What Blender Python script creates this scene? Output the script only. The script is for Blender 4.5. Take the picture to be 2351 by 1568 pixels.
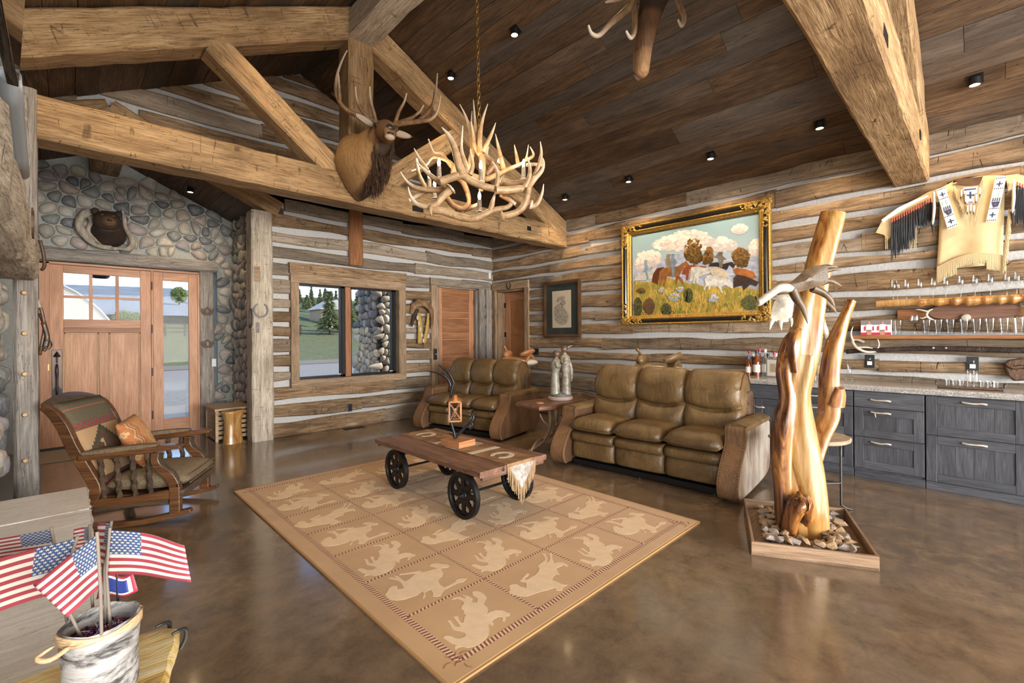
import bpy, bmesh, math, random
from mathutils import Vector, Matrix, noise
for _o in list(bpy.data.objects): bpy.data.objects.remove(_o)
SC = bpy.context.scene
COL = SC.collection
PI = math.pi
rnd = random.Random(7)

# ------------------------------------------------------------------ camera
def setup_camera():
    F, CY, YAW, ROLL, H = 1049.2, 771.5, .772, -.007, 1.42
    f = Vector((math.sin(YAW), math.cos(YAW), 0)); r = Vector((math.cos(YAW), -math.sin(YAW), 0)); u = Vector((0, 0, 1))
    r2 = r*math.cos(ROLL)+u*math.sin(ROLL); u2 = u*math.cos(ROLL)-r*math.sin(ROLL)
    c = bpy.data.cameras.new('camera'); o = bpy.data.objects.new('camera', c); COL.objects.link(o)
    c.sensor_width = 36; c.lens = F/2351*36; c.shift_y = (CY-784)/2351
    c.clip_start = .05; c.clip_end = 2000
    o.matrix_world = Matrix(((r2.x, u2.x, -f.x, 0), (r2.y, u2.y, -f.y, 0), (r2.z, u2.z, -f.z, H), (0, 0, 0, 1)))
    SC.camera = o
setup_camera()

# ------------------------------------------------------------------ world, sun, daylight through the windows behind the viewer
W = bpy.data.worlds.new('sky'); SC.world = W; W.use_nodes = True
_n = W.node_tree; _bg = _n.nodes['Background']
_sky = _n.nodes.new('ShaderNodeTexSky'); _sky.sky_type = 'NISHITA'; _sky.sun_disc = False
_sky.sun_elevation = math.radians(42); _sky.sun_rotation = math.radians(200); _sky.altitude = 1900; _sky.dust_density = .6
_n.links.new(_sky.outputs[0], _bg.inputs[0]); _bg.inputs[1].default_value = .26

def add_sun():
    l = bpy.data.lights.new('sun', 'SUN'); l.energy = 4.5; l.angle = .01; l.color = (1, .95, .86)
    o = bpy.data.objects.new('sun', l); COL.objects.link(o)
    o.rotation_euler = Vector((-.8, .28, -.55)).to_track_quat('-Z', 'Y').to_euler()
add_sun()
def area(name, loc, aim, sx, sy, e, col):
    l = bpy.data.lights.new(name, 'AREA'); l.shape = 'RECTANGLE'; l.size = sx; l.size_y = sy; l.energy = e; l.color = col
    o = bpy.data.objects.new(name, l); COL.objects.link(o); o.location = loc
    o.rotation_euler = (Vector(aim)-Vector(loc)).to_track_quat('-Z', 'Z').to_euler()
    return o
# daylight entering through the glazed rear wall and the side windows behind the camera
area('rear_window_daylight', (1.9, -6.35, 1.75), (2.2, 4, 1.3), 6.0, 2.7, 1050, (1, .97, .93))
area('side_window_daylight', (-1.2, -1.6, 1.7), (4, .5, 1.2), 2.6, 2.4, 55, (1, .97, .94))
SC.view_settings.view_transform = 'Standard'; SC.view_settings.look = 'None'
SC.view_settings.exposure = .66; SC.view_settings.gamma = 1; SC.view_settings.use_curve_mapping = False

# ------------------------------------------------------------------ mesh builder
def spline(pts, k):
    """Catmull-Rom through points (any dimension), k samples per span"""
    P = [tuple(p) for p in pts]; n = len(P)
    if n < 3 or k < 2: return P
    out = []
    for i in range(n-1):
        a, b, c, d = P[max(i-1, 0)], P[i], P[i+1], P[min(i+2, n-1)]
        for j in range(k):
            t = j/k
            out.append(tuple(.5*((2*b[q])+(-a[q]+c[q])*t+(2*a[q]-5*b[q]+4*c[q]-d[q])*t*t+(-a[q]+3*b[q]-3*c[q]+d[q])*t**3) for q in range(len(b))))
    out.append(P[-1]); return out

class MB:
    def __init__(s): s.v = []; s.f = []; s.M = None; s.w = None; s.attr = 'tip'
    def add(s, vs, fs):
        b = len(s.v)
        s.v += [tuple(s.M @ Vector(p)) for p in vs] if s.M else [tuple(p) for p in vs]
        s.f += [tuple(b+i for i in q) for q in fs]
        if s.w is not None: s.w += [getattr(s, 'cw', 0.)]*(len(s.v)-len(s.w))
        return s
    def box(s, x0, x1, y0, y1, z0, z1):
        return s.add([(x0, y0, z0), (x1, y0, z0), (x1, y1, z0), (x0, y1, z0), (x0, y0, z1), (x1, y0, z1), (x1, y1, z1), (x0, y1, z1)],
                     [(3, 2, 1, 0), (4, 5, 6, 7), (0, 1, 5, 4), (1, 2, 6, 5), (2, 3, 7, 6), (3, 0, 4, 7)])
    def grid(s, P, cu=False, cv=False, flip=False):
        nu, nv = len(P), len(P[0]); vs = [p for r in P for p in r]; fs = []
        for i in range(nu if cu else nu-1):
            for j in range(nv if cv else nv-1):
                q = (i*nv+j, ((i+1) % nu)*nv+j, ((i+1) % nu)*nv+(j+1) % nv, i*nv+(j+1) % nv)
                fs.append(q[::-1] if flip else q)
        return s.add(vs, fs)
    def tube(s, pts, r, n=8, k=4, caps=True, flat=1.0, up=None, wt=None):
        """round tube along pts; r one radius or one per point; flat squashes it along the second axis"""
        rr = list(r) if isinstance(r, (list, tuple)) else [r]*len(pts)
        Q = spline([tuple(p)+(q,) for p, q in zip(pts, rr)], k)
        C = [Vector(q[:3]) for q in Q]; R = [max(q[3], 1e-4) for q in Q]
        rings = []; U = None
        for i, c in enumerate(C):
            t = (C[min(i+1, len(C)-1)]-C[max(i-1, 0)])
            t = t.normalized() if t.length > 1e-9 else Vector((0, 0, 1))
            if U is None:
                ref = Vector(up) if up else (Vector((0, 0, 1)) if abs(t.z) < .9 else Vector((1, 0, 0)))
                U = (ref-t*ref.dot(t)).normalized()
            else:
                U = (U-t*U.dot(t)); U = U.normalized() if U.length > 1e-6 else t.orthogonal().normalized()
            V = t.cross(U)
            rings.append([c+U*(math.cos(2*PI*j/n)*R[i])+V*(math.sin(2*PI*j/n)*R[i]*flat) for j in range(n)])
        s.grid(rings, cv=True)
        if wt:
            m = len(rings); b0 = len(s.w)-m*n
            for i in range(m):
                for j in range(n): s.w[b0+i*n+j] = wt[0]+(wt[1]-wt[0])*i/(m-1)
            s.cw = wt[0]
        if caps:
            b = len(rings)-1
            s.add(rings[0], [tuple(range(n))[::-1]])
            if wt: s.cw = wt[1]
            s.add(rings[b], [tuple(range(n))])
        return s
    def lathe(s, prof, n=16, c=(0, 0, 0), k=1):
        pr = spline(prof, k)
        return s.grid([[(c[0]+r*math.cos(2*PI*j/n), c[1]+r*math.sin(2*PI*j/n), c[2]+z) for j in range(n)] for r, z in pr], cv=True, flip=True)
    def prism(s, poly, d0, d1, ax='z'):
        n = len(poly)
        def p(a, b, d): return {'z': (a, b, d), 'y': (a, d, b), 'x': (d, a, b)}[ax]
        vs = [p(a, b, d0) for a, b in poly]+[p(a, b, d1) for a, b in poly]
        fs = [tuple(range(n))[::-1], tuple(range(n, 2*n))]+[(i, (i+1) % n, n+(i+1) % n, n+i) for i in range(n)]
        return s.add(vs, fs)
    def ell(s, c, r, nu=12, nv=8, nz=0, seed=0):
        rows = []
        for i in range(nv+1):
            a = -PI/2+PI*i/nv; row = []
            for j in range(nu):
                b = 2*PI*j/nu; d = Vector((math.cos(a)*math.cos(b), math.cos(a)*math.sin(b), math.sin(a)))
                m = 1+(nz*noise.noise(d*1.7+Vector((seed*7.3, seed*3.1, 0))) if nz else 0)
                row.append((c[0]+d.x*r[0]*m, c[1]+d.y*r[1]*m, c[2]+d.z*r[2]*m))
            rows.append(row)
        return s.grid(rows, cv=True, flip=True)
    def build(s, name, mat, parent=None, smooth=None, bevel=0, seg=2, sub=0, M=None, kind=None, solid=0):
        me = bpy.data.meshes.new(name); me.from_pydata(s.v, [], s.f)
        bm = bmesh.new(); bm.from_mesh(me); s.w is None and bmesh.ops.remove_doubles(bm, verts=bm.verts, dist=1e-5)
        bmesh.ops.recalc_face_normals(bm, faces=bm.faces); bm.to_mesh(me); bm.free()
        me.update()
        if s.w is not None:
            a = me.attributes.new(s.attr, 'FLOAT', 'POINT'); a.data.foreach_set('value', s.w)
        o = bpy.data.objects.new(name, me); COL.objects.link(o)
        if mat: me.materials.append(MAT(mat))
        if smooth is not None or sub:
            me.shade_smooth()
            if smooth and smooth < 180: me.set_sharp_from_angle(angle=math.radians(smooth))
        if solid:
            m = o.modifiers.new('thick', 'SOLIDIFY'); m.thickness = solid; m.offset = -1
        if bevel:
            m = o.modifiers.new('bev', 'BEVEL'); m.width = bevel; m.segments = seg; m.limit_method = 'ANGLE'; m.angle_limit = .6
        if sub:
            m = o.modifiers.new('sub', 'SUBSURF'); m.levels = m.render_levels = sub
        if M is not None: o.matrix_world = M
        if parent: o.parent = parent; o.matrix_basis = M if M is not None else Matrix()
        if kind: o['kind'] = kind
        return o

def B(x0, x1, y0, y1, z0, z1): return MB().box(x0, x1, y0, y1, z0, z1)
def TR(x=0, y=0, z=0, rz=0, rx=0, ry=0, s=1):
    return Matrix.Translation((x, y, z)) @ Matrix.Rotation(rz, 4, 'Z') @ Matrix.Rotation(ry, 4, 'Y') @ Matrix.Rotation(rx, 4, 'X') @ Matrix.Scale(s, 4)
def tag(o, label, cat, group=None):
    o['label'] = label; o['category'] = cat
    if group: o['group'] = group
    return o
def thing(name, label, cat, M=None, group=None):
    o = bpy.data.objects.new(name, None); COL.objects.link(o); o.empty_display_size = .05
    if M is not None: o.matrix_world = M
    return tag(o, label, cat, group)
def struct(name, o=None, label=None):
    if o is None: o = bpy.data.objects.new(name, None); COL.objects.link(o)
    o.name = name; o['kind'] = 'structure'
    if label: o['label'] = label
    return o
def dup(o, M=None, label=None, parent=None):
    c = o.copy(); COL.objects.link(c)
    if parent is not None: c.parent = parent
    if M is not None: c.matrix_basis = M
    if label: c['label'] = label
    for ch in list(o.children): dup(ch, None, None, c)
    return c
def frame(p0, p1, up=(0, 0, 1)):
    """matrix with X along p0->p1, origin p0"""
    a = Vector(p0); x = (Vector(p1)-a); L = x.length; x.normalize(); z = Vector(up); z = (z-x*z.dot(x)).normalized(); y = z.cross(x)
    return Matrix(((x.x, y.x, z.x, a.x), (x.y, y.y, z.y, a.y), (x.z, y.z, z.z, a.z), (0, 0, 0, 1))), L
# ------------------------------------------------------------------ materials (procedural)
MATS = {}; DEFS = {}
def MAT(n):
    if n not in MATS: MATS[n] = DEFS[n](n)
    return MATS[n]
class N:
    def __init__(s, name):
        s.m = bpy.data.materials.new(name); s.m.use_nodes = True; s.t = s.m.node_tree; s.b = s.t.nodes['Principled BSDF']; s._c = None; s._o = None
    def n(s, ty, **kw):
        x = s.t.nodes.new('ShaderNode'+ty)
        for k, v in kw.items():
            k2 = k.replace('_', ' ')
            if isinstance(k, str) and k[0] == 'i' and k[1:].isdigit(): tgt = x.inputs[int(k[1:])]
            elif hasattr(x, k): setattr(x, k, v); continue
            else: tgt = x.inputs[k2] if k2 in x.inputs else x.inputs[k2.title()]
            s.set(tgt, v)
        return x
    def set(s, tgt, v):
        if hasattr(v, 'is_output'): s.t.links.new(v, tgt)
        elif isinstance(v, bpy.types.Node): s.t.links.new(v.outputs[0], tgt)
        else:
            if isinstance(v, tuple) and len(v) == 3 and tgt.type == 'RGBA': v = v+(1,)
            tgt.default_value = v
    def coord(s, which='Object'): return s.n('TexCoord').outputs[which]
    def info(s): return s.n('ObjectInfo').outputs['Random']
    def math(s, op, a, b=0.): return s.n('Math', operation=op, i0=a, i1=b).outputs[0]
    def mapc(s, scale, rand=True, which='Object', rot=(0, 0, 0)):
        v = s.coord(which)
        if rand:
            r = s.info(); cx = s.n('CombineXYZ', i0=s.math('MULTIPLY', r, 37.), i1=s.math('MULTIPLY', r, 91.), i2=s.math('MULTIPLY', r, 53.)).outputs[0]
            v = s.n('VectorMath', operation='ADD', i0=v, i1=cx).outputs[0]
        return s.n('Mapping', vector_type='POINT', Vector=v, Scale=scale, Rotation=rot).outputs[0]
    def noise(s, v, scale=5., detail=4., rough=.55, dist=0.): return s.n('TexNoise', Vector=v, Scale=scale, Detail=detail, Roughness=rough, Distortion=dist).outputs['Fac']
    def ramp(s, f, *st, interp='LINEAR'):
        x = s.n('ValToRGB'); s.set(x.inputs[0], f); e = x.color_ramp.elements; x.color_ramp.interpolation = interp
        while len(e) < len(st): e.new(.5)
        for q, (p, c) in zip(e, st): q.position = p; q.color = tuple(c)+(1,) if not isinstance(c, (int, float)) else (c, c, c, 1)
        return x.outputs[0]
    def mix(s, f, a, b, mode='MIX'):
        x = s.n('Mix', data_type='RGBA', blend_type=mode); s.set(x.inputs[0], f); s.set(x.inputs[6], a); s.set(x.inputs[7], b); return x.outputs[2]
    def bump(s, h, st=.3, d=.02):
        x = s.n('Bump', Strength=st, Distance=d, Height=h); s.t.links.new(x.outputs[0], s.b.inputs['Normal'])
    def done(s, col, rough=.6, metal=0., **kw):
        s.set(s.b.inputs['Base Color'], col); s.set(s.b.inputs['Roughness'], rough); s.b.inputs['Metallic'].default_value = metal
        for k, v in kw.items(): s.set(s.b.inputs[k.replace('_', ' ')], v)
        return s.m
def D(name):
    def w(fn): DEFS[name] = fn; return fn
    return w
def plain(name, col, rough=.6, metal=0., **kw): DEFS[name] = lambda n: N(n).done(col, rough, metal, **kw)
def mottled(name, c1, c2, scale=6., rough=.6, metal=0., bump=0., detail=5., st=(1, 1, 1), rand=True, **kw):
    def f(n):
        m = N(n); v = m.mapc(st, rand); h = m.noise(v, scale, detail, .6)
        if bump: m.bump(h, bump)
        return m.done(m.ramp(h, (.3, c1), (.7, c2)), rough, metal, **kw)
    DEFS[name] = f
def wood(name, cs, dark, rough=.75, grain=1., var=.25, bump=.35, tint=None, cracks=True, spec=.3, nicks=0.):
    """grain along local X; each board gets its own shift of tone"""
    def f(n):
        m = N(n); v = m.mapc((1.2*grain, 9*grain, 9*grain)); r = m.info()
        a = m.noise(v, 1.1, 6, .65, 1.2)
        k = len(cs); col = m.ramp(a, *[(.25+.5*i/(k-1), c) for i, c in enumerate(cs)])
        fine = m.noise(m.mapc((2.5*grain, 70*grain, 70*grain)), 1.5, 5, .7)
        col = m.mix(m.ramp(fine, (.35, .75), (.55, 0.)), col, dark)
        blot = m.noise(m.mapc((1.5, 4, 4)), .9, 3, .6)
        col = m.mix(m.ramp(blot, (.48, 0.), (.72, .55)), col, dark)
        if tint: col = m.mix(m.ramp(m.math('FRACT', m.math('MULTIPLY', r, 7.3)), (.35, 0.), (.8, .8)), col, m.ramp(a, (.3, tint[0]), (.7, tint[1])))
        val = m.math('ADD', m.math('MULTIPLY', m.math('FRACT', m.math('MULTIPLY', r, 13.7)), 2*var), 1-var)
        hs = m.n('HueSaturation', Value=val, Color=col).outputs[0]
        if cracks:
            w = m.noise(m.mapc((.9, 16, 16)), 1.4, 4, .6, .6)
            ck = m.ramp(w, (.488, 0.), (.5, 1.), (.512, 0.)); hs = m.mix(m.math('MULTIPLY', ck, .7), hs, tuple(c*.3 for c in dark))
        hgt = m.math('ADD', m.math('MULTIPLY', fine, .5), a)
        if nicks:      # adze nicks and shallow facets left by hewing
            w2 = m.noise(m.mapc((9, 1.5, 1.5)), 1., 0., .5, 0.); nk = m.math('MULTIPLY', m.ramp(w2, (.475, 0.), (.497, 1.), (.503, 0.)), m.ramp(m.noise(m.mapc((4, 11, 11)), 1.2, 1), (.52, 0.), (.6, 1.))); hs = m.mix(m.math('MULTIPLY', nk, nicks), hs, tuple(c*.35 for c in dark))
            hgt = m.math('SUBTRACT', m.math('ADD', hgt, m.math('MULTIPLY', m.noise(m.mapc((5, 2, 2)), 1., 2), 1.2)), m.math('MULTIPLY', nk, .8))
        m.bump(hgt, bump, .02)
        return m.done(hs, rough, Specular_IOR_Level=spec)
    DEFS[name] = f
wood('log', [(.12, .07, .034), (.32, .205, .112), (.50, .36, .225)], (.055, .034, .019), .8, var=.28, tint=((.15, .12, .092), (.40, .34, .27)), bump=.7, nicks=.55)
wood('timber', [(.22, .125, .054), (.43, .27, .13), (.55, .385, .21)], (.1, .054, .025), .78, var=.12, bump=.55, nicks=.7)
wood('timber_grey', [(.34, .28, .21), (.55, .47, .37), (.68, .6, .5)], (.17, .13, .095), .8, var=.1, bump=.55, nicks=.6)
wood('old_grey', [(.19, .16, .14), (.36, .32, .28), (.46, .42, .37)], (.1, .085, .075), .8, var=.12, bump=.5)
wood('ceil_plank', [(.065, .038, .021), (.13, .076, .04), (.22, .135, .07)], (.024, .015, .01), .62, var=.22, tint=((.05, .042, .035), (.12, .10, .085)), bump=.35)
wood('casing', [(.24, .15, .085), (.42, .29, .18), (.5, .37, .25)], (.12, .075, .045), .75, var=.12, bump=.3)
wood('fir', [(.42, .19, .095), (.58, .29, .155), (.66, .37, .21)], (.33, .14, .065), .42, grain=.8, var=.1, bump=.06, cracks=False)
wood('fir_dark', [(.26, .11, .05), (.38, .175, .085), (.45, .22, .11)], (.18, .07, .03), .45, grain=.8, var=.12, bump=.06, cracks=False)
wood('plaque_wood', [(.22, .085, .028), (.32, .135, .05), (.38, .17, .07)], (.14, .05, .018), .5, var=.05, bump=.1, cracks=False)
wood('chair_wood', [(.055, .022, .008), (.13, .055, .02), (.22, .1, .038)], (.03, .012, .006), .32, var=.1, bump=.15, cracks=False, spec=.5)
wood('carved', [(.045, .024, .012), (.1, .06, .03), (.2, .13, .08)], (.02, .012, .008), .4, grain=2., var=.1, bump=.8, spec=.5)
wood('table_top', [(.115, .055, .032), (.2, .105, .065), (.29, .17, .115)], (.07, .032, .02), .5, var=.12, bump=.3)
wood('oak_grey', [(.042, .043, .049), (.075, .077, .086), (.11, .112, .124)], (.028, .028, .032), .55, grain=1.5, var=.14, bump=.12, cracks=False)
wood('pale_wood', [(.45, .29, .15), (.58, .4, .23), (.68, .5, .32)], (.33, .2, .1), .55, var=.08, bump=.1, cracks=False)
wood('crate_wood', [(.44, .29, .16), (.56, .4, .24), (.64, .49, .32)], (.3, .19, .1), .6, var=.12, bump=.15, cracks=False)
wood('lantern_wood', [(.36, .15, .06), (.5, .23, .1), (.55, .28, .13)], (.26, .1, .04), .5, var=.06, bump=.1, cracks=False)
wood('live_edge', [(.1, .042, .022), (.2, .095, .05), (.32, .18, .1)], (.06, .024, .012), .3, grain=1.5, var=.05, bump=.2, spec=.5)
wood('dark_log', [(.02, .013, .01), (.045, .028, .02), (.12, .085, .06)], (.01, .007, .006), .6, var=.1, bump=.8)
wood('walnut', [(.11, .052, .032), (.18, .09, .058), (.24, .125, .08)], (.075, .034, .022), .5, grain=.7, var=.05, bump=.08, cracks=False)
wood('tray_wood', [(.2, .12, .065), (.3, .19, .11), (.38, .26, .16)], (.14, .08, .045), .5, var=.1, bump=.15, cracks=False)
mottled('chink', (.44, .43, .42), (.54, .53, .52), 40, .9, bump=.3, rand=False)
mottled('mortar', (.29, .30, .28), (.39, .40, .375), 30, .95, bump=.5, rand=False)
@D('river_stone')
def _(n):
    m = N(n); r = m.info()
    base = m.ramp(r, (0, (.14, .145, .15)), (.12, (.33, .29, .25)), (.25, (.47, .42, .35)), (.38, (.2, .215, .2)), (.5, (.36, .29, .26)), (.62, (.5, .46, .40)), (.72, (.26, .24, .25)), (.84, (.38, .35, .29)), (.94, (.1, .11, .125)), (1, (.3, .2, .16)), interp='CONSTANT')
    h = m.noise(m.mapc((1, 1, 1)), 9, 6, .65, .5)
    c = m.mix(m.ramp(h, (.3, .5), (.65, 0.)), base, (.11, .11, .11)); c = m.mix(m.ramp(m.noise(m.mapc((1, 1, 3)), 30, 3, .7), (.5, 0.), (.75, .35)), c, (.6, .57, .52))
    m.bump(h, .12); return m.done(c, .55)
@D('river_stone_mass')
def _(n):
    m = N(n); r = m.n('NewGeometry').outputs['Random Per Island']
    base = m.ramp(r, (0, (.14, .145, .15)), (.12, (.33, .29, .25)), (.25, (.47, .42, .35)), (.38, (.2, .215, .2)), (.5, (.36, .29, .26)), (.62, (.5, .46, .40)), (.72, (.26, .24, .25)), (.84, (.38, .35, .29)), (.94, (.1, .11, .125)), interp='CONSTANT')
    h = m.noise(m.coord(), 12, 6, .65, .5); m.bump(h, .15)
    return m.done(m.mix(m.ramp(h, (.3, .5), (.65, 0.)), base, (.11, .11, .11)), .6)
@D('concrete')
def _(n):
    m = N(n); v = m.coord()
    a = m.noise(v, .9, 7, .62, .6); b = m.noise(v, 7, 8, .7, .3); g = m.noise(v, 55, 3, .7)
    c = m.ramp(a, (.3, (.105, .069, .042)), (.5, (.185, .125, .075)), (.7, (.285, .188, .105)))
    c = m.mix(m.ramp(b, (.38, .75), (.62, 0.)), c, (.09, .062, .04)); c = m.mix(m.ramp(g, (.5, 0.), (.75, .25)), c, (.2, .16, .11))
    # hairline crack and pale scuffs in the slab
    sx = m.n('SeparateXYZ'); m.set(sx.inputs[0], v)
    w = m.n('VectorMath', operation='ADD', i0=v, i1=m.n('CombineXYZ', i0=m.math('MULTIPLY', m.noise(v, 2.2, 5, .6), .7)).outputs[0]).outputs[0]
    s2 = m.n('SeparateXYZ'); m.set(s2.inputs[0], w)
    line = m.math('ABSOLUTE', m.math('SUBTRACT', m.math('ADD', s2.outputs[0], m.math('MULTIPLY', s2.outputs[1], .75)), 2.15))
    c = m.mix(m.math('MULTIPLY', m.ramp(line, (0., 1.), (.012, 0.)), .55), c, (.32, .28, .24))
    sc = m.noise(m.mapc((3.5, .6, 1), False, rot=(0, 0, .9)), 5, 4, .75, 1.); sd = m.noise(v, .8, 2)
    c = m.mix(m.math('MULTIPLY', m.ramp(sc, (.62, 0.), (.72, .5)), m.ramp(sd, (.5, 0.), (.62, 1.))), c, (.2, .165, .13))
    m.bump(m.math('ADD', b, g), .03, .01)
    return m.done(c, m.ramp(b, (.3, .12), (.7, .26)), Specular_IOR_Level=.6, Coat_Weight=.55, Coat_Roughness=.1)
def leather(name, c1, c2, c3):
    def f(n):
        m = N(n); v = m.mapc((1, 1, 1)); a = m.noise(v, 3.2, 6, .65, .8); g = m.n('TexVoronoi', Vector=v, Scale=150.).outputs['Distance']; cr = m.noise(v, 9, 7, .75, 1.5)
        c = m.ramp(a, (.3, c1), (.5, c2), (.72, c3)); c = m.mix(m.ramp(cr, (.55, 0.), (.75, .3)), c, tuple(min(1, x*2.0) for x in c3))
        fold = m.noise(m.mapc((2, 7, 3)), 2.4, 3, .55, 1.2); m.bump(m.math('ADD', m.math('ADD', m.math('MULTIPLY', g, .12), m.math('MULTIPLY', cr, .5)), m.math('MULTIPLY', fold, 1.6)), .3, .016); return m.done(c, m.ramp(cr, (.3, .3), (.7, .46)), Specular_IOR_Level=.55)
    DEFS[name] = f
leather('leather', (.075, .042, .015), (.14, .083, .031), (.2, .122, .05))
leather('leather_tan', (.3, .12, .04), (.42, .19, .075), (.5, .25, .11))
leather('leather_dark', (.05, .025, .012), (.085, .042, .018), (.12, .06, .03))
def hide(name, c1, c2, c3, scale=2., st=(1, 1, .35), rough=.7, thr=(.42, .6)):
    def f(n):
        m = N(n); v = m.mapc(st); a = m.noise(v, scale, 4, .6, .4); h = m.noise(m.mapc((60, 60, 6)), 1.5, 3, .7)
        c = m.mix(m.ramp(a, (thr[0], 0.), (thr[1], 1.)), c1, c2); c = m.mix(m.ramp(h, (.3, .45), (.6, 0.)), c, c3)
        m.bump(h, .5, .01); return m.done(c, rough, Sheen_Weight=.0)
    DEFS[name] = f
hide('hide_white', (.13, .075, .038), (.37, .325, .27), (.15, .1, .065), 5., st=(1, 1, .3), thr=(.34, .6))
hide('hide_brown', (.1, .045, .016), (.19, .1, .045), (.05, .022, .01), 2.5)
hide('hide_roan', (.2, .095, .035), (.12, .055, .022), (.3, .19, .1), 4.)
hide('elk_tan', (.30, .16, .055), (.40, .235, .095), (.16, .08, .03), 2.)
hide('elk_dark', (.055, .026, .013), (.1, .05, .022), (.02, .011, .007), 2.)
hide('bear_fur', (.028, .014, .009), (.055, .028, .016), (.01, .006, .005), 5.)
plain('elk_white', (.4, .32, .24), .8); plain('nose_black', (.02, .017, .016), .35); plain('eye_glass', (.02, .011, .006), .08)
plain('muzzle_tan', (.17, .095, .048), .8)
@D('elk_fur')
def _(n):   # dark mane towards the throat, tawny shoulders
    m = N(n); v = m.coord(); sx = m.n('SeparateXYZ'); m.set(sx.inputs[0], v)
    h = m.noise(m.mapc((14, 40, 8), False), 1.6, 4, .7); a = m.noise(v, 3., 4)
    t = m.math('ADD', m.n('Attribute', attribute_name='dark').outputs['Fac'], m.math('MULTIPLY', m.math('SUBTRACT', a, .5), .5))
    c = m.ramp(t, (.22, (.34, .19, .07)), (.45, (.17, .08, .03)), (.68, (.035, .017, .009)))
    c = m.mix(m.ramp(h, (.3, .5), (.6, 0.)), c, (.03, .015, .008)); m.bump(h, .8, .012); return m.done(c, .75, Sheen_Weight=.0)
def bone(name, c1, c2, tip):
    def f(n):
        m = N(n); t = m.n('Attribute', attribute_name='tip').outputs['Fac']; a = m.noise(m.mapc((1, 1, 1)), 16, 5, .65); b = m.noise(m.mapc((1, 1, 1)), 70, 3, .7)
        c = m.ramp(a, (.3, c1), (.65, c2)); c = m.mix(m.ramp(t, (.45, 0.), (1., 1.)), c, tip); m.bump(b, .3, .006); return m.done(c, .45)
    DEFS[name] = f
bone('antler', (.2, .105, .045), (.42, .28, .15), (.66, .57, .45)); bone('antler_dark', (.1, .05, .022), (.26, .15, .075), (.62, .5, .36))
bone('antler_pale', (.3, .25, .19), (.5, .44, .36), (.6, .55, .48)); bone('moose_palm', (.045, .025, .01), (.11, .064, .028), (.26, .19, .12))
plain('antler_cut', (.8, .77, .7), .6)
plain('iron', (.018, .018, .019), .42, .6); plain('iron_worn', (.07, .068, .065), .45, .8); plain('black_metal', (.012, .012, .013), .4, .3)
plain('bronze', (.085, .065, .055), .38, .9); plain('rusty', (.11, .075, .055), .6, .7); plain('steel', (.42, .46, .5), .35, .6); plain('nail', (.12, .08, .045), .35, .9)
plain('brass', (.45, .3, .1), .35, .9); plain('copper', (.5, .24, .1), .35, .8)
plain('white_plastic', (.75, .75, .75), .5); plain('black_plastic', (.015, .015, .016), .45); plain('white_wax', (.75, .7, .6), .6)
plain('glass', (1, 1, 1), .02, Transmission_Weight=1., IOR=1.45, Alpha=1.)
@D('pane')
def _(n):
    m = N(n); t = m.t; fr = m.n('Fresnel', IOR=1.45); tr = m.n('BsdfTransparent'); gl = m.n('BsdfGlossy', Roughness=.0)
    mx = m.n('MixShader', i0=m.math('MULTIPLY', fr.outputs[0], .12), i1=tr.outputs[0], i2=gl.outputs[0]); t.links.new(mx.outputs[0], t.nodes['Material Output'].inputs[0]); return m.m
@D('thin_glass')
def _(n):
    m = N(n); t = m.t; lw = m.n('LayerWeight', Blend=.28); tr = m.n('BsdfTransparent', Color=(.985, .99, .99)); gl = m.n('BsdfGlossy', Roughness=.03)
    mx = m.n('MixShader', i0=m.math('ADD', m.math('MULTIPLY', m.math('POWER', lw.outputs['Facing'], 2.), .5), .04), i1=tr.outputs[0], i2=gl.outputs[0]); t.links.new(mx.outputs[0], t.nodes['Material Output'].inputs[0]); return m.m
def emit(name, col, st):
    DEFS[name] = lambda n: N(n).done((0, 0, 0), .5, Emission_Color=col, Emission_Strength=st)
emit('bulb', (1, .72, .38), 30); emit('lamp_glow', (1, .7, .36), 60)
# ------------------------------------------------------------------ hewn timber and logs
def nz(x, seed, f=1.): return noise.noise(Vector((x*f, seed*3.7+.5, seed*1.3)))
def hewn(L, y0, y1, z0, z1, seed, cham=.015, jit=.008, wav=.0, step=.16, curve=None):
    """long hewn piece along local X; wav makes the upper and lower edges wander"""
    n = max(2, int(L/step)); mb = MB(); rings = []
    for i in range(n+1):
        x = L*i/n
        a = wav*nz(x, seed, 1.3)+jit*nz(x, seed+9, 6); b = wav*nz(x, seed+4, 1.1)+jit*nz(x, seed+14, 6)
        c = jit*nz(x, seed+23, 4); d = jit*nz(x, seed+31, 4); s = curve(x) if curve else 0
        Y0, Y1, Z0, Z1 = y0+c, y1+d, z0+b+s, z1+a+s; k = cham
        rings.append([(x, Y0+k, Z0), (x, Y1-k, Z0), (x, Y1, Z0+k), (x, Y1, (Z0+Z1)/2), (x, Y1, Z1-k), (x, Y1-k, Z1), (x, Y0+k, Z1), (x, Y0, Z1-k), (x, Y0+jit*nz(x, seed+40, 5), (Z0+Z1)/2), (x, Y0, Z0+k)])
    mb.grid(rings, cv=True); m = len(rings[0])
    mb.add(rings[0], [tuple(range(m))[::-1]]); mb.add(rings[-1], [tuple(range(m))])
    return mb
_sd = [0]
def beam(name, p0, p1, w, h, mat, parent, up=(0, 0, 1), cham=.02, jit=.012):
    _sd[0] += 1; M, L = frame(p0, p1, up)
    return hewn(L, -w/2, w/2, -h/2, h/2, _sd[0]*1.7, cham, jit).build(name, mat, parent, smooth=35, M=M)

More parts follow.
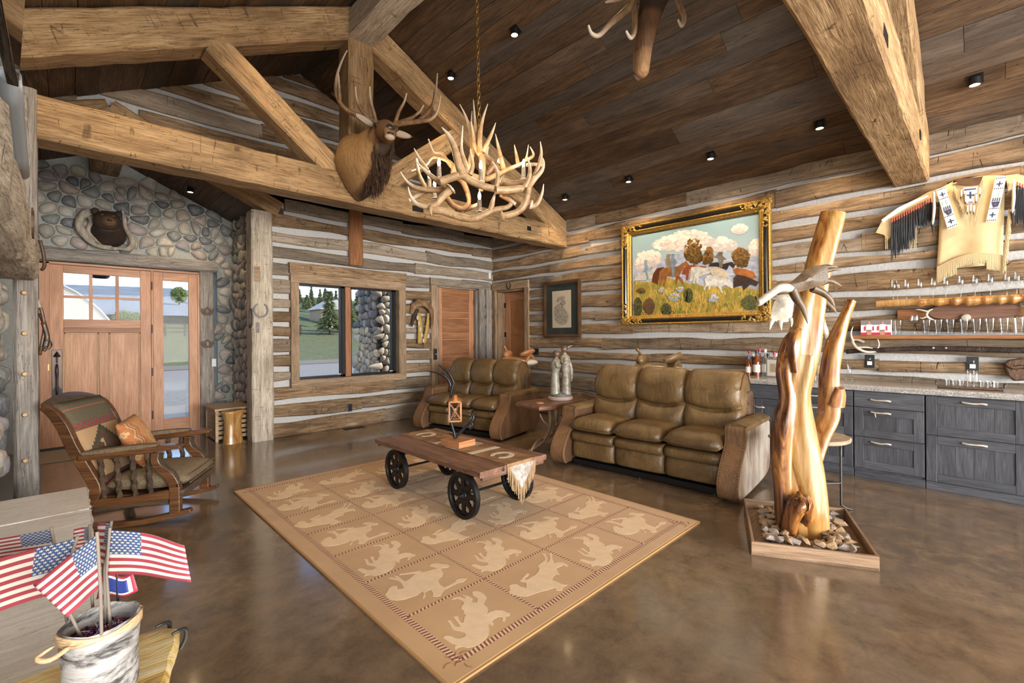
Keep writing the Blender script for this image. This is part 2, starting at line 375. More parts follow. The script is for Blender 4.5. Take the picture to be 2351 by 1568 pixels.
RX, RZ, SL = 2.48, 5.30, .5            # main ridge
def roof(x): return RZ-SL*abs(x-RX)
AX, AZ, AS = .36, 3.97, .45            # ridge of the lower entry ceiling
def aroof(x): return AZ-AS*abs(x-AX)
YB, XR, YE, XA = 6.98, 6.26, 8.40, 1.93
Y0 = -6.5

# floor
struct('floor', B(-1.6, 6.5, Y0-.1, YE+.3, -.12, 0).build('floor', 'concrete'))
# ---- log walls
def log_courses(parent, M, a0, a1, courses, gaps, top=None, low=None, mat='log', lens=(1.3, 2.9), cg=.032, wav=.045):
    """rows of logs between chinking lines; gaps are (a0,a1,z0,z1) openings in wall coordinates"""
    for i in range(len(courses)-1):
        z0, z1 = courses[i]+(cg if i else 0), courses[i+1]-cg; zm = (z0+z1)/2
        spans = [(a0, a1)]
        for g0, g1, h0, h1 in gaps:
            if h0 < zm < h1:
                ns = []
                for s0, s1 in spans:
                    if g1 <= s0 or g0 >= s1: ns.append((s0, s1)); continue
                    if g0 > s0: ns.append((s0, g0))
                    if g1 < s1: ns.append((g1, s1))
                spans = ns
        if top:
            lo, hi = top(z0); spans = [(max(s0, lo), min(s1, hi)) for s0, s1 in spans if min(s1, hi)-max(s0, lo) > .05]
        if low: spans = [q for s in spans for q in low(s, zm)]
        for s0, s1 in spans:
            x = s0
            while x < s1-.02:
                L = rnd.uniform(*lens)
                if s1-x-L < .5: L = s1-x
                _sd[0] += 1; sd = _sd[0]*2.3; w = min(wav, (z1-z0)*.26)
                hewn(L-.002, -.02-rnd.random()*.012, .05, 0, z1-z0, sd, .016, .006, w, .14).build('log', mat, parent, smooth=40, M=M @ Matrix.Translation((x, 0, z0)))
                x += L
wb = struct('wall_back'); wr = struct('wall_right')
def chink_panel(parent, rects, M, d0=.03, d1=.2):
    for a0, a1, z0, z1 in rects:
        o = B(a0, a1, d0, d1, z0, z1).build('chinking', 'chink', parent, M=M)
cb = [0, .24, .49, .75, .98, 1.2, 1.42, 1.61, 1.81, 2.03, 2.27, 2.51, 2.74, 2.98, 3.20, 3.44, 3.69, 3.93, 4.17, 4.42, 4.67, 4.92, 5.15, 5.3]
win = (2.33, 4.17, .70, 2.34); dr2 = (4.80, 5.90, 0, 2.37)
def alc(s, z):
    if z >= AZ+.2: return [s]
    e = (AZ+.2-z)/AS if z > 3.3 else 9
    out = []
    if z <= 3.3: return [(max(s[0], 2.0), s[1])] if s[1] > 2.05 else []
    if s[0] < AX-e: out.append((s[0], min(s[1], AX-e)))
    if s[1] > AX+e: out.append((max(s[0], AX+e), s[1]))
    return out
MBk = Matrix.Translation((0, YB, 0))
log_courses(wb, MBk, -1.3, XR, cb, [win, dr2, (4.7, 6.22, 2.2, 2.4)], top=lambda z: (RX-(RZ-z)/SL, RX+(RZ-z)/SL), low=alc)
chink_panel(wb, [(1.95, win[0], 0, 3.45), (win[0], win[1], 0, win[2]), (win[0], win[1], win[3], 3.45), (win[1], dr2[0], 0, 3.45), (dr2[0], dr2[1], dr2[3], 3.45), (dr2[1], XR, 0, 3.45)], MBk)
mbg = MB().prism([(AX, AZ+.1), (1.95, aroof(1.95)+.1), (XR+.15, aroof(1.95)+.1), (XR+.15, roof(XR)+.06), (RX, RZ+.06), (-1.4, roof(-1.3)+.06), (-1.4, aroof(-1.3)+.1)], .03, .2, 'y')
mbg.build('chinking', 'chink', wb, M=MBk)
MRt = Matrix.Translation((XR, 0, 0)) @ Matrix.Rotation(-PI/2, 4, 'Z')     # local x = -Y, local y = into the wall
cr = [0, .24, .48, .74, .99, 1.17, 1.41, 1.64, 1.86, 2.12, 2.30, 2.53, 2.74, 2.96, 3.21, 3.46]
dr3 = (-6.88, -6.03, 0, 2.34)
log_courses(wr, MRt, -YB, -Y0, cr, [dr3, (-6.98, -5.93, 2.2, 2.4), (-7.1, -6.86, 0, 2.4)])
chink_panel(wr, [(-YB-.2, dr3[0], 0, 3.6), (dr3[0], dr3[1], dr3[3], 3.6), (dr3[1], -Y0, 0, 3.6)], MRt)
# ---- ceilings: boards run along the ridge
def boards(parent, ridge, z, slope, side, xe, y0, y1, wr_=(.17, .27), mat='ceil_plank', lens=(2.2, 4.6)):
    c = math.sqrt(1+slope*slope); t = .0; ln = abs(xe-ridge)*c
    while t < ln-.02:
        w = min(rnd.uniform(*wr_), ln-t)
        if ln-t-w < .08: w = ln-t
        y = y0
        while y < y1-.02:
            L = rnd.uniform(*lens)
            if y1-y-L < .6: L = y1-y
            xa, xb = ridge+side*t/c, ridge+side*(t+w)/c; za, zb = z-slope*abs(xa-ridge), z-slope*abs(xb-ridge)
            ux = Vector((0, 1, 0)); uy = Vector((xb-xa, 0, zb-za)).normalized(); uz = ux.cross(uy)
            if uz.z < 0: uz = -uz; uy = -uy; o = Vector((xb, y, zb))
            else: o = Vector((xa, y, za))
            o = o+uz*rnd.uniform(0, .006)
            M = Matrix(((ux.x, uy.x, uz.x, o.x), (ux.y, uy.y, uz.y, o.y), (ux.z, uy.z, uz.z, o.z), (0, 0, 0, 1)))
            B(0, L-.003, .002, w-.002, 0, .022).build('ceiling_board', mat, parent, M=M)
            y += L
        t += w
def deck(name, pts, y0, y1, up=.03, th=.1):
    mb = MB(); poly = [(x, z+up) for x, z in pts]+[(x, z+up+th) for x, z in pts[::-1]]
    return struct(name, mb.prism(poly, y0, y1, 'y').build(name, 'ceil_plank'))
ce = deck('ceiling', [(-1.5, roof(-1.5)), (RX, RZ), (XR+.25, roof(XR+.25))], Y0-.1, YB+.1)
boards(ce, RX, RZ, SL, 1, XR, Y0, YB); boards(ce, RX, RZ, SL, -1, -1.3, Y0, YB)
ce2 = deck('ceiling_entry', [(-1.5, aroof(-1.5)), (AX, AZ), (XA+.3, aroof(XA+.3))], YB-.02, YE+.2)
boards(ce2, AX, AZ, AS, 1, XA+.1, YB-.02, YE); boards(ce2, AX, AZ, AS, -1, -1.3, YB-.02, YE)
# ---- river-stone masonry
def clip(poly, nx, ny, d):
    out = []
    for i in range(len(poly)):
        a, b = poly[i], poly[(i+1) % len(poly)]; da, db = a[0]*nx+a[1]*ny-d, b[0]*nx+b[1]*ny-d
        if da <= 0: out.append(a)
        if (da < 0) != (db < 0):
            t = da/(da-db); out.append((a[0]+(b[0]-a[0])*t, a[1]+(b[1]-a[1])*t))
    return out
def cobble(region, inside, dx, dz, seed, gap=.011, bulge=.05, jit=.33):
    """packed cobbles in a 2-D region (a0,a1,b0,b1): list of (centre, outline)"""
    R = random.Random(seed); pts = []; a0, a1, b0, b1 = region; z = b0+dz/2; k = 0
    while z < b1+dz:
        x = a0+(dx/2 if k % 2 else 0)
        while x < a1+dx:
            p = (x+R.uniform(-jit, jit)*dx, z+R.uniform(-jit, jit)*dz)
            pts.append(p); x += dx*R.choice((.7, .9, 1., 1.25))
        z += dz*R.uniform(.85, 1.15); k += 1
    res = []
    for p in pts:
        if not inside(*p): continue
        poly = [(p[0]-2*dx, p[1]-2*dz), (p[0]+2*dx, p[1]-2*dz), (p[0]+2*dx, p[1]+2*dz), (p[0]-2*dx, p[1]+2*dz)]
        for q in pts:
            if q is p or abs(q[0]-p[0]) > 3*dx or abs(q[1]-p[1]) > 3*dz: continue
            n = (q[0]-p[0], q[1]-p[1]); l = math.hypot(*n)
            if l < 1e-6: continue
            mid = ((p[0]+q[0])/2, (p[1]+q[1])/2); poly = clip(poly, n[0]/l, n[1]/l, (mid[0]*n[0]+mid[1]*n[1])/l-gap)
            if len(poly) < 3: break
        if len(poly) < 3: continue
        for _ in range(2):   # round the corners
            poly = [q for i in range(len(poly)) for q in ((poly[i][0]*.75+poly[(i+1) % len(poly)][0]*.25, poly[i][1]*.75+poly[(i+1) % len(poly)][1]*.25), (poly[i][0]*.25+poly[(i+1) % len(poly)][0]*.75, poly[i][1]*.25+poly[(i+1) % len(poly)][1]*.75))]
        st = max(1, len(poly)//12); poly = poly[::st]
        c = (sum(q[0] for q in poly)/len(poly), sum(q[1] for q in poly)/len(poly))
        if len(poly) > 4: res.append((c, poly, R.uniform(.7, 1.25)*bulge))
    return res
def stone_mesh(c, poly, h, mb=None):
    mb = mb or MB(); n = len(poly); d = [(x-c[0], y-c[1]) for x, y in poly]; ox, oy = (0, 0) if mb.v is None else (0, 0)
    rings = [[(x*s, y*s, h*t) for x, y in d] for s, t in ((.93, -.5), (1, 0), (.97, .35), (.84, .68), (.55, .93))]
    b = len(rings)
    mb.grid(rings, cv=True); mb.add(rings[-1]+[(0, 0, h)], [(i, (i+1) % n, n) for i in range(n)]); return mb
def masonry(parent, M, cells, mat='river_stone', limit=300):
    """local a,b in the plane, local z out of the wall"""
    rest = MB()
    for i, (c, poly, h) in enumerate(cells):
        if i < limit: stone_mesh(c, poly, h).build('stone', mat, parent, smooth=180, M=M @ Matrix.Translation((c[0], c[1], 0)))
        else: rest.M = Matrix.Translation((c[0], c[1], 0)); stone_mesh(c, poly, h, rest)
    if rest.v: rest.M = None; rest.build('stones', 'river_stone_mass', parent, smooth=180, M=M, kind='stuff')
we = struct('wall_entry')
B(1.70, XA+.1, YE, YE+.25, 0, 2.44).build('mortar', 'mortar', we)
MB().prism([(-1.3, 2.44), (XA+.1, 2.44), (XA+.1, aroof(XA+.1)+.05), (AX, AZ+.05), (-1.3, aroof(-1.3)+.05)], YE, YE+.25, 'y').build('mortar', 'mortar', we)
B(-1.3, -.26, YE, YE+.25, 0, 2.44).build('mortar', 'mortar', we)
MEn = Matrix.Translation((0, YE, 0)) @ Matrix.Rotation(PI/2, 4, 'X')
def ins_e(x, z):
    if z > aroof(x)-.03 or x > XA-.02 or x < -.36: return False
    if z > 2.66: return not (.18 < x < .57 and z > 3.64)
    return x > 1.66 and (z < 2.40 or x > 1.74)
masonry(we, MEn, cobble((-.4, XA, 0, 3.95), ins_e, .185, .14, 3, gap=.005))
wes = struct('wall_entry_right'); B(XA, XA+.2, 7.1, YE+.2, 0, aroof(XA)+.1).build('mortar', 'mortar', wes)
MEr = Matrix.Translation((XA, 0, 0)) @ Matrix.Rotation(-PI/2, 4, 'Z') @ Matrix.Rotation(PI/2, 4, 'X')
masonry(wes, MEr, cobble((-YE, -7.12, 0, 3.3), lambda a, z: z < 3.24 and -YE+.04 < a < -7.14, .18, .14, 5, gap=.005))
# left side: plain log wall, fireplace breast of river stone
wl = struct('wall_left')
B(-1.5, -1.3, Y0, -2.95, 0, 3.5).build('plaster', 'chink', wl); B(-1.5, -1.3, -.25, YE+.2, 0, 3.5).build('plaster', 'chink', wl)
B(-1.5, -1.3, -2.95, -.25, 0, .45).build('plaster', 'chink', wl); B(-1.5, -1.3, -2.95, -.25, 2.9, 3.5).build('plaster', 'chink', wl)
fb = struct('wall_fireplace', label='river stone fireplace breast beside the pegged post')
B(-1.3, -.385, 1.0, 4.97, 0, 3.72).build('mortar', 'mortar', fb)
MFp = Matrix.Translation((-.385, 0, 0)) @ Matrix.Rotation(PI/2, 4, 'Z') @ Matrix.Rotation(PI/2, 4, 'X')
masonry(fb, MFp, cobble((3.2, 4.95, 0, 3.6), lambda a, z: 3.3 < a < 4.9 and .45 < z < 3.5 and not 1.85 < z < 2.25, .19, .15, 11, bulge=.085))
# rear wall: glazed, lets the daylight in
wq = struct('wall_rear'); B(-1.5, XR+.2, Y0-.2, Y0, 0, .35).build('plaster', 'chink', wq)
MB().prism([(-1.5, 3.15), (XR+.2, 3.15), (XR+.2, roof(XR+.2)), (RX, RZ), (-1.5, roof(-1.5))], Y0-.2, Y0, 'y').build('plaster', 'chink', wq)
for x in (-1.5, 1.0, 3.6, 6.06): B(x, x+.4, Y0-.2, Y0, .35, 3.15).build('window_post', 'timber', wq)
for i, (a, b) in enumerate(((-1.1, 1.0), (1.4, 3.6), (4.0, 6.06))):
    struct('window_%d' % (i+3), B(a, b, Y0-.11, Y0-.1, .35, 3.15).build('glass_pane', 'pane'))
struct('window_6', B(-1.41, -1.4, -2.95, -.25, .45, 2.9).build('glass_pane', 'pane'))
# ---- roof trusses
def truss(name, y, label, w=.28, left=-.16, ridge_part=True):
    t = thing(name, label, 'truss'); ym = y+w/2; h = .34
    beam('tie_beam', (left-.1, ym, 3.13), (XR+.02, ym, 3.13), w, h, 'timber', t)
    d = .17; c = math.sqrt(1+SL*SL)
    beam('rafter', (-.95, ym, roof(-.95)-d*c-.01), (RX, ym, roof(RX)-d*c-.01), w, .34, 'timber', t)
    beam('rafter', (RX, ym, roof(RX)-d*c-.01), (XR, ym, roof(XR)-d*c-.01), w, .34, 'timber', t)
    beam('king_post', (RX, ym, 3.28), (RX, ym, 4.95), .31, .29, 'timber', t, up=(0, 1, 0))
    beam('strut', (1.02, ym-.01, 4.22), (2.2, ym-.01, 3.28), .24, .25, 'timber', t)
    beam('strut', (3.94, ym-.01, 4.22), (2.76, ym-.01, 3.28), .24, .25, 'timber', t)
    for x, z, a, b in ((3.15, 3.02, .16, .07), (5.25, 3.1, .09, .07), (1.0, 4.22, .0, .0)):
        if a: B(x, x+a, y-.004, y+.02, z, z+b).build('mortise', 'black_metal', t)
    return t
tr1 = truss('roof_truss', 5.03, 'hewn timber roof truss carrying the elk head, crossing in front of the window wall')
tr2 = truss('roof_truss', .36, 'hewn timber roof truss end above the fringed shirt, nearest the viewer')
rb = beam('ridge_beam', (RX, Y0, 5.02), (RX, 5.03, 5.02), .31, .33, 'timber_grey', None)
tag(rb, 'grey hewn ridge beam running from the king post towards the viewer under the peak', 'beam')
# entry posts and rafters
t = struct('trim_4', label='weathered grey hewn post with a horseshoe, between the stone and the window wall')
beam('shaft', (1.93, 7.03, 0), (1.93, 7.03, 3.17), .27, .27, 'timber_grey', t, up=(0, 1, 0))
B(1.825, 1.90, 6.888, 6.93, 2.18, 2.40).build('notch_block', 'casing', t, bevel=.01)
B(1.84, 1.885, 6.886, 6.92, 1.49, 1.63).build('mortise', 'leather_dark', t)
t = struct('trim_5', label='pair of timber rafters framing the lower entry ceiling behind the truss')
for sx, xe in ((1, 2.16), (-1, -1.2)):
    beam('rafter', (AX, 7.0, AZ+.07), (xe, 7.0, aroof(xe)+.07), .24, .22, 'timber', t)
o = beam('viga', (.375, 7.2, 3.78), (.375, YE+.02, 3.78), .31, .22, 'log', None); tag(o, 'dark log end under the peak of the entry ceiling, in the stone wall', 'beam')
o.location.y -= .0
hp = beam('hanger_board', (3.30, 6.93, 2.56), (3.30, 6.93, 3.42), .04, .23, 'plaque_wood', None, up=(1, 0, 0), jit=.004); tag(hp, 'red-brown vertical board hanging on the log wall above the window', 'board')
# fireplace post with pegs, mantel
t = thing('pegged_post', 'grey hewn fireplace post with a row of round wooden pegs, at the left edge', 'post')
beam('shaft', (-.222, 5.07, 0), (-.222, 5.07, 3.30), .13, .26, 'old_grey', t, up=(0, 1, 0), jit=.008)
for z in (.52, .86, 1.16, 1.46, 1.76, 2.62, 3.05):
    mb = MB().tube([(-.225, 4.99, z), (-.225, 4.93, z+.004), (-.225, 4.915, z+.005)], [.019, .019, .012], 10, 1); mb.build('peg', 'pale_wood', t, smooth=50)
mn = hewn(3.9, -.11, .12, 1.87, 2.20, 77, .03, .03, .03, .12).build('mantel', 'timber_grey', None, smooth=30, M=Matrix.Translation((-.262, 1.02, 0)) @ Matrix.Rotation(PI/2, 4, 'Z'))
tag(mn, 'rough thick log mantel across the fireplace at the left edge', 'mantel')
# ------------------------------------------------------------------ entry door with sidelight
d1 = struct('door_1', label='fir entry door with six small panes, two panels and a glazed sidelight'); YD = YE-.02
def fr(x0, x1, z0, z1, y0=YD-.02, y1=YD+.03, mat='fir', name='stile', par=None, vert=None):
    """board with its grain along the longer side"""
    w, h = x1-x0, z1-z0; v = h > w if vert is None else vert
    if v: return B(0, h, -w/2, w/2, 0, y1-y0).build(name, mat, par, bevel=.003, seg=1, M=Matrix(((0, 1, 0, (x0+x1)/2), (0, 0, 1, y0), (1, 0, 0, z0), (0, 0, 0, 1))))
    return B(0, w, 0, h, 0, y1-y0).build(name, mat, par, bevel=.003, seg=1, M=Matrix(((1, 0, 0, x0), (0, 0, 1, y0), (0, 1, 0, z0), (0, 0, 0, 1))))
lf = fr(-.16, -.03, .02, 2.39, name='leaf_stile', par=d1)
fr(.75, .87, .02, 2.39, name='leaf_stile', par=d1); fr(-.03, .75, 2.29, 2.39, name='top_rail', par=d1); fr(-.03, .75, 1.57, 1.68, name='lock_rail', par=d1); fr(-.03, .75, 1.505, 1.57, y0=YD-.035, name='shelf_moulding', mat='fir_dark', par=d1)
fr(-.03, .75, .02, .24, name='bottom_rail', par=d1); fr(.31, .41, .24, 1.505, name='mid_stile', par=d1)
for a, b in ((-.03, .31), (.41, .75)):
    p = fr(a, b, .24, 1.505, y0=YD+.012, name='panel', par=d1); 
    for q in ((a, a+.018, .24, 1.505), (b-.018, b, .24, 1.505)): fr(*q, y0=YD-.006, y1=YD+.02, mat='pale_wood', name='panel_moulding', par=d1)
    fr(a, b, 1.487, 1.505, y0=YD-.006, y1=YD+.02, mat='pale_wood', name='panel_moulding', par=d1)
    fr(a, b, .24, .258, y0=YD-.006, y1=YD+.02, mat='pale_wood', name='panel_moulding', par=d1)
for x in (.215, .485): fr(x, x+.035, 1.68, 2.29, name='glazing_bar', par=d1)
fr(-.03, .75, 1.965, 1.995, name='glazing_bar', par=d1, y0=YD-.018)
for a, b in ((-.03, .215), (.25, .485), (.52, .75)):
    for c, d in ((1.68, 1.965), (1.995, 2.29)): B(a, b, YD+.0, YD+.006, c, d).build('glass_pane', 'pane', d1)
fr(.895, 1.01, .03, 2.39, name='sidelight_stile', par=d1); fr(1.32, 1.43, .03, 2.39, name='sidelight_stile', par=d1)
fr(1.01, 1.32, 2.27, 2.39, name='sidelight_rail', par=d1); fr(1.01, 1.32, .03, .24, name='sidelight_rail', par=d1)
B(1.01, 1.32, YD+.0, YD+.006, .24, 2.27).build('glass_pane', 'pane', d1)
fr(-.26, -.158, .0, 2.42, y0=YD-.03, y1=YD+.05, name='jamb', par=d1); fr(.872, .893, 0, 2.4, y0=YD-.03, y1=YD+.05, name='mullion', par=d1); fr(1.43, 1.455, 0, 2.41, y0=YD-.03, y1=YD+.05, name='jamb', par=d1); fr(-.26, 1.455, 2.395, 2.425, y0=YD-.03, y1=YD+.05, name='head_jamb', par=d1)
B(-.26, 1.455, YD-.05, YD+.06, 0, .022).build('sill', 'black_metal', d1)
for z in (.32, .94, 1.56, 2.18):
    h = B(.872, .888, YD-.036, YD-.02, z-.055, z+.055).build('hinge', 'bronze', d1); MB().tube([(.88, YD-.04, z-.06), (.88, YD-.04, z+.06)], .007, 8, 1).build('hinge_pin', 'bronze', h, smooth=60)
hp = B(-.145, -.045, YD-.03, YD-.019, .64, 1.285).build('handle_plate', 'bronze', d1, bevel=.004)
MB().prism([(-.145, .64), (-.045, .64), (-.045, .76), (-.095, .83), (-.145, .76)], YD-.034, YD-.029, 'y').build('plate_arrow', 'black_metal', hp)
MB().tube([(-.095, YD-.03, .70), (-.095, YD-.07, .72), (-.095, YD-.075, .9), (-.095, YD-.08, 1.0), (-.095, YD-.07, 1.08), (-.095, YD-.03, 1.09)], [.011, .011, .012, .017, .013, .012], 10, 4).build('grip', 'bronze', hp, smooth=60)
MB().tube([(-.095, YD-.05, 1.11), (-.095, YD-.05, 1.19)], .009, 8, 1).build('arrow_shaft', 'bronze', hp, smooth=60)
MB().lathe([(.001, .075), (.012, .055), (.034, .012), (.03, 0), (.001, 0)], 12, (-.095, YD-.05, 1.19)).build('arrow_head', 'bronze', hp, smooth=40)
B(-.178, -.168, YD-.036, YD-.028, 1.02, 1.1).build('strike_plate', 'brass', d1)
tr_ = struct('trim_1', beam('trim_1', (-.36, YE-.02, 2.525), (1.69, YE-.02, 2.525), .16, .175, 'old_grey', None), label='old grey lintel beam over the entry door')
struct('trim_2', beam('trim_2', (1.552, YE-.0, 0), (1.552, YE-.0, 2.44), .19, .14, 'old_grey', None, up=(0, 1, 0)), label='old grey hewn jamb post right of the sidelight')
# ------------------------------------------------------------------ picture window in the back wall
w1 = struct('window_1', label='two-light picture window with a timber casing and dark frames'); YW = YB-.055
fr(2.29, 4.20, 2.35, 2.505, YW-.02, YB+.0, 'log', 'header', w1); fr(2.31, 4.195, 2.215, 2.352, YW, YB+.02, 'casing', 'top_casing', w1)
fr(2.31, 4.195, .685, .80, YW, YB+.02, 'casing', 'bottom_casing', w1); fr(2.31, 2.425, .80, 2.215, YW, YB+.02, 'casing', 'side_casing', w1); fr(4.06, 4.195, .80, 2.215, YW, YB+.02, 'casing', 'side_casing', w1)
B(2.31, 4.19, YB+.02, YB+.2, .62, .80).build('sill_box', 'casing', w1); B(2.31, 4.19, YB+.02, YB+.2, 2.215, 2.35).build('head_box', 'casing', w1)
B(2.31, 2.425, YB+.02, YB+.2, .8, 2.215).build('jamb', 'casing', w1); B(4.06, 4.19, YB+.02, YB+.2, .8, 2.215).build('jamb', 'casing', w1)
for a, b in ((2.425, 3.16), (3.24, 4.06)):
    s = thing('sash', '', ''); del s['label']; del s['category']; s.parent = w1
    for q in ((a, a+.03, .8, 2.215), (b-.075, b, .8, 2.215), (a, b, .8, .835), (a, b, 2.19, 2.215)): B(q[0], q[1], YB+.06, YB+.13, q[2], q[3]).build('sash_frame', 'black_metal', s)
    B(b-.06, b-.045, YB+.045, YB+.06, .81, 2.2).build('screen_channel', 'iron', s)
    B(a+.03, b-.075, YB+.095, YB+.10, .835, 2.19).build('glass_pane', 'pane', s)
    B(b-.13, b-.075, YB+.04, YB+.06, .838, .848).build('latch', 'white_plastic', s)
fr(3.155, 3.245, .8, 2.215, YB+.03, YB+.15, 'fir_dark', 'mullion', w1)
# ------------------------------------------------------------------ inner doors
d2 = struct('door_2', label='panelled fir door with horizontal panels at the end of the window wall'); Y2 = YB+.1
fr(4.71, 6.16, 2.355, 2.49, YB-.05, YB+.01, 'log', 'header', d2); fr(4.725, 4.86, 0, 2.355, YB-.045, YB+.02, 'casing', 'casing', d2); fr(5.86, 6.0, 0, 2.355, YB-.045, YB+.02, 'old_grey', 'casing', d2); fr(6.03, 6.17, 0, 2.355, YB-.06, YB+.02, 'old_grey', 'corner_board', d2)
fr(4.86, 4.93, 0, 2.355, YB+.02, YB+.16, 'old_grey', 'jamb', d2); fr(5.82, 5.88, 0, 2.355, YB+.02, YB+.16, 'old_grey', 'jamb', d2)
fr(4.93, 5.06, .01, 2.34, Y2, Y2+.045, 'fir', 'leaf_stile', d2); fr(5.71, 5.82, .01, 2.34, Y2, Y2+.045, 'fir', 'leaf_stile', d2)
fr(4.86, 5.90, 2.335, 2.375, YB+.02, YB+.2, 'old_grey', 'head_jamb', d2)
zz = [.01, .17, .5, .6, .93, 1.03, 1.37, 1.47, 1.78, 1.88, 2.28, 2.34]
for i in range(11):
    if i % 2 == 0: fr(5.06, 5.71, zz[i], zz[i+1], Y2, Y2+.045, 'fir_dark', 'rail', d2)
    else:
        p = fr(5.06, 5.71, zz[i], zz[i+1], Y2+.016, Y2+.04, 'fir_dark', 'panel', d2)
        for q in ((zz[i], zz[i]+.014), (zz[i+1]-.014, zz[i+1])): fr(5.06, 5.71, q[0], q[1], Y2+.004, Y2+.02, 'fir', 'panel_moulding', d2)
for z in (.3, 1.2, 2.1): B(5.815, 5.835, Y2-.012, Y2+.01, z-.05, z+.05).build('hinge', 'black_metal', d2)
lk = B(4.755, 4.83, YB-.062, YB-.045, 1.0, 1.2).build('lock_plate', 'black_plastic', d2, bevel=.004); MB().ell((4.80, YB-.066, 1.1), (.014, .01, .014), 10, 6).build('lock_knob', 'steel', lk, smooth=180)
d3 = struct('door_3', label='open doorway with fir door in the painting wall, horseshoe over it'); XD = XR+.2
def frx(y0, y1, z0, z1, x0, x1, mat, name, par):
    w, h = y1-y0, z1-z0
    if h > w: return B(0, h, 0, w, 0, x1-x0).build(name, mat, par, bevel=.003, seg=1, M=Matrix(((0, 0, 1, x0), (0, 1, 0, y0), (1, 0, 0, z0), (0, 0, 0, 1))))
    return B(0, w, 0, h, 0, x1-x0).build(name, mat, par, bevel=.003, seg=1, M=Matrix(((0, 0, 1, x0), (1, 0, 0, y0), (0, 1, 0, z0), (0, 0, 0, 1))))
frx(5.93, 6.95, 2.335, 2.48, XR-.06, XR+.0, 'casing', 'header', d3); frx(5.93, 6.04, 0, 2.335, XR-.055, XR+.01, 'casing', 'casing', d3); frx(6.86, 6.97, 0, 2.335, XR-.055, XR+.01, 'casing', 'casing', d3)
frx(6.03, 6.06, 0, 2.335, XR+.01, XR+.3, 'old_grey', 'jamb', d3); frx(6.84, 6.88, 0, 2.335, XR+.01, XR+.3, 'casing', 'jamb', d3); frx(6.03, 6.88, 2.30, 2.335, XR+.01, XR+.3, 'casing', 'head_jamb', d3)
frx(6.69, 6.84, .01, 2.3, XD, XD+.045, 'fir', 'leaf_stile', d3); frx(6.06, 6.16, .01, 2.3, XD, XD+.045, 'fir', 'leaf_stile', d3); frx(6.16, 6.69, 2.13, 2.3, XD, XD+.045, 'fir', 'rail', d3); frx(6.16, 6.69, .01, .25, XD, XD+.045, 'fir', 'rail', d3)
frx(6.16, 6.69, .25, 2.13, XD+.015, XD+.035, 'leather_tan', 'panel', d3)
for z in (.4, 1.45, 2.05): B(XD-.02, XD+.01, 6.81, 6.845, z-.05, z+.05).build('hinge', 'black_metal', d3)
for q in ((6.06, 6.69),): pass
B(XR+.3, XR+.34, 5.9, 7.0, 0, 2.5).build('backing', 'black_plastic', d3)
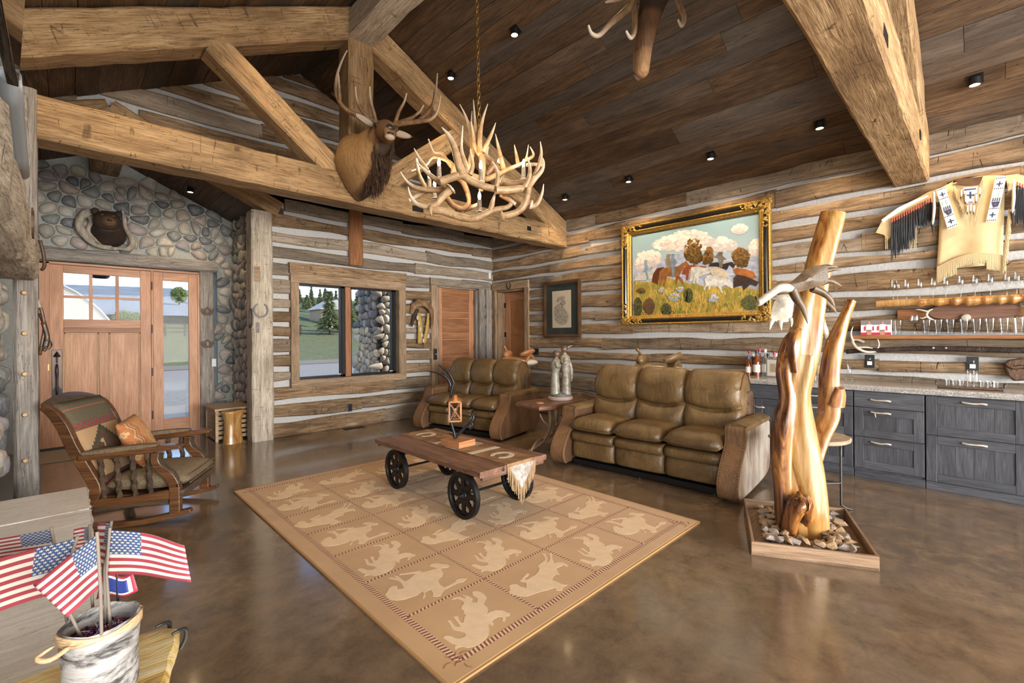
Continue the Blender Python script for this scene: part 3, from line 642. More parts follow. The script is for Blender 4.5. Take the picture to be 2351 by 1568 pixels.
# ------------------------------------------------------------------ outlines of woven and painted figures (metres)
RUGFIG = [[(0.042,0.174),(0.061,0.176),(0.075,0.154),(0.081,0.127),(0.096,0.112),(0.114,0.107),(0.13,0.111),(0.136,0.131),(0.13,0.15),(0.113,0.18),(0.112,0.198),(0.127,0.238),(0.132,0.266),(0.147,0.251),(0.139,0.227),(0.133,0.196),(0.147,0.178),(0.159,0.206),(0.167,0.244),(0.171,0.27),(0.192,0.253),(0.176,0.226),(0.17,0.2),(0.18,0.194),(0.208,0.223),(0.231,0.239),(0.224,0.25),(0.239,0.265),(0.244,0.296),(0.261,0.31),(0.284,0.319),(0.292,0.343),(0.287,0.38),(0.258,0.393),(0.279,0.399),(0.303,0.386),(0.312,0.355),(0.324,0.355),(0.322,0.389),(0.34,0.361),(0.344,0.323),(0.32,0.298),(0.335,0.278),(0.363,0.304),(0.364,0.348),(0.383,0.375),(0.403,0.366),(0.414,0.344),(0.414,0.309),(0.402,0.277),(0.376,0.258),(0.35,0.242),(0.346,0.204),(0.329,0.181),(0.306,0.164),(0.332,0.168),(0.363,0.157),(0.387,0.127),(0.387,0.103),(0.395,0.086),(0.377,0.074),(0.363,0.083),(0.339,0.064),(0.325,0.055),(0.324,0.069),(0.346,0.09),(0.334,0.107),(0.313,0.109),(0.288,0.106),(0.281,0.085),(0.263,0.071),(0.261,0.1),(0.232,0.061),(0.205,0.037),(0.168,0.024),(0.138,0.018),(0.108,0.023),(0.081,0.038),(0.068,0.063),(0.048,0.071),(0.034,0.066),(0.04,0.083),(0.054,0.089),(0.045,0.121),(0.042,0.149)],[(0.03,0.263),(0.05,0.275),(0.075,0.303),(0.102,0.309),(0.12,0.291),(0.103,0.254),(0.135,0.243),(0.15,0.294),(0.152,0.337),(0.141,0.37),(0.126,0.403),(0.146,0.395),(0.161,0.362),(0.163,0.408),(0.178,0.375),(0.175,0.336),(0.178,0.3),(0.214,0.31),(0.271,0.336),(0.241,0.354),(0.19,0.387),(0.197,0.398),(0.247,0.372),(0.289,0.348),(0.307,0.343),(0.301,0.318),(0.354,0.302),(0.396,0.292),(0.388,0.319),(0.376,0.35),(0.402,0.364),(0.43,0.348),(0.445,0.314),(0.465,0.287),(0.464,0.262),(0.443,0.257),(0.409,0.279),(0.386,0.22),(0.362,0.197),(0.335,0.189),(0.308,0.158),(0.299,0.123),(0.3,0.089),(0.348,0.091),(0.378,0.094),(0.398,0.108),(0.424,0.099),(0.446,0.072),(0.412,0.06),(0.38,0.073),(0.328,0.071),(0.286,0.07),(0.26,0.055),(0.237,0.037),(0.214,0.045),(0.201,0.062),(0.221,0.084),(0.233,0.124),(0.217,0.129),(0.193,0.122),(0.179,0.094),(0.151,0.073),(0.16,0.094),(0.186,0.119),(0.189,0.146),(0.151,0.132),(0.117,0.137),(0.08,0.144),(0.046,0.163),(0.023,0.195),(0.022,0.231)],[(0.047,0.274),(0.071,0.275),(0.091,0.255),(0.086,0.223),(0.101,0.19),(0.14,0.23),(0.124,0.265),(0.165,0.282),(0.216,0.297),(0.223,0.283),(0.201,0.272),(0.172,0.268),(0.159,0.249),(0.186,0.248),(0.237,0.249),(0.279,0.261),(0.311,0.284),(0.326,0.311),(0.375,0.321),(0.413,0.327),(0.45,0.367),(0.462,0.403),(0.475,0.382),(0.432,0.323),(0.389,0.292),(0.434,0.307),(0.477,0.341),(0.499,0.374),(0.51,0.355),(0.461,0.31),(0.422,0.259),(0.448,0.255),(0.47,0.233),(0.464,0.188),(0.444,0.172),(0.446,0.206),(0.412,0.211),(0.383,0.212),(0.36,0.18),(0.343,0.15),(0.331,0.169),(0.299,0.161),(0.264,0.144),(0.271,0.112),(0.271,0.075),(0.287,0.046),(0.258,0.052),(0.222,0.034),(0.202,0.054),(0.215,0.082),(0.169,0.092),(0.137,0.107),(0.096,0.119),(0.044,0.131),(0.019,0.157),(0.001,0.191),(-0.005,0.22),(0.023,0.239)]]
PAINT = [('hills',(0.42,0.45,0.55),[(3.697,2.362),(3.451,2.465),(3.204,2.511),(2.894,2.593),(2.676,2.422),(2.226,2.434),(2.069,2.392),(1.928,2.385),(1.931,1.986),(3.698,2.231)]),('cloud',(0.78,0.68,0.6),[(3.393,2.739),(3.337,2.806),(3.201,2.823),(3.096,2.856),(2.942,2.879),(2.793,2.878),(2.673,2.845),(2.557,2.767),(2.489,2.687),(2.466,2.626),(2.558,2.57),(2.723,2.593),(3.02,2.623),(3.203,2.636),(3.31,2.676)]),('cloud',(0.76,0.7,0.66),[(2.489,2.63),(2.421,2.711),(2.343,2.687),(2.268,2.642),(2.204,2.587),(2.225,2.523),(2.356,2.519),(2.49,2.537)]),('cloud',(0.8,0.62,0.56),[(3.681,2.492),(3.606,2.64),(3.506,2.665),(3.338,2.655),(3.257,2.593),(3.271,2.482),(3.409,2.422),(3.594,2.404)]),('cloud',(0.72,0.7,0.68),[(2.245,2.784),(2.181,2.828),(2.118,2.806),(2.067,2.764),(2.119,2.718),(2.224,2.746)]),('cloud',(0.72,0.7,0.7),[(2.038,2.562),(1.977,2.607),(1.932,2.568),(1.933,2.418),(2.038,2.432)]),('tree',(0.13,0.075,0.02),[(2.9,2.522),(2.881,2.688),(2.818,2.75),(2.733,2.749),(2.686,2.694),(2.651,2.618),(2.663,2.55),(2.64,2.488),(2.676,2.398),(2.748,2.395),(2.845,2.443)]),('tree',(0.18,0.07,0.025),[(2.647,2.418),(2.616,2.532),(2.569,2.607),(2.512,2.575),(2.501,2.47),(2.513,2.391),(2.606,2.367)]),('tree',(0.17,0.085,0.03),[(2.264,2.405),(2.236,2.503),(2.172,2.538),(2.089,2.504),(2.044,2.432),(2.06,2.325),(2.091,2.274),(2.195,2.297)]),('meadow',(0.42,0.3,0.05),[(3.698,2.244),(3.383,2.202),(3.153,2.256),(2.922,2.161),(2.762,2.135),(2.62,2.076),(2.25,2.034),(1.941,1.987),(1.93,1.723),(3.699,1.711)]),('horse',(0.62,0.58,0.52),[(3.683,2.256),(3.667,2.32),(3.594,2.358),(3.452,2.337),(3.381,2.393),(3.333,2.413),(3.319,2.387),(3.368,2.328),(3.396,2.255),(3.466,2.242)]),('rider',(0.25,0.35,0.42),[(3.514,2.543),(3.464,2.537),(3.472,2.493),(3.451,2.427),(3.465,2.364),(3.452,2.247),(3.48,2.25),(3.501,2.368),(3.514,2.447)]),('horse',(0.13,0.04,0.015),[(3.397,2.204),(3.368,2.328),(3.313,2.398),(3.205,2.405),(3.219,2.313),(3.287,2.244),(3.301,2.145),(3.328,2.172)]),('horse',(0.28,0.11,0.035),[(3.28,2.244),(3.272,2.344),(3.205,2.393),(3.099,2.387),(2.996,2.388),(2.87,2.452),(2.809,2.366),(2.834,2.357),(2.895,2.388),(2.946,2.309),(2.972,2.251),(2.922,2.198),(2.903,2.123),(2.922,2.125),(2.985,2.216),(3.024,2.121),(3.036,2.122),(3.023,2.244),(3.152,2.269),(3.193,2.123),(3.22,2.125),(3.206,2.237),(3.26,2.129),(3.274,2.142)]),('rider',(0.3,0.22,0.14),[(3.15,2.585),(3.098,2.578),(3.111,2.537),(3.105,2.437),(3.119,2.352),(3.152,2.393),(3.171,2.47)]),('rider',(0.2,0.25,0.3),[(3.078,2.576),(3.033,2.57),(3.046,2.516),(2.996,2.449),(3.034,2.417),(3.035,2.343),(3.048,2.234),(3.074,2.236),(3.08,2.348),(3.105,2.425)]),('steer',(0.3,0.07,0.025),[(2.934,2.271),(2.908,2.366),(2.797,2.389),(2.583,2.341),(2.677,2.304),(2.821,2.332),(2.847,2.179),(2.872,2.181),(2.871,2.265)]),('horse',(0.035,0.025,0.02),[(2.56,2.338),(2.536,2.382),(2.445,2.382),(2.368,2.35),(2.259,2.365),(2.216,2.321),(2.238,2.279),(2.291,2.33),(2.324,2.266),(2.446,2.325)]),('rider',(0.2,0.16,0.12),[(2.417,2.516),(2.372,2.51),(2.378,2.465),(2.323,2.402),(2.367,2.407),(2.379,2.306),(2.418,2.316),(2.428,2.437),(2.49,2.457),(2.462,2.465)]),('steer',(0.6,0.57,0.5),[(2.816,2.236),(2.797,2.353),(2.7,2.36),(2.606,2.32),(2.526,2.265),(2.56,2.245),(2.607,2.238),(2.701,2.212),(2.708,2.119),(2.726,2.12),(2.737,2.192),(2.756,2.123),(2.774,2.124),(2.761,2.23),(2.81,2.151),(2.829,2.165)]),('steer',(0.6,0.5,0.36),[(2.56,2.315),(2.491,2.324),(2.39,2.296),(2.325,2.221),(2.292,2.173),(2.303,2.151),(2.391,2.182),(2.515,2.217)]),('steer',(0.4,0.13,0.03),[(2.243,2.268),(2.195,2.28),(2.091,2.252),(1.999,2.209),(1.96,2.129),(2.01,2.123),(2.123,2.167),(2.217,2.199)]),('steer',(0.05,0.03,0.025),[(2.239,2.145),(2.196,2.196),(2.102,2.165),(2.02,2.124),(1.94,2.073),(1.97,2.022),(2.041,2.05),(2.072,2.019),(2.119,1.979),(2.134,2.047),(2.218,2.031),(2.24,2.022)]),('steer',(0.68,0.66,0.6),[(2.619,2.181),(2.549,2.221),(2.447,2.199),(2.358,2.162),(2.293,2.133),(2.25,2.079),(2.25,2.017),(2.293,2.037),(2.337,2.075),(2.392,2.057),(2.376,1.97),(2.392,1.972),(2.431,2.054),(2.538,2.081),(2.545,2.017),(2.562,2.036),(2.561,2.083),(2.596,2.074),(2.614,2.017),(2.626,2.041),(2.602,2.098)]),('bush',(0.28,0.35,0.3),[(2.961,1.952),(2.978,1.924),(3.023,1.902),(3.079,1.905),(3.124,1.933),(3.142,1.964),(3.124,1.992),(3.078,2.014),(3.022,2.01),(2.978,1.982)]),('bush',(0.06,0.08,0.03),[(2.775,1.964),(2.787,1.914),(2.818,1.872),(2.856,1.874),(2.887,1.92),(2.898,1.972),(2.886,2.022),(2.855,2.064),(2.817,2.061),(2.787,2.015)]),('bush',(0.28,0.35,0.3),[(2.426,1.9),(2.439,1.873),(2.473,1.852),(2.515,1.854),(2.55,1.88),(2.563,1.908),(2.549,1.935),(2.515,1.957),(2.473,1.954),(2.439,1.928)]),('bush',(0.3,0.36,0.3),[(2.904,2.057),(2.915,2.039),(2.943,2.024),(2.978,2.027),(3.007,2.046),(3.018,2.066),(3.006,2.084),(2.978,2.099),(2.943,2.096),(2.914,2.077)]),('bush',(0.3,0.36,0.3),[(3.2,2.068),(3.209,2.048),(3.233,2.033),(3.262,2.035),(3.286,2.054),(3.295,2.075),(3.285,2.094),(3.262,2.109),(3.232,2.107),(3.209,2.088)]),('bush',(0.35,0.1,0.03),[(3.496,2.084),(3.51,2.064),(3.545,2.049),(3.59,2.052),(3.626,2.073),(3.64,2.095),(3.626,2.114),(3.589,2.129),(3.545,2.126),(3.509,2.105)]),('bush',(0.06,0.07,0.03),[(3.555,1.842),(3.569,1.767),(3.606,1.703),(3.651,1.705),(3.687,1.772),(3.701,1.849),(3.686,1.925),(3.649,1.989),(3.604,1.986),(3.568,1.918)]),('bush',(0.14,0.06,0.035),[(3.344,1.844),(3.363,1.784),(3.412,1.734),(3.473,1.737),(3.522,1.792),(3.54,1.854),(3.521,1.915),(3.471,1.965),(3.41,1.961),(3.362,1.906)]),('bush',(0.06,0.07,0.03),[(3.091,1.782),(3.106,1.736),(3.145,1.698),(3.195,1.7),(3.234,1.742),(3.249,1.789),(3.234,1.835),(3.193,1.872),(3.144,1.87),(3.105,1.828)]),('bush',(0.1,0.11,0.035),[(1.942,1.815),(1.961,1.77),(2.012,1.733),(2.075,1.736),(2.126,1.778),(2.146,1.826),(2.125,1.872),(2.073,1.909),(2.01,1.905),(1.96,1.862)])]
# ------------------------------------------------------------------ shape helpers
_F = Vector((math.sin(.772), math.cos(.772), 0)); _R = Vector((math.cos(.772), -math.sin(.772), 0))
_R2 = _R*math.cos(-.007)+Vector((0, 0, 1))*math.sin(-.007); _U2 = Vector((0, 0, 1))*math.cos(-.007)-_R*math.sin(-.007)
def at(u, v, d):
    """surveyed point: sight line (u,v) of the photograph taken at a distance d in front of the lens"""
    return Vector((0, 0, 1.42))+(_F+_R2*((u-1175.5)/1049.2)-_U2*((v-771.5)/1049.2))*d
def loft(mb, secs, side, n=14, k=4, caps=True, sq=1.0):
    """secs: (centre xyz, half width along side, half height); closed skin through oval sections"""
    Q = spline([tuple(c)+(a, b) for c, a, b in secs], k); S = Vector(side).normalized(); rings = []
    C = [Vector(q[:3]) for q in Q]
    for i, q in enumerate(Q):
        t = C[min(i+1, len(C)-1)]-C[max(i-1, 0)]; V = t.cross(S); V = V.normalized() if V.length > 1e-6 else Vector((0, 0, 1))
        r = []
        for j in range(n):
            ca, sa = math.cos(2*PI*j/n), math.sin(2*PI*j/n)
            ca = math.copysign(abs(ca)**sq, ca); sa = math.copysign(abs(sa)**sq, sa)
            r.append(C[i]+S*(ca*max(q[3], 1e-4))+V*(sa*max(q[4], 1e-4)))
        rings.append(r)
    mb.grid(rings, cv=True)
    if caps: mb.add(rings[0], [tuple(range(n))[::-1]]); mb.add(rings[-1], [tuple(range(n))])
    return mb
def pillow(w, h, t, n=14, pinch=.35, edge=.12):
    """cushion lying in local X-Z, bulging along Y"""
    mb = MB()
    for sg in (-1, 1):
        P = []
        for i in range(n+1):
            a = -1+2*i/n; row = []
            for j in range(n+1):
                b = -1+2*j/n; f = max(0, (1-abs(a)**3)*(1-abs(b)**3))**.5; s = 1-edge*(abs(a*b))**2*0-.05*((1-abs(b)**2) if abs(a) > .99 else 0)
                row.append((a*w/2*s, sg*t/2*f, b*h/2*s))
            P.append(row)
        mb.grid(P, flip=sg > 0)
    return mb
def studs(pts, r=.006, normal=(-1, 0, 0)):
    mb = MB(); nn = Vector(normal).normalized(); a = nn.orthogonal().normalized(); b = nn.cross(a)
    for p in pts:
        p = Vector(p); ring = [p+a*(r*math.cos(PI*j/3))+b*(r*math.sin(PI*j/3)) for j in range(6)]
        mb.add(ring+[p+nn*r*.7], [(j, (j+1) % 6, 6) for j in range(6)])
    return mb

# ------------------------------------------------------------------ rug
@D('rug_weave')
def _(n):
    m = N(n); v = m.coord(); w = m.n('TexWave', Vector=v, Scale=260.).outputs['Fac']; a = m.noise(v, 2.5, 4); g = m.noise(v, 90, 2)
    m.bump(m.math('ADD', w, g), .25, .004); return m.done(m.ramp(a, (.3, (.42, .245, .10)), (.7, (.50, .305, .135))), .95, Sheen_Weight=.1)
mottled('rug_pale', (.60, .435, .27), (.68, .51, .335), 20, .95, rand=False); plain('rug_edge', (.35, .19, .07), .95); plain('rope_dark', (.22, .07, .045), .95)
GX = [1.21, 1.73, 2.25, 2.78, 3.29]; GY = [1.59, 2.02, 2.47, 2.91, 3.37, 3.81, 4.25, 4.70]
rug = thing('area_rug', 'tan area rug woven with pale bronc riders in a rope grid', 'rug', TR(0, 0, 0))
B(1.10, 3.41, 1.50, 4.80, .0005, .012).build('pile', 'rug_weave', rug, bevel=.004)
for q in ((1.09, 1.10, 1.49, 4.81), (3.41, 3.42, 1.49, 4.81), (1.10, 3.41, 1.49, 1.50), (1.10, 3.41, 4.80, 4.81)): B(*q, .0005, .011).build('binding', 'rug_edge', rug)
kinds = [[0, 2, 0, 2], [1, 0, 1, 2], [0, 2, 0, 1], [1, 0, 1, 0], [2, 1, 2, 1], [1, 0, 1, 2], [0, 2, 0, 1]]
kinds[0][3] = 1; figm = []
for f in RUGFIG:
    o = MB().prism(f, .0118, .0128).build('rider_figure', 'rug_pale', rug); figm.append(o)
first = [True]*3
for j in range(7):
    for i in range(4):
        k = kinds[j][i]; M = Matrix.Translation((GX[i], GY[j], 0))
        if first[k]: figm[k].matrix_basis = M; first[k] = False
        else:
            c = figm[k].copy(); COL.objects.link(c); c.parent = rug; c.matrix_basis = M
def rope(p, q, w=.011):
    """dashes of a woven rope between two points: pale and dark strands"""
    a, b = MB(), MB(); p, q = Vector(p), Vector(q); d = (q-p); L = d.length; d.normalize(); s = Vector((-d.y, d.x, 0)); n = int(L/.022)
    for i in range(n):
        c = p+d*(i+.5)*L/n
        for mb, o, h in ((a, 0, .0008), (b, .011, .0004)):
            e = c+d*o; mb.add([e-d*.008-s*w, e+d*.002-s*w, e+d*.009+s*w, e-d*.001+s*w][::1], [(0, 1, 2, 3)]); 
            for t in range(4): v = mb.v[-4+t]; mb.v[-4+t] = (v[0], v[1], .0122+h)
    return a, b
ra, rb_ = MB(), MB()
for x in GX:
    a, b = rope((x, GY[0], 0), (x, GY[-1], 0), .016 if x in (GX[0], GX[-1]) else .009); ra.add(a.v, a.f); rb_.add(b.v, b.f)
for y in GY:
    a, b = rope((GX[0], y, 0), (GX[-1], y, 0), .016 if y in (GY[0], GY[-1]) else .009); ra.add(a.v, a.f); rb_.add(b.v, b.f)
ra.build('rope_pattern', 'rug_pale', rug, kind='stuff'); rb_.build('rope_pattern_dark', 'rope_dark', rug, kind='stuff')
for x in (GX[0], GX[-1]):
    for y in (GY[0], GY[-1]):
        kn = MB(); R = random.Random(int(x*9+y))
        for q in range(9):
            a = R.uniform(0, 6.3); c = Vector((x+R.uniform(-.05, .05), y+R.uniform(-.05, .05), .0126)); kn.tube([c+Vector((math.cos(a+s)*.03, math.sin(a+s)*.03, 0)) for s in (0, .8, 1.6)], .007, 5, 2, flat=.12, up=(0, 0, .01) if 0 else None)
        o = kn.build('corner_knot', 'rope_dark', rug, kind='stuff'); 
        for v in o.data.vertices: v.co.z = .0122+min(.002, max(0, (v.co.z-.0126)*.2+.001))
# ------------------------------------------------------------------ coffee table on cart wheels
ct = thing('coffee_table', 'plank coffee table on four black iron cart wheels, on the rug', 'table', TR(2.48, 3.3, .0))
for i, (a, b) in enumerate(((-.36, -.115), (-.112, .12), (.123, .36))):
    hewn(1.56, a, b, .395, .44, 40+i, .006, .003, 0, .2).build('plank', 'table_top', ct, smooth=30, M=Matrix.Translation((0, -.78, 0)) @ Matrix.Rotation(PI/2, 4, 'Z') @ Matrix.Scale(-1, 4, (0, 1, 0)) if 0 else Matrix.Rotation(PI/2, 4, 'Z') @ Matrix.Translation((-.78, 0, 0)))
for sy in (-.775, .745):
    B(-.33, .33, sy, sy+.03, .37, .396).build('batten', 'table_top', ct)
for s in (-1, 1): MB().lathe([(.0001, .004), (.012, .003), (.014, 0)], 10).build('bolt_head', 'iron_worn', ct, M=Matrix.Translation((s*.13, -.782, .415)) @ Matrix.Rotation(PI/2, 4, 'X'))
def cart_wheel(parent, x, y, R=.18, s=1):
    w = thing('wheel', '', ''); del w['label']; del w['category']; w.parent = parent; w.matrix_basis = Matrix.Translation((x, y, R+.0135)) @ Matrix.Rotation(PI/2*s, 4, 'Y')
    mb = MB(); mb.lathe([(R-.028, -.02), (R, -.02), (R+.001, 0), (R, .02), (R-.028, .02), (R-.032, .006), (R-.032, -.006), (R-.028, -.02)], 40); mb.build('rim', 'iron', w, smooth=40)
    # web with eight tear-drop holes: annulus sectors left between the holes
    n = 96; ri, ro = .035, R-.03; P = []
    mb = MB(); rs = [ri, .062, .075, .09, .108, .122, .132, ro]
    for a in range(n):
        ph = (a/n*8) % 1-.5
        for q in range(len(rs)-1):
            rm = (rs[q]+rs[q+1])/2; hw = .30 if .108 < rm < .122 else (.25 if .09 < rm < .132 else (.15 if .075 < rm < .09 else (.08 if .062 < rm < .075 else 0)))
            if abs(ph) < hw: continue
            b = (a+1)/n
            for z, fl in ((.005, 0), (-.005, 1)):
                v = [(rs[q]*math.cos(2*PI*a/n), rs[q]*math.sin(2*PI*a/n), z), (rs[q+1]*math.cos(2*PI*a/n), rs[q+1]*math.sin(2*PI*a/n), z), (rs[q+1]*math.cos(2*PI*b), rs[q+1]*math.sin(2*PI*b), z), (rs[q]*math.cos(2*PI*b), rs[q]*math.sin(2*PI*b), z)]
                mb.add(v, [(3, 2, 1, 0) if fl else (0, 1, 2, 3)])
    mb.build('web', 'iron', w)
    MB().lathe([(.0001, .045), (.012, .045), (.014, .03), (.02, .028), (.024, .02), (.04, .012), (.045, 0), (.04, -.012), (.02, -.02), (.0001, -.02)], 16).build('hub', 'iron', w, smooth=40)
    return w
for y in (-.5, .5):
    cart_wheel(ct, -.29, y, s=-1); cart_wheel(ct, .29, y)
    MB().tube([(-.29, y, .1935), (.29, y, .1935)], .011, 8, 1).build('axle', 'iron', ct, smooth=60)
    for x in (-.24, .24):
        for dy in (-.06, .06): MB().tube([(x, y, .1935), (x, y+dy*.4, .25), (x, y+dy, .372), (x, y+dy, .394)], [.013, .012, .014, .016], 6, 2).build('bracket_arm', 'iron', ct, smooth=60)
        B(x-.03, x+.03, y-.09, y+.09, .384, .396).build('bracket_plate', 'iron', ct)
# ------------------------------------------------------------------ hide table runner
plain('hide_fringe', (.36, .24, .13), .9); hide('runner_hide', (.2, .095, .035), (.33, .19, .09), (.09, .04, .016), 8., st=(1, 1, 1)); hide('runner_white', (.3, .26, .22), (.48, .44, .4), (.15, .11, .085), 30., st=(1, 1, 1)); plain('runner_pale', (.52, .44, .34), .9)
rn = thing('table_runner', 'brown cowhide runner with white horseshoes and a fringed point, on the coffee table', 'runner', TR(2.545, 3.3, .4415))
B(-.16, .16, -.775, .765, 0, .006).build('hide_strip', 'runner_hide', rn, bevel=.002)
for y in (-.33, .18): B(-.16, .16, y-.03, y+.03, .0055, .0075).build('white_band', 'runner_pale', rn)
B(-.16, .16, -.14, .02, .0055, .0072).build('white_patch', 'runner_white', rn)
def horseshoe(r, t, th, n=14, open_=.55):
    mb = MB(); P = []
    for i in range(n+1):
        a = PI/2+open_+(2*PI-2*open_)*i/n; c = Vector((math.cos(a)*r, math.sin(a)*r*1.12, 0)); d = Vector((math.cos(a), math.sin(a), 0)); w = t*(1-.25*abs(2*i/n-1)**2)
        P.append([c-d*w+Vector((0, 0, 0)), c+d*w, c+d*w+Vector((0, 0, th)), c-d*w+Vector((0, 0, th))])
    mb.grid(P, cv=True); mb.add(P[0], [(0, 1, 2, 3)]); mb.add(P[-1], [(3, 2, 1, 0)]); return mb
for y in (-.56, .55): horseshoe(.075, .022, .0025).build('horseshoe_patch', 'runner_pale', rn, M=TR(0, y, .0055, PI/2))
tri = [(-.15, 0), (.15, 0), (0, -.21)]
MB().prism(tri, -.7825, -.7885, 'y').build('white_point', 'runner_white', rn, M=Matrix.Translation((0, 0, -.002)))
MB().prism([(-.16, .006), (.16, .006), (.16, -.02), (-.16, -.02)], -.775, -.789, 'y').build('fold', 'runner_hide', rn)
fm = MB()
for i in range(44):
    x = -.155+.31*i/43; z0 = -.21*(1-abs(x)/.15) if abs(x) < .15 else 0; R = rnd.uniform(-.006, .006)
    fm.tube([(x, -.786, z0), (x+R, -.788, z0-.06), (x+R*1.6, -.787, z0-.12-rnd.random()*.015)], [.003, .003, .002], 4, 1)
fm.build('fringe', 'hide_fringe', rn, kind='stuff')
# ------------------------------------------------------------------ iron antler stand and lantern
ls = thing('antler_stand', 'black iron antler stand on a wood block, on the coffee table', 'stand', TR(2.50, 3.27, .4495, .1))
B(-.10, .10, -.12, .12, 0, .055).build('block', 'lantern_wood', ls, bevel=.004)
O = Vector((2.50, 3.27, .4495)); Mi = (Matrix.Translation(O) @ Matrix.Rotation(.1, 4, 'Z')).inverted()
def lp(pts, d): return [Mi @ at(850+x/3.408, 760+y/3.408, d+(q[0] if q else 0)) for x, y, *q in pts]
dd = O.dot(_F)
MB().tube(lp([(665, 835), (655, 790), (635, 720), (625, 620), (628, 520), (640, 450), (652, 410)], dd), [.016, .012, .013, .012, .011, .013, .012], 8).build('main_stem', 'black_metal', ls, smooth=60)
MB().tube(lp([(630, 430), (610, 380), (575, 350), (520, 325), (432, 312)], dd), [.012, .013, .014, .009, .003], 8).build('tine', 'black_metal', ls, smooth=60)
MB().tube(lp([(655, 410), (640, 370), (610, 320), (570, 290), (533, 262)], dd), [.013, .012, .012, .009, .003], 8).build('tine', 'black_metal', ls, smooth=60)
MB().tube(lp([(600, 360), (585, 335), (570, 300)], dd), [.008, .007, .003], 6).build('tine', 'black_metal', ls, smooth=60)
MB().tube(lp([(660, 835), (700, 800), (750, 745), (790, 710), (808, 670), (790, 642), (750, 635)], dd), [.016, .013, .012, .016, .013, .008, .003], 8).build('side_branch', 'black_metal', ls, smooth=60)
MB().tube(lp([(785, 700), (800, 740), (775, 775)], dd), [.012, .009, .003], 8).build('tine', 'black_metal', ls, smooth=60)
MB().tube(lp([(655, 825), (640, 810), (612, 800)], dd), [.01, .007, .002], 6).build('tine', 'black_metal', ls, smooth=60)
lt = thing('lantern', 'small copper-topped wood lantern with crossed sides, hanging over the coffee table', 'lantern', Matrix.Translation(at(850+664/3.408, 760+705/3.408, dd-.03)) @ Matrix.Rotation(.95, 4, 'Z'))
s = .057; h = .17; px = .0
for z in (0, h): 
    for q in ((-s, s, -s, -s+.012), (-s, s, s-.012, s), (-s, -s+.012, -s, s), (s-.012, s, -s, s)): B(*q, z, z+.014).build('frame_rail', 'lantern_wood', lt)
B(-s, s, -s, s, .0, .005).build('base', 'lantern_wood', lt)
for x in (-s, s-.012):
    for y in (-s, s-.012): B(x, x+.012, y, y+.012, 0, h).build('corner_post', 'lantern_wood', lt)
for k in range(4):
    M = Matrix.Rotation(k*PI/2, 4, 'Z')
    for a in (-1, 1): MB().tube([(-s*.9*a, s-.005, .012), (s*.9*a, s-.005, h)], .0035, 4, 1).build('cross_bar', 'lantern_wood', lt, M=M)
MB().lathe([(s*1.35, h+.014), (s*1.1, h+.024), (.03, h+.04), (.022, h+.05), (.026, h+.055), (.008, h+.066), (.0001, h+.07)], 20, k=2).build('cap', 'copper', lt, smooth=50)
MB().tube([(.018*math.cos(a), 0, h+.088+.018*math.sin(a)) for a in [2*PI*i/14 for i in range(15)]], .003, 6, 1).build('ring', 'iron', lt, smooth=60)
MB().lathe([(.0001, .13), (.02, .125), (.024, .1), (.024, .03), (.014, .012), (.0001, .01)], 14, k=2).build('glass_bulb', 'thin_glass', lt, smooth=180)
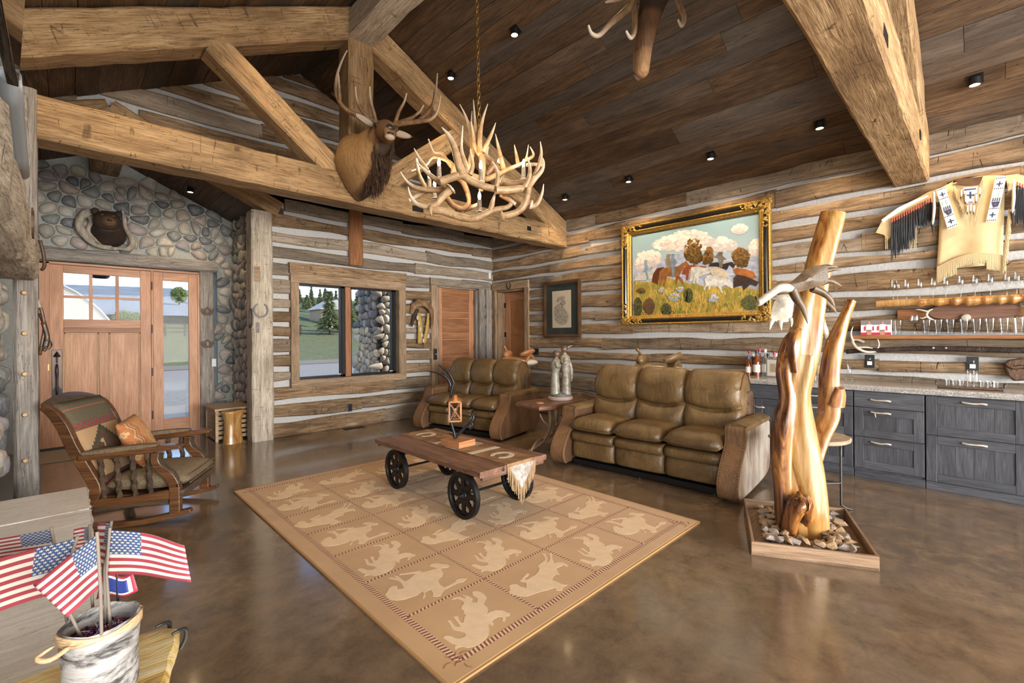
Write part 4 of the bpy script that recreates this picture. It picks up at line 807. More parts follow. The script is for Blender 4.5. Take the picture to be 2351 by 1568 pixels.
# ------------------------------------------------------------------ leather reclining sofas
def sofa(name, W, label, M, group=None):
    t = thing(name, label, 'sofa', M, group); aw = .165; iw = (W-2*aw)/3
    side = spline([(.27, .615), (.255, .59), (.255, .54), (.235, .47), (.16, .38), (.09, .30), (.035, .2), (.02, .12), (.05, .045), (.075, .03)], 3)
    rear = spline([(.4, .035), (.8, .06), (1.0, .12), (1.03, .3), (1.03, .5)], 3)+[(1.03, .56), (.95, .60), (.6, .62)]
    poly = side+rear
    for s in (-1, 1):
        y0, y1 = (-W/2, -W/2+aw) if s < 0 else (W/2-aw, W/2)
        mb = MB(); mb.prism([(a, b) for a, b in poly], y0, y1, 'y'); arm = mb.build('arm', 'hide_white' if s < 0 and 'near' in label else 'hide_brown', t, smooth=40, bevel=.012)
        # padded leather top and nail-trimmed front strap that follows the scroll
        P = []
        for i in range(13):
            x = .27+.74*i/12; P.append([(x, y0-.008, .585), (x, y0-.004, .618), (x, (y0+y1)/2, .645), (x, y1+.004, .618), (x, y1+.008, .585)])
        mb = MB().grid(P); mb.add(P[0], [(0, 1, 2, 3, 4)]); mb.add(P[-1], [(4, 3, 2, 1, 0)]); mb.build('arm_pad', 'leather', arm, smooth=50)
        P = [[(x-.016, y0-.004, z), (x-.016, y1+.004, z), (x+.012, y1+.004, z), (x+.012, y0-.004, z)] for x, z in side]
        MB().grid(P, cv=True).build('front_strap', 'hide_roan', arm, smooth=60)
        st = [(x-.016, y, z) for y in (y0+.012, y1-.012) for x, z in spline(side, 3)[::2]]+[(side[0][0]-.016, y0+aw*q/5, side[0][1]-.012) for q in range(1, 5)]
        studs(st, .0055).build('nail_heads', 'nail', arm, kind='stuff')
    B(.22, 1.0, -W/2+aw, W/2-aw, .1, .36).build('seat_box', 'leather_dark', t)
    B(.16, .95, -W/2+.2, W/2-.2, .02, .07).build('base_frame', 'black_metal', t)
    for y in (-W/2+.25, W/2-.25, 0):
        for x in (.2, .85): MB().lathe([(.02, 0), (.02, .03), (.012, .03), (.012, .06)], 8, (x, y, 0)).build('foot', 'black_metal', t)
    for k in range(3):
        yc = -W/2+aw+iw*(k+.5); hw = iw/2-.004
        # front: puffed upper roll, lower panel, nail line
        prof = [(.20, .085), (.155, .1), (.145, .16), (.15, .23), (.16, .262), (.165, .27)]
        def band(prof, name, mat):
            pr = spline(prof, 4); n = 12; P = []
            for x, z in pr:
                P.append([(x+.03*(abs(2*j/n-1)**8), yc-hw+2*hw*j/n, z) for j in range(n+1)])
            return MB().grid(P).build(name, mat, t, smooth=180, solid=.02)
        fp = band(prof, 'footrest_panel', 'leather'); band([(.165, .268), (.13, .285), (.118, .32), (.13, .355), (.17, .37), (.24, .372)], 'front_roll', 'leather')
        studs([(.158, yc-hw+.012+(2*hw-.024)*j/22, .266) for j in range(23)], .0055).build('nail_heads', 'nail', fp, kind='stuff')
        # seat cushion: crowned box
        nx, ny = 12, 12; T = []; Bt = []
        x0, x1 = .10, .72
        for i in range(nx+1):
            a = i/nx; r = []; q = []
            for j in range(ny+1):
                b = -1+2*j/ny; ex = max(0, 1-abs(2*a-1)**6)**.5; ey = max(0, 1-abs(b)**6)**.5; f = ex*ey
                x = x0+(x1-x0)*a+(.02*(1-b*b) if a < .01 else 0)*-1
                wr = .004*nz(x*14+k, 3.3+k)*nz(b*4, 7+k)*8*f*.3
                r.append((x, yc+b*hw, .43+.095*f+.012*f*(1-b*b)+wr)); q.append((x, yc+b*hw, .43-.055*f))
            T.append(r); Bt.append(q)
        sc_ = MB().grid(T, flip=True).grid(Bt).build('seat_cushion', 'leather', t, smooth=180)
        MB().tube([(x0-.004-.018*(1-(2*j/10-1)**2), yc-hw+.01+(2*hw-.02)*j/10, .433) for j in range(11)], .005, 5, 1).build('piping', 'leather_dark', sc_, smooth=180)
        # back cushion: two puffs tucked along a curved seam, rolled top
        nu, nv = 30, 18; P = []
        prof = spline([(.62, .42), (.585, .48), (.58, .56), (.60, .64), (.628, .70), (.64, .722), (.615, .76), (.605, .84), (.63, .94), (.69, 1.03), (.77, 1.07), (.86, 1.05), (.92, .96), (.92, .8), (.88, .5)], 4); m = len(prof)
        for i, (x, z) in enumerate(prof):
            r = []
            for j in range(nv+1):
                b = -1+2*j/nv; e = abs(b)**7
                zz = z; xx = x
                if z < .95 and i < m*.6:
                    zz = z-.045*(1-b*b)*math.exp(-((z-.722)/.12)**2)                       # seam dips in the middle
                    xx += -.022*(1-b*b)*math.sin(max(0, min(1, (z-.45)/.26))*PI)*.7         # lower puff
                    wr = abs(nz(b*5+k*3, 4.1+k, 1.4)); xx += .014*wr*math.exp(-((z-.68)/.07)**2)  # gathers under the tuck
                    xx += .03*math.exp(-((z-.722)/.018)**2)*(1-abs(b)**3)
                xx += .05*e; zz = zz-.035*e*(1 if z > .9 else 0)
                wq = hw*(1.0+.03*math.sin((z-.42)/.62*PI))
                r.append((xx, yc+b*wq, zz))
            P.append(r)
        mb = MB().grid(P, flip=True); L0 = [p[0] for p in P]; L1 = [p[-1] for p in P]
        mb.add(L0, [tuple(range(len(L0)))]); mb.add(L1, [tuple(range(len(L1)))[::-1]])
        bc = mb.build('back_cushion', 'leather', t, smooth=60)
        for s in (-1, 1): MB().tube([(p[0][0]+.004, yc+s*hw*1.02, p[0][2]) for p in P[6:-6:3]], .005, 5, 2).build('piping', 'leather_dark', bc, smooth=180)
    B(.86, 1.0, -W/2+aw*.8, W/2-aw*.8, .3, .86).build('back_frame', 'leather_dark', t, bevel=.03)
    return t
def sofa_M(p_near, p_far):
    a, b = Vector(p_near), Vector(p_far); yv = (b-a).normalized(); xv = Vector((yv.y, -yv.x)); c = (a+b)/2
    return Matrix(((xv.x, yv.x, 0, c.x), (xv.y, yv.y, 0, c.y), (0, 0, 1, 0), (0, 0, 0, 1))), (b-a).length
M, L = sofa_M((3.93, 1.40), (3.82, 3.33)); sofa('reclining_sofa', L, 'olive-tan leather recliner sofa with a pale hide side, near the bar', M)
M, L = sofa_M((4.10, 4.47), (3.80, 6.10)); sofa('reclining_sofa', L, 'olive-tan leather recliner sofa in the corner with brown hide sides', M)
# ------------------------------------------------------------------ live-edge side table between the sofas
def antler_w(mb, pts, r, n=8, k=4, tip=(.0, 1.)): mb.w = mb.w if mb.w is not None else []; mb.tube(pts, r, n, k, wt=tip); return mb
ov = thing('side_table', 'live-edge slab side table on antler legs, between the sofas', 'table', TR(4.33, 3.72, 0))
R = random.Random(4); out = []
for i in range(40):
    a = 2*PI*i/40; ca, sa = math.cos(a), math.sin(a); r = 1/max(abs(ca)/.46, abs(sa)/.27)*(.93+.07*math.cos(4*a)*0+.05*nz(i*.55, 8)); r = min(r, .5); out.append((r*ca, r*sa))
rows = [[(x*s, y*s, z) for x, y in out] for s, z in ((.9, .548), (.985, .56), (1.0, .585), (.975, .607), (.95, .614))]
mb = MB().grid(rows, cv=True); mb.add(rows[-1], [tuple(range(40))]); mb.add(rows[0], [tuple(range(40))[::-1]]); sl = mb.build('slab', 'live_edge', ov, smooth=35, M=TR(0, 0, 0, -.1))
MB().lathe([(.05, .614), (.045, .622), (.02, .618), (.0001, .618)], 12, (-.27, -.02, 0)).build('carved_inlay', 'leather_tan', ov, smooth=60)
for k in range(3):
    a = k*2.1+.5; c, s = math.cos(a), math.sin(a); mb = MB()
    antler_w(mb, [(.05*c, .05*s, .55), (.04*c, .04*s, .38), (.07*c, .07*s, .22), (.16*c, .16*s, .1), (.27*c, .27*s, .03), (.33*c, .33*s, .012)], [.028, .024, .026, .028, .02, .006], tip=(0, .6))
    antler_w(mb, [(.13*c, .13*s, .13), (.2*c-.05*s, .2*s+.05*c, .15), (.3*c-.12*s, .3*s+.12*c, .08), (.33*c-.15*s, .33*s+.15*c, .03)], [.02, .018, .013, .004])
    antler_w(mb, [(.05*c, .05*s, .3), (.12*c+.03*s, .12*s-.03*c, .36), (.16*c+.05*s, .16*s-.05*c, .45)], [.018, .012, .004]); mb.build('antler_leg', 'antler', ov, smooth=180)
# statue of a couple
mottled('st_robe', (.12, .1, .07), (.36, .35, .28), 25, .35); mottled('st_robe2', (.16, .13, .09), (.42, .4, .33), 25, .35); plain('st_skin', (.2, .085, .035), .3); plain('st_hair', (.06, .065, .085), .25); plain('st_base', (.12, .13, .15), .35); plain('st_plinth', (.42, .31, .26), .4)
stt = thing('couple_statue', 'glazed statue of an embracing couple in robes on the side table', 'statue', TR(4.47, 3.72, .6155, -.72) @ Matrix.Diagonal((1.45, 1.45, 1, 1)))
MB().lathe([(.105, 0), (.11, .012), (.105, .022), (.108, .028), (.102, .042), (.0001, .043)], 28).build('plinth', 'st_plinth', stt, smooth=40)
MB().ell((0, 0, .045), (.095, .085, .05), 18, 8, .25, 3).build('rock', 'st_base', stt, smooth=60)
def figure(x, lean, h, robe, wide):
    g = loft(MB(), [((x, 0, .06), .045, .05), ((x, 0, .12), .042, .046), ((x-lean*.1, 0, .25), .036, .042), ((x, 0, .34), .034, .04), ((x+lean*.4, 0, .42*h), .044, .05), ((x+lean*.7, 0, .49*h), .04, .044), ((x+lean*.9, 0, .515*h), .02, .024), ((x+lean, 0, .54*h), .016, .018)], (1, 0, 0), 16, 3).build('figure', robe, stt, smooth=180)
    MB().ell((x+lean*1.2, 0, .575*h), (.028, .026, .036), 14, 10).build('head', 'st_skin', g, smooth=180)
    MB().ell((x+lean*.9, .006, .585*h), (.031, .031, .034), 14, 10).build('hair', 'st_hair', g, smooth=180)
    MB().tube([(x+lean*.6, .02, .56*h), (x+lean*.1, .035, .5*h), (x, .04, .42*h)], [.014, .012, .005], 7).build('braid', 'st_hair', g, smooth=180)
    for s in (-1, 1):
        MB().tube([(x+lean*.5, s*.036, .48*h), (x+lean*1.5, s*.052, .41*h), (x+lean*3., s*.03, .44*h), (x+lean*3.6, s*.012, .45*h)], [.022, .021, .014, .009], 8).build('arm', robe, g, smooth=180)
    MB().ell((x+lean*3.7, 0, .455*h), (.013, .016, .012), 8, 6).build('hands', 'st_skin', g, smooth=180)
    return g
figure(-.045, .012, 1.0, 'st_robe', 1); g = figure(.05, -.012, 1.1, 'st_robe2', 1)
MB().tube([(.075, .03, .5), (.1, .03, .4), (.105, .028, .28), (.1, .026, .22)], [.014, .016, .014, .006], 8, flat=.5).build('shawl', 'st_robe2', g, smooth=180)
MB().tube([(.05, 0, .62), (.08, .02, .66), (.115, .03, .68)], [.005, .008, .002], 6, flat=.3).build('feather', 'st_robe2', g, smooth=180)
# ------------------------------------------------------------------ rocking chair
@D('lodge_fabric')
def _(n):   # woven bands, checks, pines and diamonds; local X across, Z up
    m = N(n); v = m.coord(); s = m.n('SeparateXYZ'); m.set(s.inputs[0], v); x, z = s.outputs[0], s.outputs[2]
    tri = m.math('MULTIPLY', m.math('PINGPONG', m.math('MULTIPLY', x, 1.), .012), 1.6)
    zz = m.math('ADD', z, tri); dia = m.math('ADD', m.math('ABSOLUTE', m.math('SUBTRACT', x, -.06)), m.math('ABSOLUTE', m.math('SUBTRACT', zz, .34)))
    green, red, tan, brown, dark = (.085, .08, .05), (.22, .022, .03), (.36, .23, .12), (.07, .038, .025), (.03, .04, .022)
    base = m.ramp(m.math('MULTIPLY', z, 1.2), (0, brown), (.14, tan), (.52*1.2, green), interp='CONSTANT')
    in2 = m.ramp(dia, (.0, dark), (.13, dark), (.15, brown), interp='CONSTANT')
    base = m.mix(m.ramp(dia, (.175, 1.), (.18, 0.), interp='CONSTANT'), base, dark); base = m.mix(m.ramp(dia, (.135, 1.), (.14, 0.), interp='CONSTANT'), base, brown)
    ck = m.n('TexChecker', Vector=m.n('Mapping', Vector=v, Scale=(1, 0, 1)).outputs[0], Color1=(red+(1,)), Color2=(green+(1,)), Scale=45.).outputs[0]
    bnd = m.math('MULTIPLY', m.math('GREATER_THAN', z, .50), m.math('LESS_THAN', z, .56)); base = m.mix(bnd, base, ck)
    bnd = m.math('MULTIPLY', m.math('GREATER_THAN', z, .02), m.math('LESS_THAN', z, .08)); base = m.mix(bnd, base, ck)
    bnd = m.math('MULTIPLY', m.math('GREATER_THAN', z, .67), m.math('LESS_THAN', z, .678)); base = m.mix(bnd, base, (.35, .09, .05))
    nn = m.noise(v, 60, 3, .8); base = m.mix(m.ramp(nn, (.45, 0.), (.7, .3)), base, (.3, .12, .05)); wv = m.n('TexWave', Vector=v, Scale=200.).outputs['Fac']
    m.bump(wv, .2, .003); return m.done(base, .9, Sheen_Weight=.0)
@D('kilim')
def _(n):
    m = N(n); v = m.coord(); s = m.n('SeparateXYZ'); m.set(s.inputs[0], v); x, z = s.outputs[0], s.outputs[2]
    rust, cream, grey, or2 = (.40, .13, .045), (.55, .36, .17), (.16, .12, .085), (.46, .22, .08)
    a = m.math('PINGPONG', m.math('ADD', z, .5), .05); st = m.math('ADD', x, m.math('MULTIPLY', m.math('SNAP', a, .0125), .9))
    c = m.ramp(m.math('ADD', st, .5), (0, or2), (.31, cream), (.325, rust), (.375, cream), (.39, grey), (.41, cream), (.42, rust), (.47, cream), (.48, or2), (.80, cream), (.815, rust), interp='CONSTANT')
    d = m.math('ADD', m.math('ABSOLUTE', m.math('SUBTRACT', x, .07)), m.math('ABSOLUTE', m.math('ADD', z, .01)))
    c = m.mix(m.ramp(d, (0, 1.), (.07, 0.), interp='CONSTANT'), c, cream); c = m.mix(m.ramp(d, (0, 1.), (.05, 0.), interp='CONSTANT'), c, or2)
    nn = m.noise(m.mapc((30, 1, 160), False), 1., 3, .8); c = m.mix(m.ramp(nn, (.45, 0.), (.65, .4)), c, cream); nb = m.noise(m.mapc((6, 1, 16), False), 1.3, 3, .6); c = m.mix(m.ramp(nb, (.55, 0.), (.6, .5)), c, rust)
    m.bump(nn, .2, .003); return m.done(c, .92, Sheen_Weight=.0)
mottled('seat_velour', (.11, .075, .04), (.2, .145, .085), 60, .8, bump=.4, Sheen_Weight=.0)
# origin on the floor between the front runner tips; +X forward, +Y to the chair's left (far side)
RC = Matrix.Translation((.79, 4.60, 0)) @ Matrix.Rotation(math.atan2(-.477, .877), 4, 'Z')
ch = thing('rocking_chair', 'carved dark wood rocking chair with lodge-pattern back, left of the rug', 'chair', RC)
HW = .30
def swept(pts, w, mat, name, par, y, k=5):
    """flat sawn member: pts (x,z,halfthickness) in the side plane, width w across"""
    Q = spline(pts, k); P = []
    for i, (x, z, h) in enumerate(Q):
        a, b = Q[max(i-1, 0)], Q[min(i+1, len(Q)-1)]; t = Vector((b[0]-a[0], b[1]-a[1])); t = t.normalized() if t.length else Vector((1, 0)); nx, nzv = -t.y, t.x
        P.append([(x+nx*h, y-w/2, z+nzv*h), (x+nx*h, y+w/2, z+nzv*h), (x-nx*h, y+w/2, z-nzv*h), (x-nx*h, y-w/2, z-nzv*h)])
    mb = MB().grid(P, cv=True); mb.add(P[0], [(0, 1, 2, 3)]); mb.add(P[-1], [(3, 2, 1, 0)])
    return mb.build(name, mat, par, smooth=40, bevel=.006)
for s in (-1, 1):
    y = s*HW
    swept([(-1.08, .13, .018), (-.8, .055, .02), (-.5, .024, .021), (-.25, .03, .021), (0, .07, .02), (.05, .082, .014)], .05, 'chair_wood', 'runner', ch, y)
    swept([(-.055, .075, .036), (-.055, .2, .036), (-.06, .29, .036), (-.1, .37, .034), (-.16, .43, .03), (-.185, .49, .028), (-.18, .545, .028)], .06, 'chair_wood', 'front_leg', ch, y)
    swept([(-.03, .285, .012), (-.07, .375, .012), (-.13, .435, .012), (-.155, .49, .012), (-.15, .54, .012)], .052, 'carved', 'leg_carving', ch, y)
    swept([(-.64, .06, .03), (-.60, .2, .034), (-.56, .3, .036), (-.62, .45, .036), (-.70, .62, .036), (-.76, .78, .036), (-.82, .88, .032), (-.88, .93, .02)], .055, 'chair_wood', 'back_post', ch, y)
    a = swept([(-.66, .545, .02), (-.5, .55, .022), (-.3, .565, .022), (-.15, .58, .022), (-.06, .585, .018), (-.01, .58, .01)], .085, 'chair_wood', 'armrest', ch, y)
    swept([(-.64, .572, .014), (-.5, .582, .018), (-.3, .598, .018), (-.17, .604, .01)], .075, 'seat_velour', 'arm_pad', a, y)
    swept([(-.60, .2, .035), (-.35, .195, .032), (-.08, .22, .038)], .05, 'chair_wood', 'side_rail', ch, y)
    swept([(-.58, .15, .018), (-.35, .16, .014), (-.1, .165, .018)], .05, 'carved', 'rail_carving', ch, y)
    for q in range(4):
        x = -.52+.1*q; P = []
        for i in range(25):
            tt = i/24; P.append([(x-.05*tt*.4+.017*math.cos(b+tt*9)*(1+.22*math.cos(3*b)), y+.017*math.sin(b+tt*9)*(1+.22*math.cos(3*b)), .225+.325*tt) for b in [2*PI*j/12 for j in range(12)]])
        MB().grid(P, cv=True, flip=True).build('spindle', 'carved', ch, smooth=180)
    MB().ell((-.72, y+s*-.03, .70), (.012, .006, .012), 8, 6).build('plug', 'nail', ch, smooth=180); MB().ell((-.03, y-.032*1, .285), (.012, .006, .012), 8, 6).build('plug', 'nail', ch, smooth=180)
swept([(-.025, .19, .03), (-.02, .25, .03)], 2*HW+.05, 'carved', 'front_rail', ch, 0); swept([(-.60, .18, .03), (-.585, .24, .03)], 2*HW, 'chair_wood', 'rear_rail', ch, 0)
B(-.55, .0, -HW+.03, HW-.03, .215, .232).build('seat_board', 'chair_wood', ch)
# crest rail, bowed and carved
P = []
for j in range(21):
    b = -1+2*j/20; z = .93+.055*(1-b*b)-.0*abs(b); x = -.86-.02*(1-b*b); w = .035
    P.append([(x-.03, b*HW*1.08, z+.02), (x+.03, b*HW*1.08, z-.01), (x+.045, b*HW*1.08, z-.05), (x-.0, b*HW*1.08, z-.055)])
mb = MB().grid(P, cv=True); mb.add(P[0], [(0, 1, 2, 3)]); mb.add(P[-1], [(3, 2, 1, 0)]); mb.build('crest_rail', 'carved', ch, smooth=40, bevel=.008)
# cushions
tilt = math.atan2(.24, .62)
bk = pillow(2*HW-.02, .79, .17, 16); 
for i, v in enumerate(bk.v): bk.v[i] = (v[0], v[1], v[2]+.35)
bc = bk.build('back_cushion', 'lodge_fabric', ch, smooth=180, M=Matrix.Translation((-.56, 0, .25)) @ Matrix.Rotation(-tilt, 4, 'Y') @ Matrix.Rotation(-PI/2, 4, 'Z') @ Matrix.Scale(-1, 4, (1, 0, 0)) if 0 else Matrix.Translation((-.56, 0, .25)) @ Matrix.Rotation(-tilt, 4, 'Y') @ Matrix.Rotation(PI/2, 4, 'Z'))
bear = [(-.07, .0), (-.066, .035), (-.045, .05), (-.01, .052), (.02, .065), (.05, .07), (.07, .06), (.085, .045), (.07, .035), (.05, .03), (.05, .015), (.062, -.004), (.045, -.008), (.03, .01), (.0, .006), (-.01, -.02), (.005, -.034), (-.02, -.036), (-.03, -.01), (-.04, 0), (-.045, -.03), (-.03, -.045), (-.06, -.045), (-.066, -.02)]
plain('bear_tan', (.42, .3, .17), .9)
MB().prism([(-a*.9-.06, b*.9+.33) for a, b in bear], -.0835, -.079, 'y').build('bear_figure', 'bear_tan', bc)
sp = pillow(2*HW+.0, .56, .17, 16)
P_ = []
for i, v in enumerate(sp.v): P_.append((v[2]-.25, v[0], .315+v[1]))
sp.v = P_; sc2 = sp.build('seat_cushion', 'seat_velour', ch, smooth=180)
for z in (.285, .345): MB().tube([(.028, -HW+.03+.54*j/8, z) for j in range(9)], .004, 5, 1).build('piping', 'seat_velour', sc2, smooth=180)
pc = pillow(.40, .40, .13, 14); o = pc.build('throw_pillow', 'kilim', None, smooth=180, M=RC @ Matrix.Translation((-.44, .03, .585)) @ Matrix.Rotation(-.42, 4, 'Y') @ Matrix.Rotation(.12, 4, 'X') @ Matrix.Rotation(PI/2+.1, 4, 'Z'))
tag(o, 'rust and cream kilim throw pillow on the rocking chair', 'pillow')
# ------------------------------------------------------------------ raised stone hearth
@D('sandstone')
def _(n):
    m = N(n); v = m.coord(); a = m.noise(m.mapc((1.2, 9, 1), True, rot=(0, 0, .25)), 1.6, 6, .65, 1.5); b = m.noise(v, 60, 3, .7)
    c = m.ramp(a, (.3, (.56, .54, .53)), (.5, (.74, .725, .71)), (.7, (.82, .81, .8))); c = m.mix(m.ramp(a, (.49, 0.), (.5, .6), (.51, 0.)), c, (.22, .17, .13)); m.bump(m.math('ADD', a, b), .15, .01); return m.done(c, m.ramp(a, (.3, .3), (.7, .5)), Specular_IOR_Level=.5)
mottled('rock_edge', (.3, .27, .24), (.6, .57, .53), 30, .9, bump=.8)
he = struct('trim_3', label='raised hearth of grey sandstone slabs along the fireplace')
B(-1.2, .05, 1.85, 4.08, 0, .395).build('hearth_core', 'mortar', he)
for y0, y1 in ((1.82, 2.72), (2.725, 3.56), (3.565, 4.11)):
    hewn(1.3, y0, y1, .395, .45, y0*7, .006, .004, .0, .06).build('hearth_slab', 'sandstone', he, smooth=30, M=TR(-1.215, 0, 0))
    n = 14; mb = MB(); P = [[(.08+.006*nz(i*.9, y0*3), y0+(y1-y0)*i/n, .445), (.096+.012*nz(i*1.3, y0), y0+(y1-y0)*i/n, .43), (.09+.012*nz(i*1.7, y0+2), y0+(y1-y0)*i/n, .405), (.07, y0+(y1-y0)*i/n, .397)] for i in range(n+1)]
    mb.grid(P).build('chipped_edge', 'rock_edge', he)
# ------------------------------------------------------------------ yellow stone-topped stand with the birch planter of flags
@D('petrified')
def _(n):
    m = N(n); a = m.noise(m.mapc((3, 9, 9), True, rot=(0, 0, .5)), 1.6, 6, .7, 1.5); c = m.ramp(a, (.25, (.2, .1, .03)), (.42, (.55, .36, .1)), (.55, (.66, .52, .24)), (.75, (.66, .6, .5))); m.bump(a, .5, .01); return m.done(c, .35)
@D('birch')
def _(n):
    m = N(n); v = m.coord(); a = m.noise(m.mapc((3, 3, 9), False), 2.2, 6, .7, .6); b = m.noise(m.mapc((2, 2, 40), False), 2., 3, .7); d = m.noise(v, 7, 5, .7, .4)
    c = m.mix(m.ramp(a, (.42, 1.), (.54, 0.)), (.36, .34, .32), (.04, .036, .033)); c = m.mix(m.ramp(b, (.62, 0.), (.7, .8)), c, (.12, .1, .085)); c = m.mix(m.ramp(d, (.55, 0.), (.75, .5)), c, (.3, .24, .2)); m.bump(m.math('ADD', a, b), .5, .01); return m.done(c, .7)
tb = thing('stone_top_stand', 'small stand with a yellow stone top under the birch planter, front left', 'stand')
out = [(.235, 1.70), (.222, 1.62), (.20, 1.545), (.17, 1.44), (.13, 1.33), (.06, 1.27), (-.08, 1.28), (-.2, 1.36), (-.24, 1.5), (-.2, 1.64), (-.1, 1.72), (.02, 1.735), (.12, 1.72), (.18, 1.74)]
out = [(x, y) for x, y in spline(out+[out[0]], 3)[:-1]]; cx, cy = 0, 1.5
rows = [[(cx+(x-cx)*s+.006*nz(i, q), cy+(y-cy)*s+.006*nz(i+5, q), z) for i, (x, y) in enumerate(out)] for q, (s, z) in enumerate(((.9, .505), (1.0, .515), (1.03, .53), (.99, .545), (.96, .55)))]
mb = MB().grid(rows, cv=True); n = len(out); mb.add(rows[-1], [tuple(range(n))]); mb.add(rows[0], [tuple(range(n))[::-1]]); mb.build('stone_top', 'petrified', tb, smooth=30)
for x, y in ((.18, 1.62), (.1, 1.36), (-.15, 1.4), (-.12, 1.66)):
    MB().tube([(x, y, .507), (x, y, .1), (x*1.1, y, .0)], .009, 8, 2).build('iron_leg', 'iron', tb, smooth=60)
for x, y, a in ((.205, 1.735, .3), (.235, 1.66, -.5)): MB().tube([(x, y-.0, .50), (x+.014, y+.002, .525), (x+.012, y, .555), (x-.02, y-.01, .558)], [.006, .006, .006, .004], 6, 3).build('clip', 'iron_worn', tb, smooth=60)
BX, BY, BZ = .055, 1.483, .552
bp = thing('birch_planter', 'birch bark planter holding small flags, front left', 'planter', TR(BX, BY, BZ))
P = []
for i, (r, z) in enumerate(spline([(.064, 0), (.071, .04), (.069, .1), (.073, .15), (.075, .19), (.067, .188), (.063, .12), (.056, .1)], 4)):
    P.append([(r*math.cos(a)*(1+.03*nz(a*1.2, 2)), r*math.sin(a)*(1+.03*nz(a*1.2, 2)), z+(.006*nz(a*2, 5) if z > .17 else 0)) for a in [2*PI*j/36 for j in range(36)]])
mb = MB().grid(P, cv=True, flip=True); mb.add(P[0], [tuple(range(36))]); mb.build('bark_pot', 'birch', bp, smooth=60)
for k in range(4): MB().tube([(.0765*math.cos(a), .0765*math.sin(a), .178+.004*math.sin(a*3+k)+k*.0035) for a in [2*PI*j/20 for j in range(21)]], .0035, 5, 1).build('raffia_wrap', 'pale_wood', bp, smooth=180)
MB().tube([(-.055, -.055, .178), (-.085, -.07, .172), (-.105, -.06, .18), (-.08, -.04, .185)], [.005, .006, .005, .003], 6).build('raffia_tail', 'pale_wood', bp, smooth=180)
plain('conf_red', (.4, .02, .05), .2, .7); plain('conf_blue', (.03, .05, .3), .2, .7); plain('conf_silver', (.7, .7, .75), .15, .9)
R = random.Random(9)
for c in ('conf_red', 'conf_blue', 'conf_silver'):
    mb = MB()
    for k in range(220):
        a, r = R.uniform(0, 2*PI), .056*math.sqrt(R.random()); p = Vector((r*math.cos(a), r*math.sin(a), .138+R.random()*.02)); d = Vector((R.gauss(0, 1), R.gauss(0, 1), R.gauss(0, .6))).normalized()*.012; e = d.orthogonal().normalized()*.002; b = d.cross(e).normalized()*.0015
        mb.add([p-d-e, p-d+e, p+d+e, p+d-e, p-d+b, p+d+b], [(0, 1, 2, 3), (0, 1, 4), (1, 2, 5, 4), (2, 3, 5), (3, 0, 4, 5)])
    mb.build('tinsel', c, bp, kind='stuff')
MB().lathe([(.058, .138), (.0001, .14)], 20).build('fill', 'conf_blue', bp)
@D('flag_cloth')
def _(n):
    m = N(n); u = m.n('Attribute', attribute_name='fu').outputs['Fac']; v = m.n('Attribute', attribute_name='fv').outputs['Fac']
    st = m.math('LESS_THAN', m.math('FRACT', m.math('MULTIPLY', v, 6.5)), .5)
    red, wh, bl = (.30, .035, .05), (.58, .53, .45), (.035, .068, .17)
    c = m.mix(st, wh, red)
    can = m.math('MULTIPLY', m.math('LESS_THAN', u, .4), m.math('GREATER_THAN', v, .4615))
    # staggered five-pointed stars
    gy = m.math('MULTIPLY', m.math('SUBTRACT', v, .4615), 9/.5385); row = m.math('FLOOR', gy); gx = m.math('ADD', m.math('MULTIPLY', u, 6/.4), m.math('MULTIPLY', m.math('MODULO', row, 2.), .5))
    fx = m.math('SUBTRACT', m.math('FRACT', gx), .5); fy = m.math('SUBTRACT', m.math('FRACT', gy), .5)
    ang = m.math('ARCTAN2', fx, fy); rad = m.math('SQRT', m.math('ADD', m.math('MULTIPLY', fx, fx), m.math('MULTIPLY', fy, fy)))
    lim = m.math('ADD', m.math('MULTIPLY', m.math('COSINE', m.math('MULTIPLY', ang, 5.)), .13), .28); star = m.math('LESS_THAN', rad, lim)
    c = m.mix(can, c, m.mix(star, bl, wh)); wv = m.noise(m.coord(), 600, 1); m.bump(wv, .3, .002); m.set(m.b.inputs['Base Color'], c)
    return m.done(c, .9, Sheen_Weight=.0)
plain('flag_red', (.45, .03, .06), .5); plain('flag_white', (.7, .7, .7), .5); plain('flag_blue', (.03, .05, .25), .5); plain('stick', (.2, .165, .13), .8)
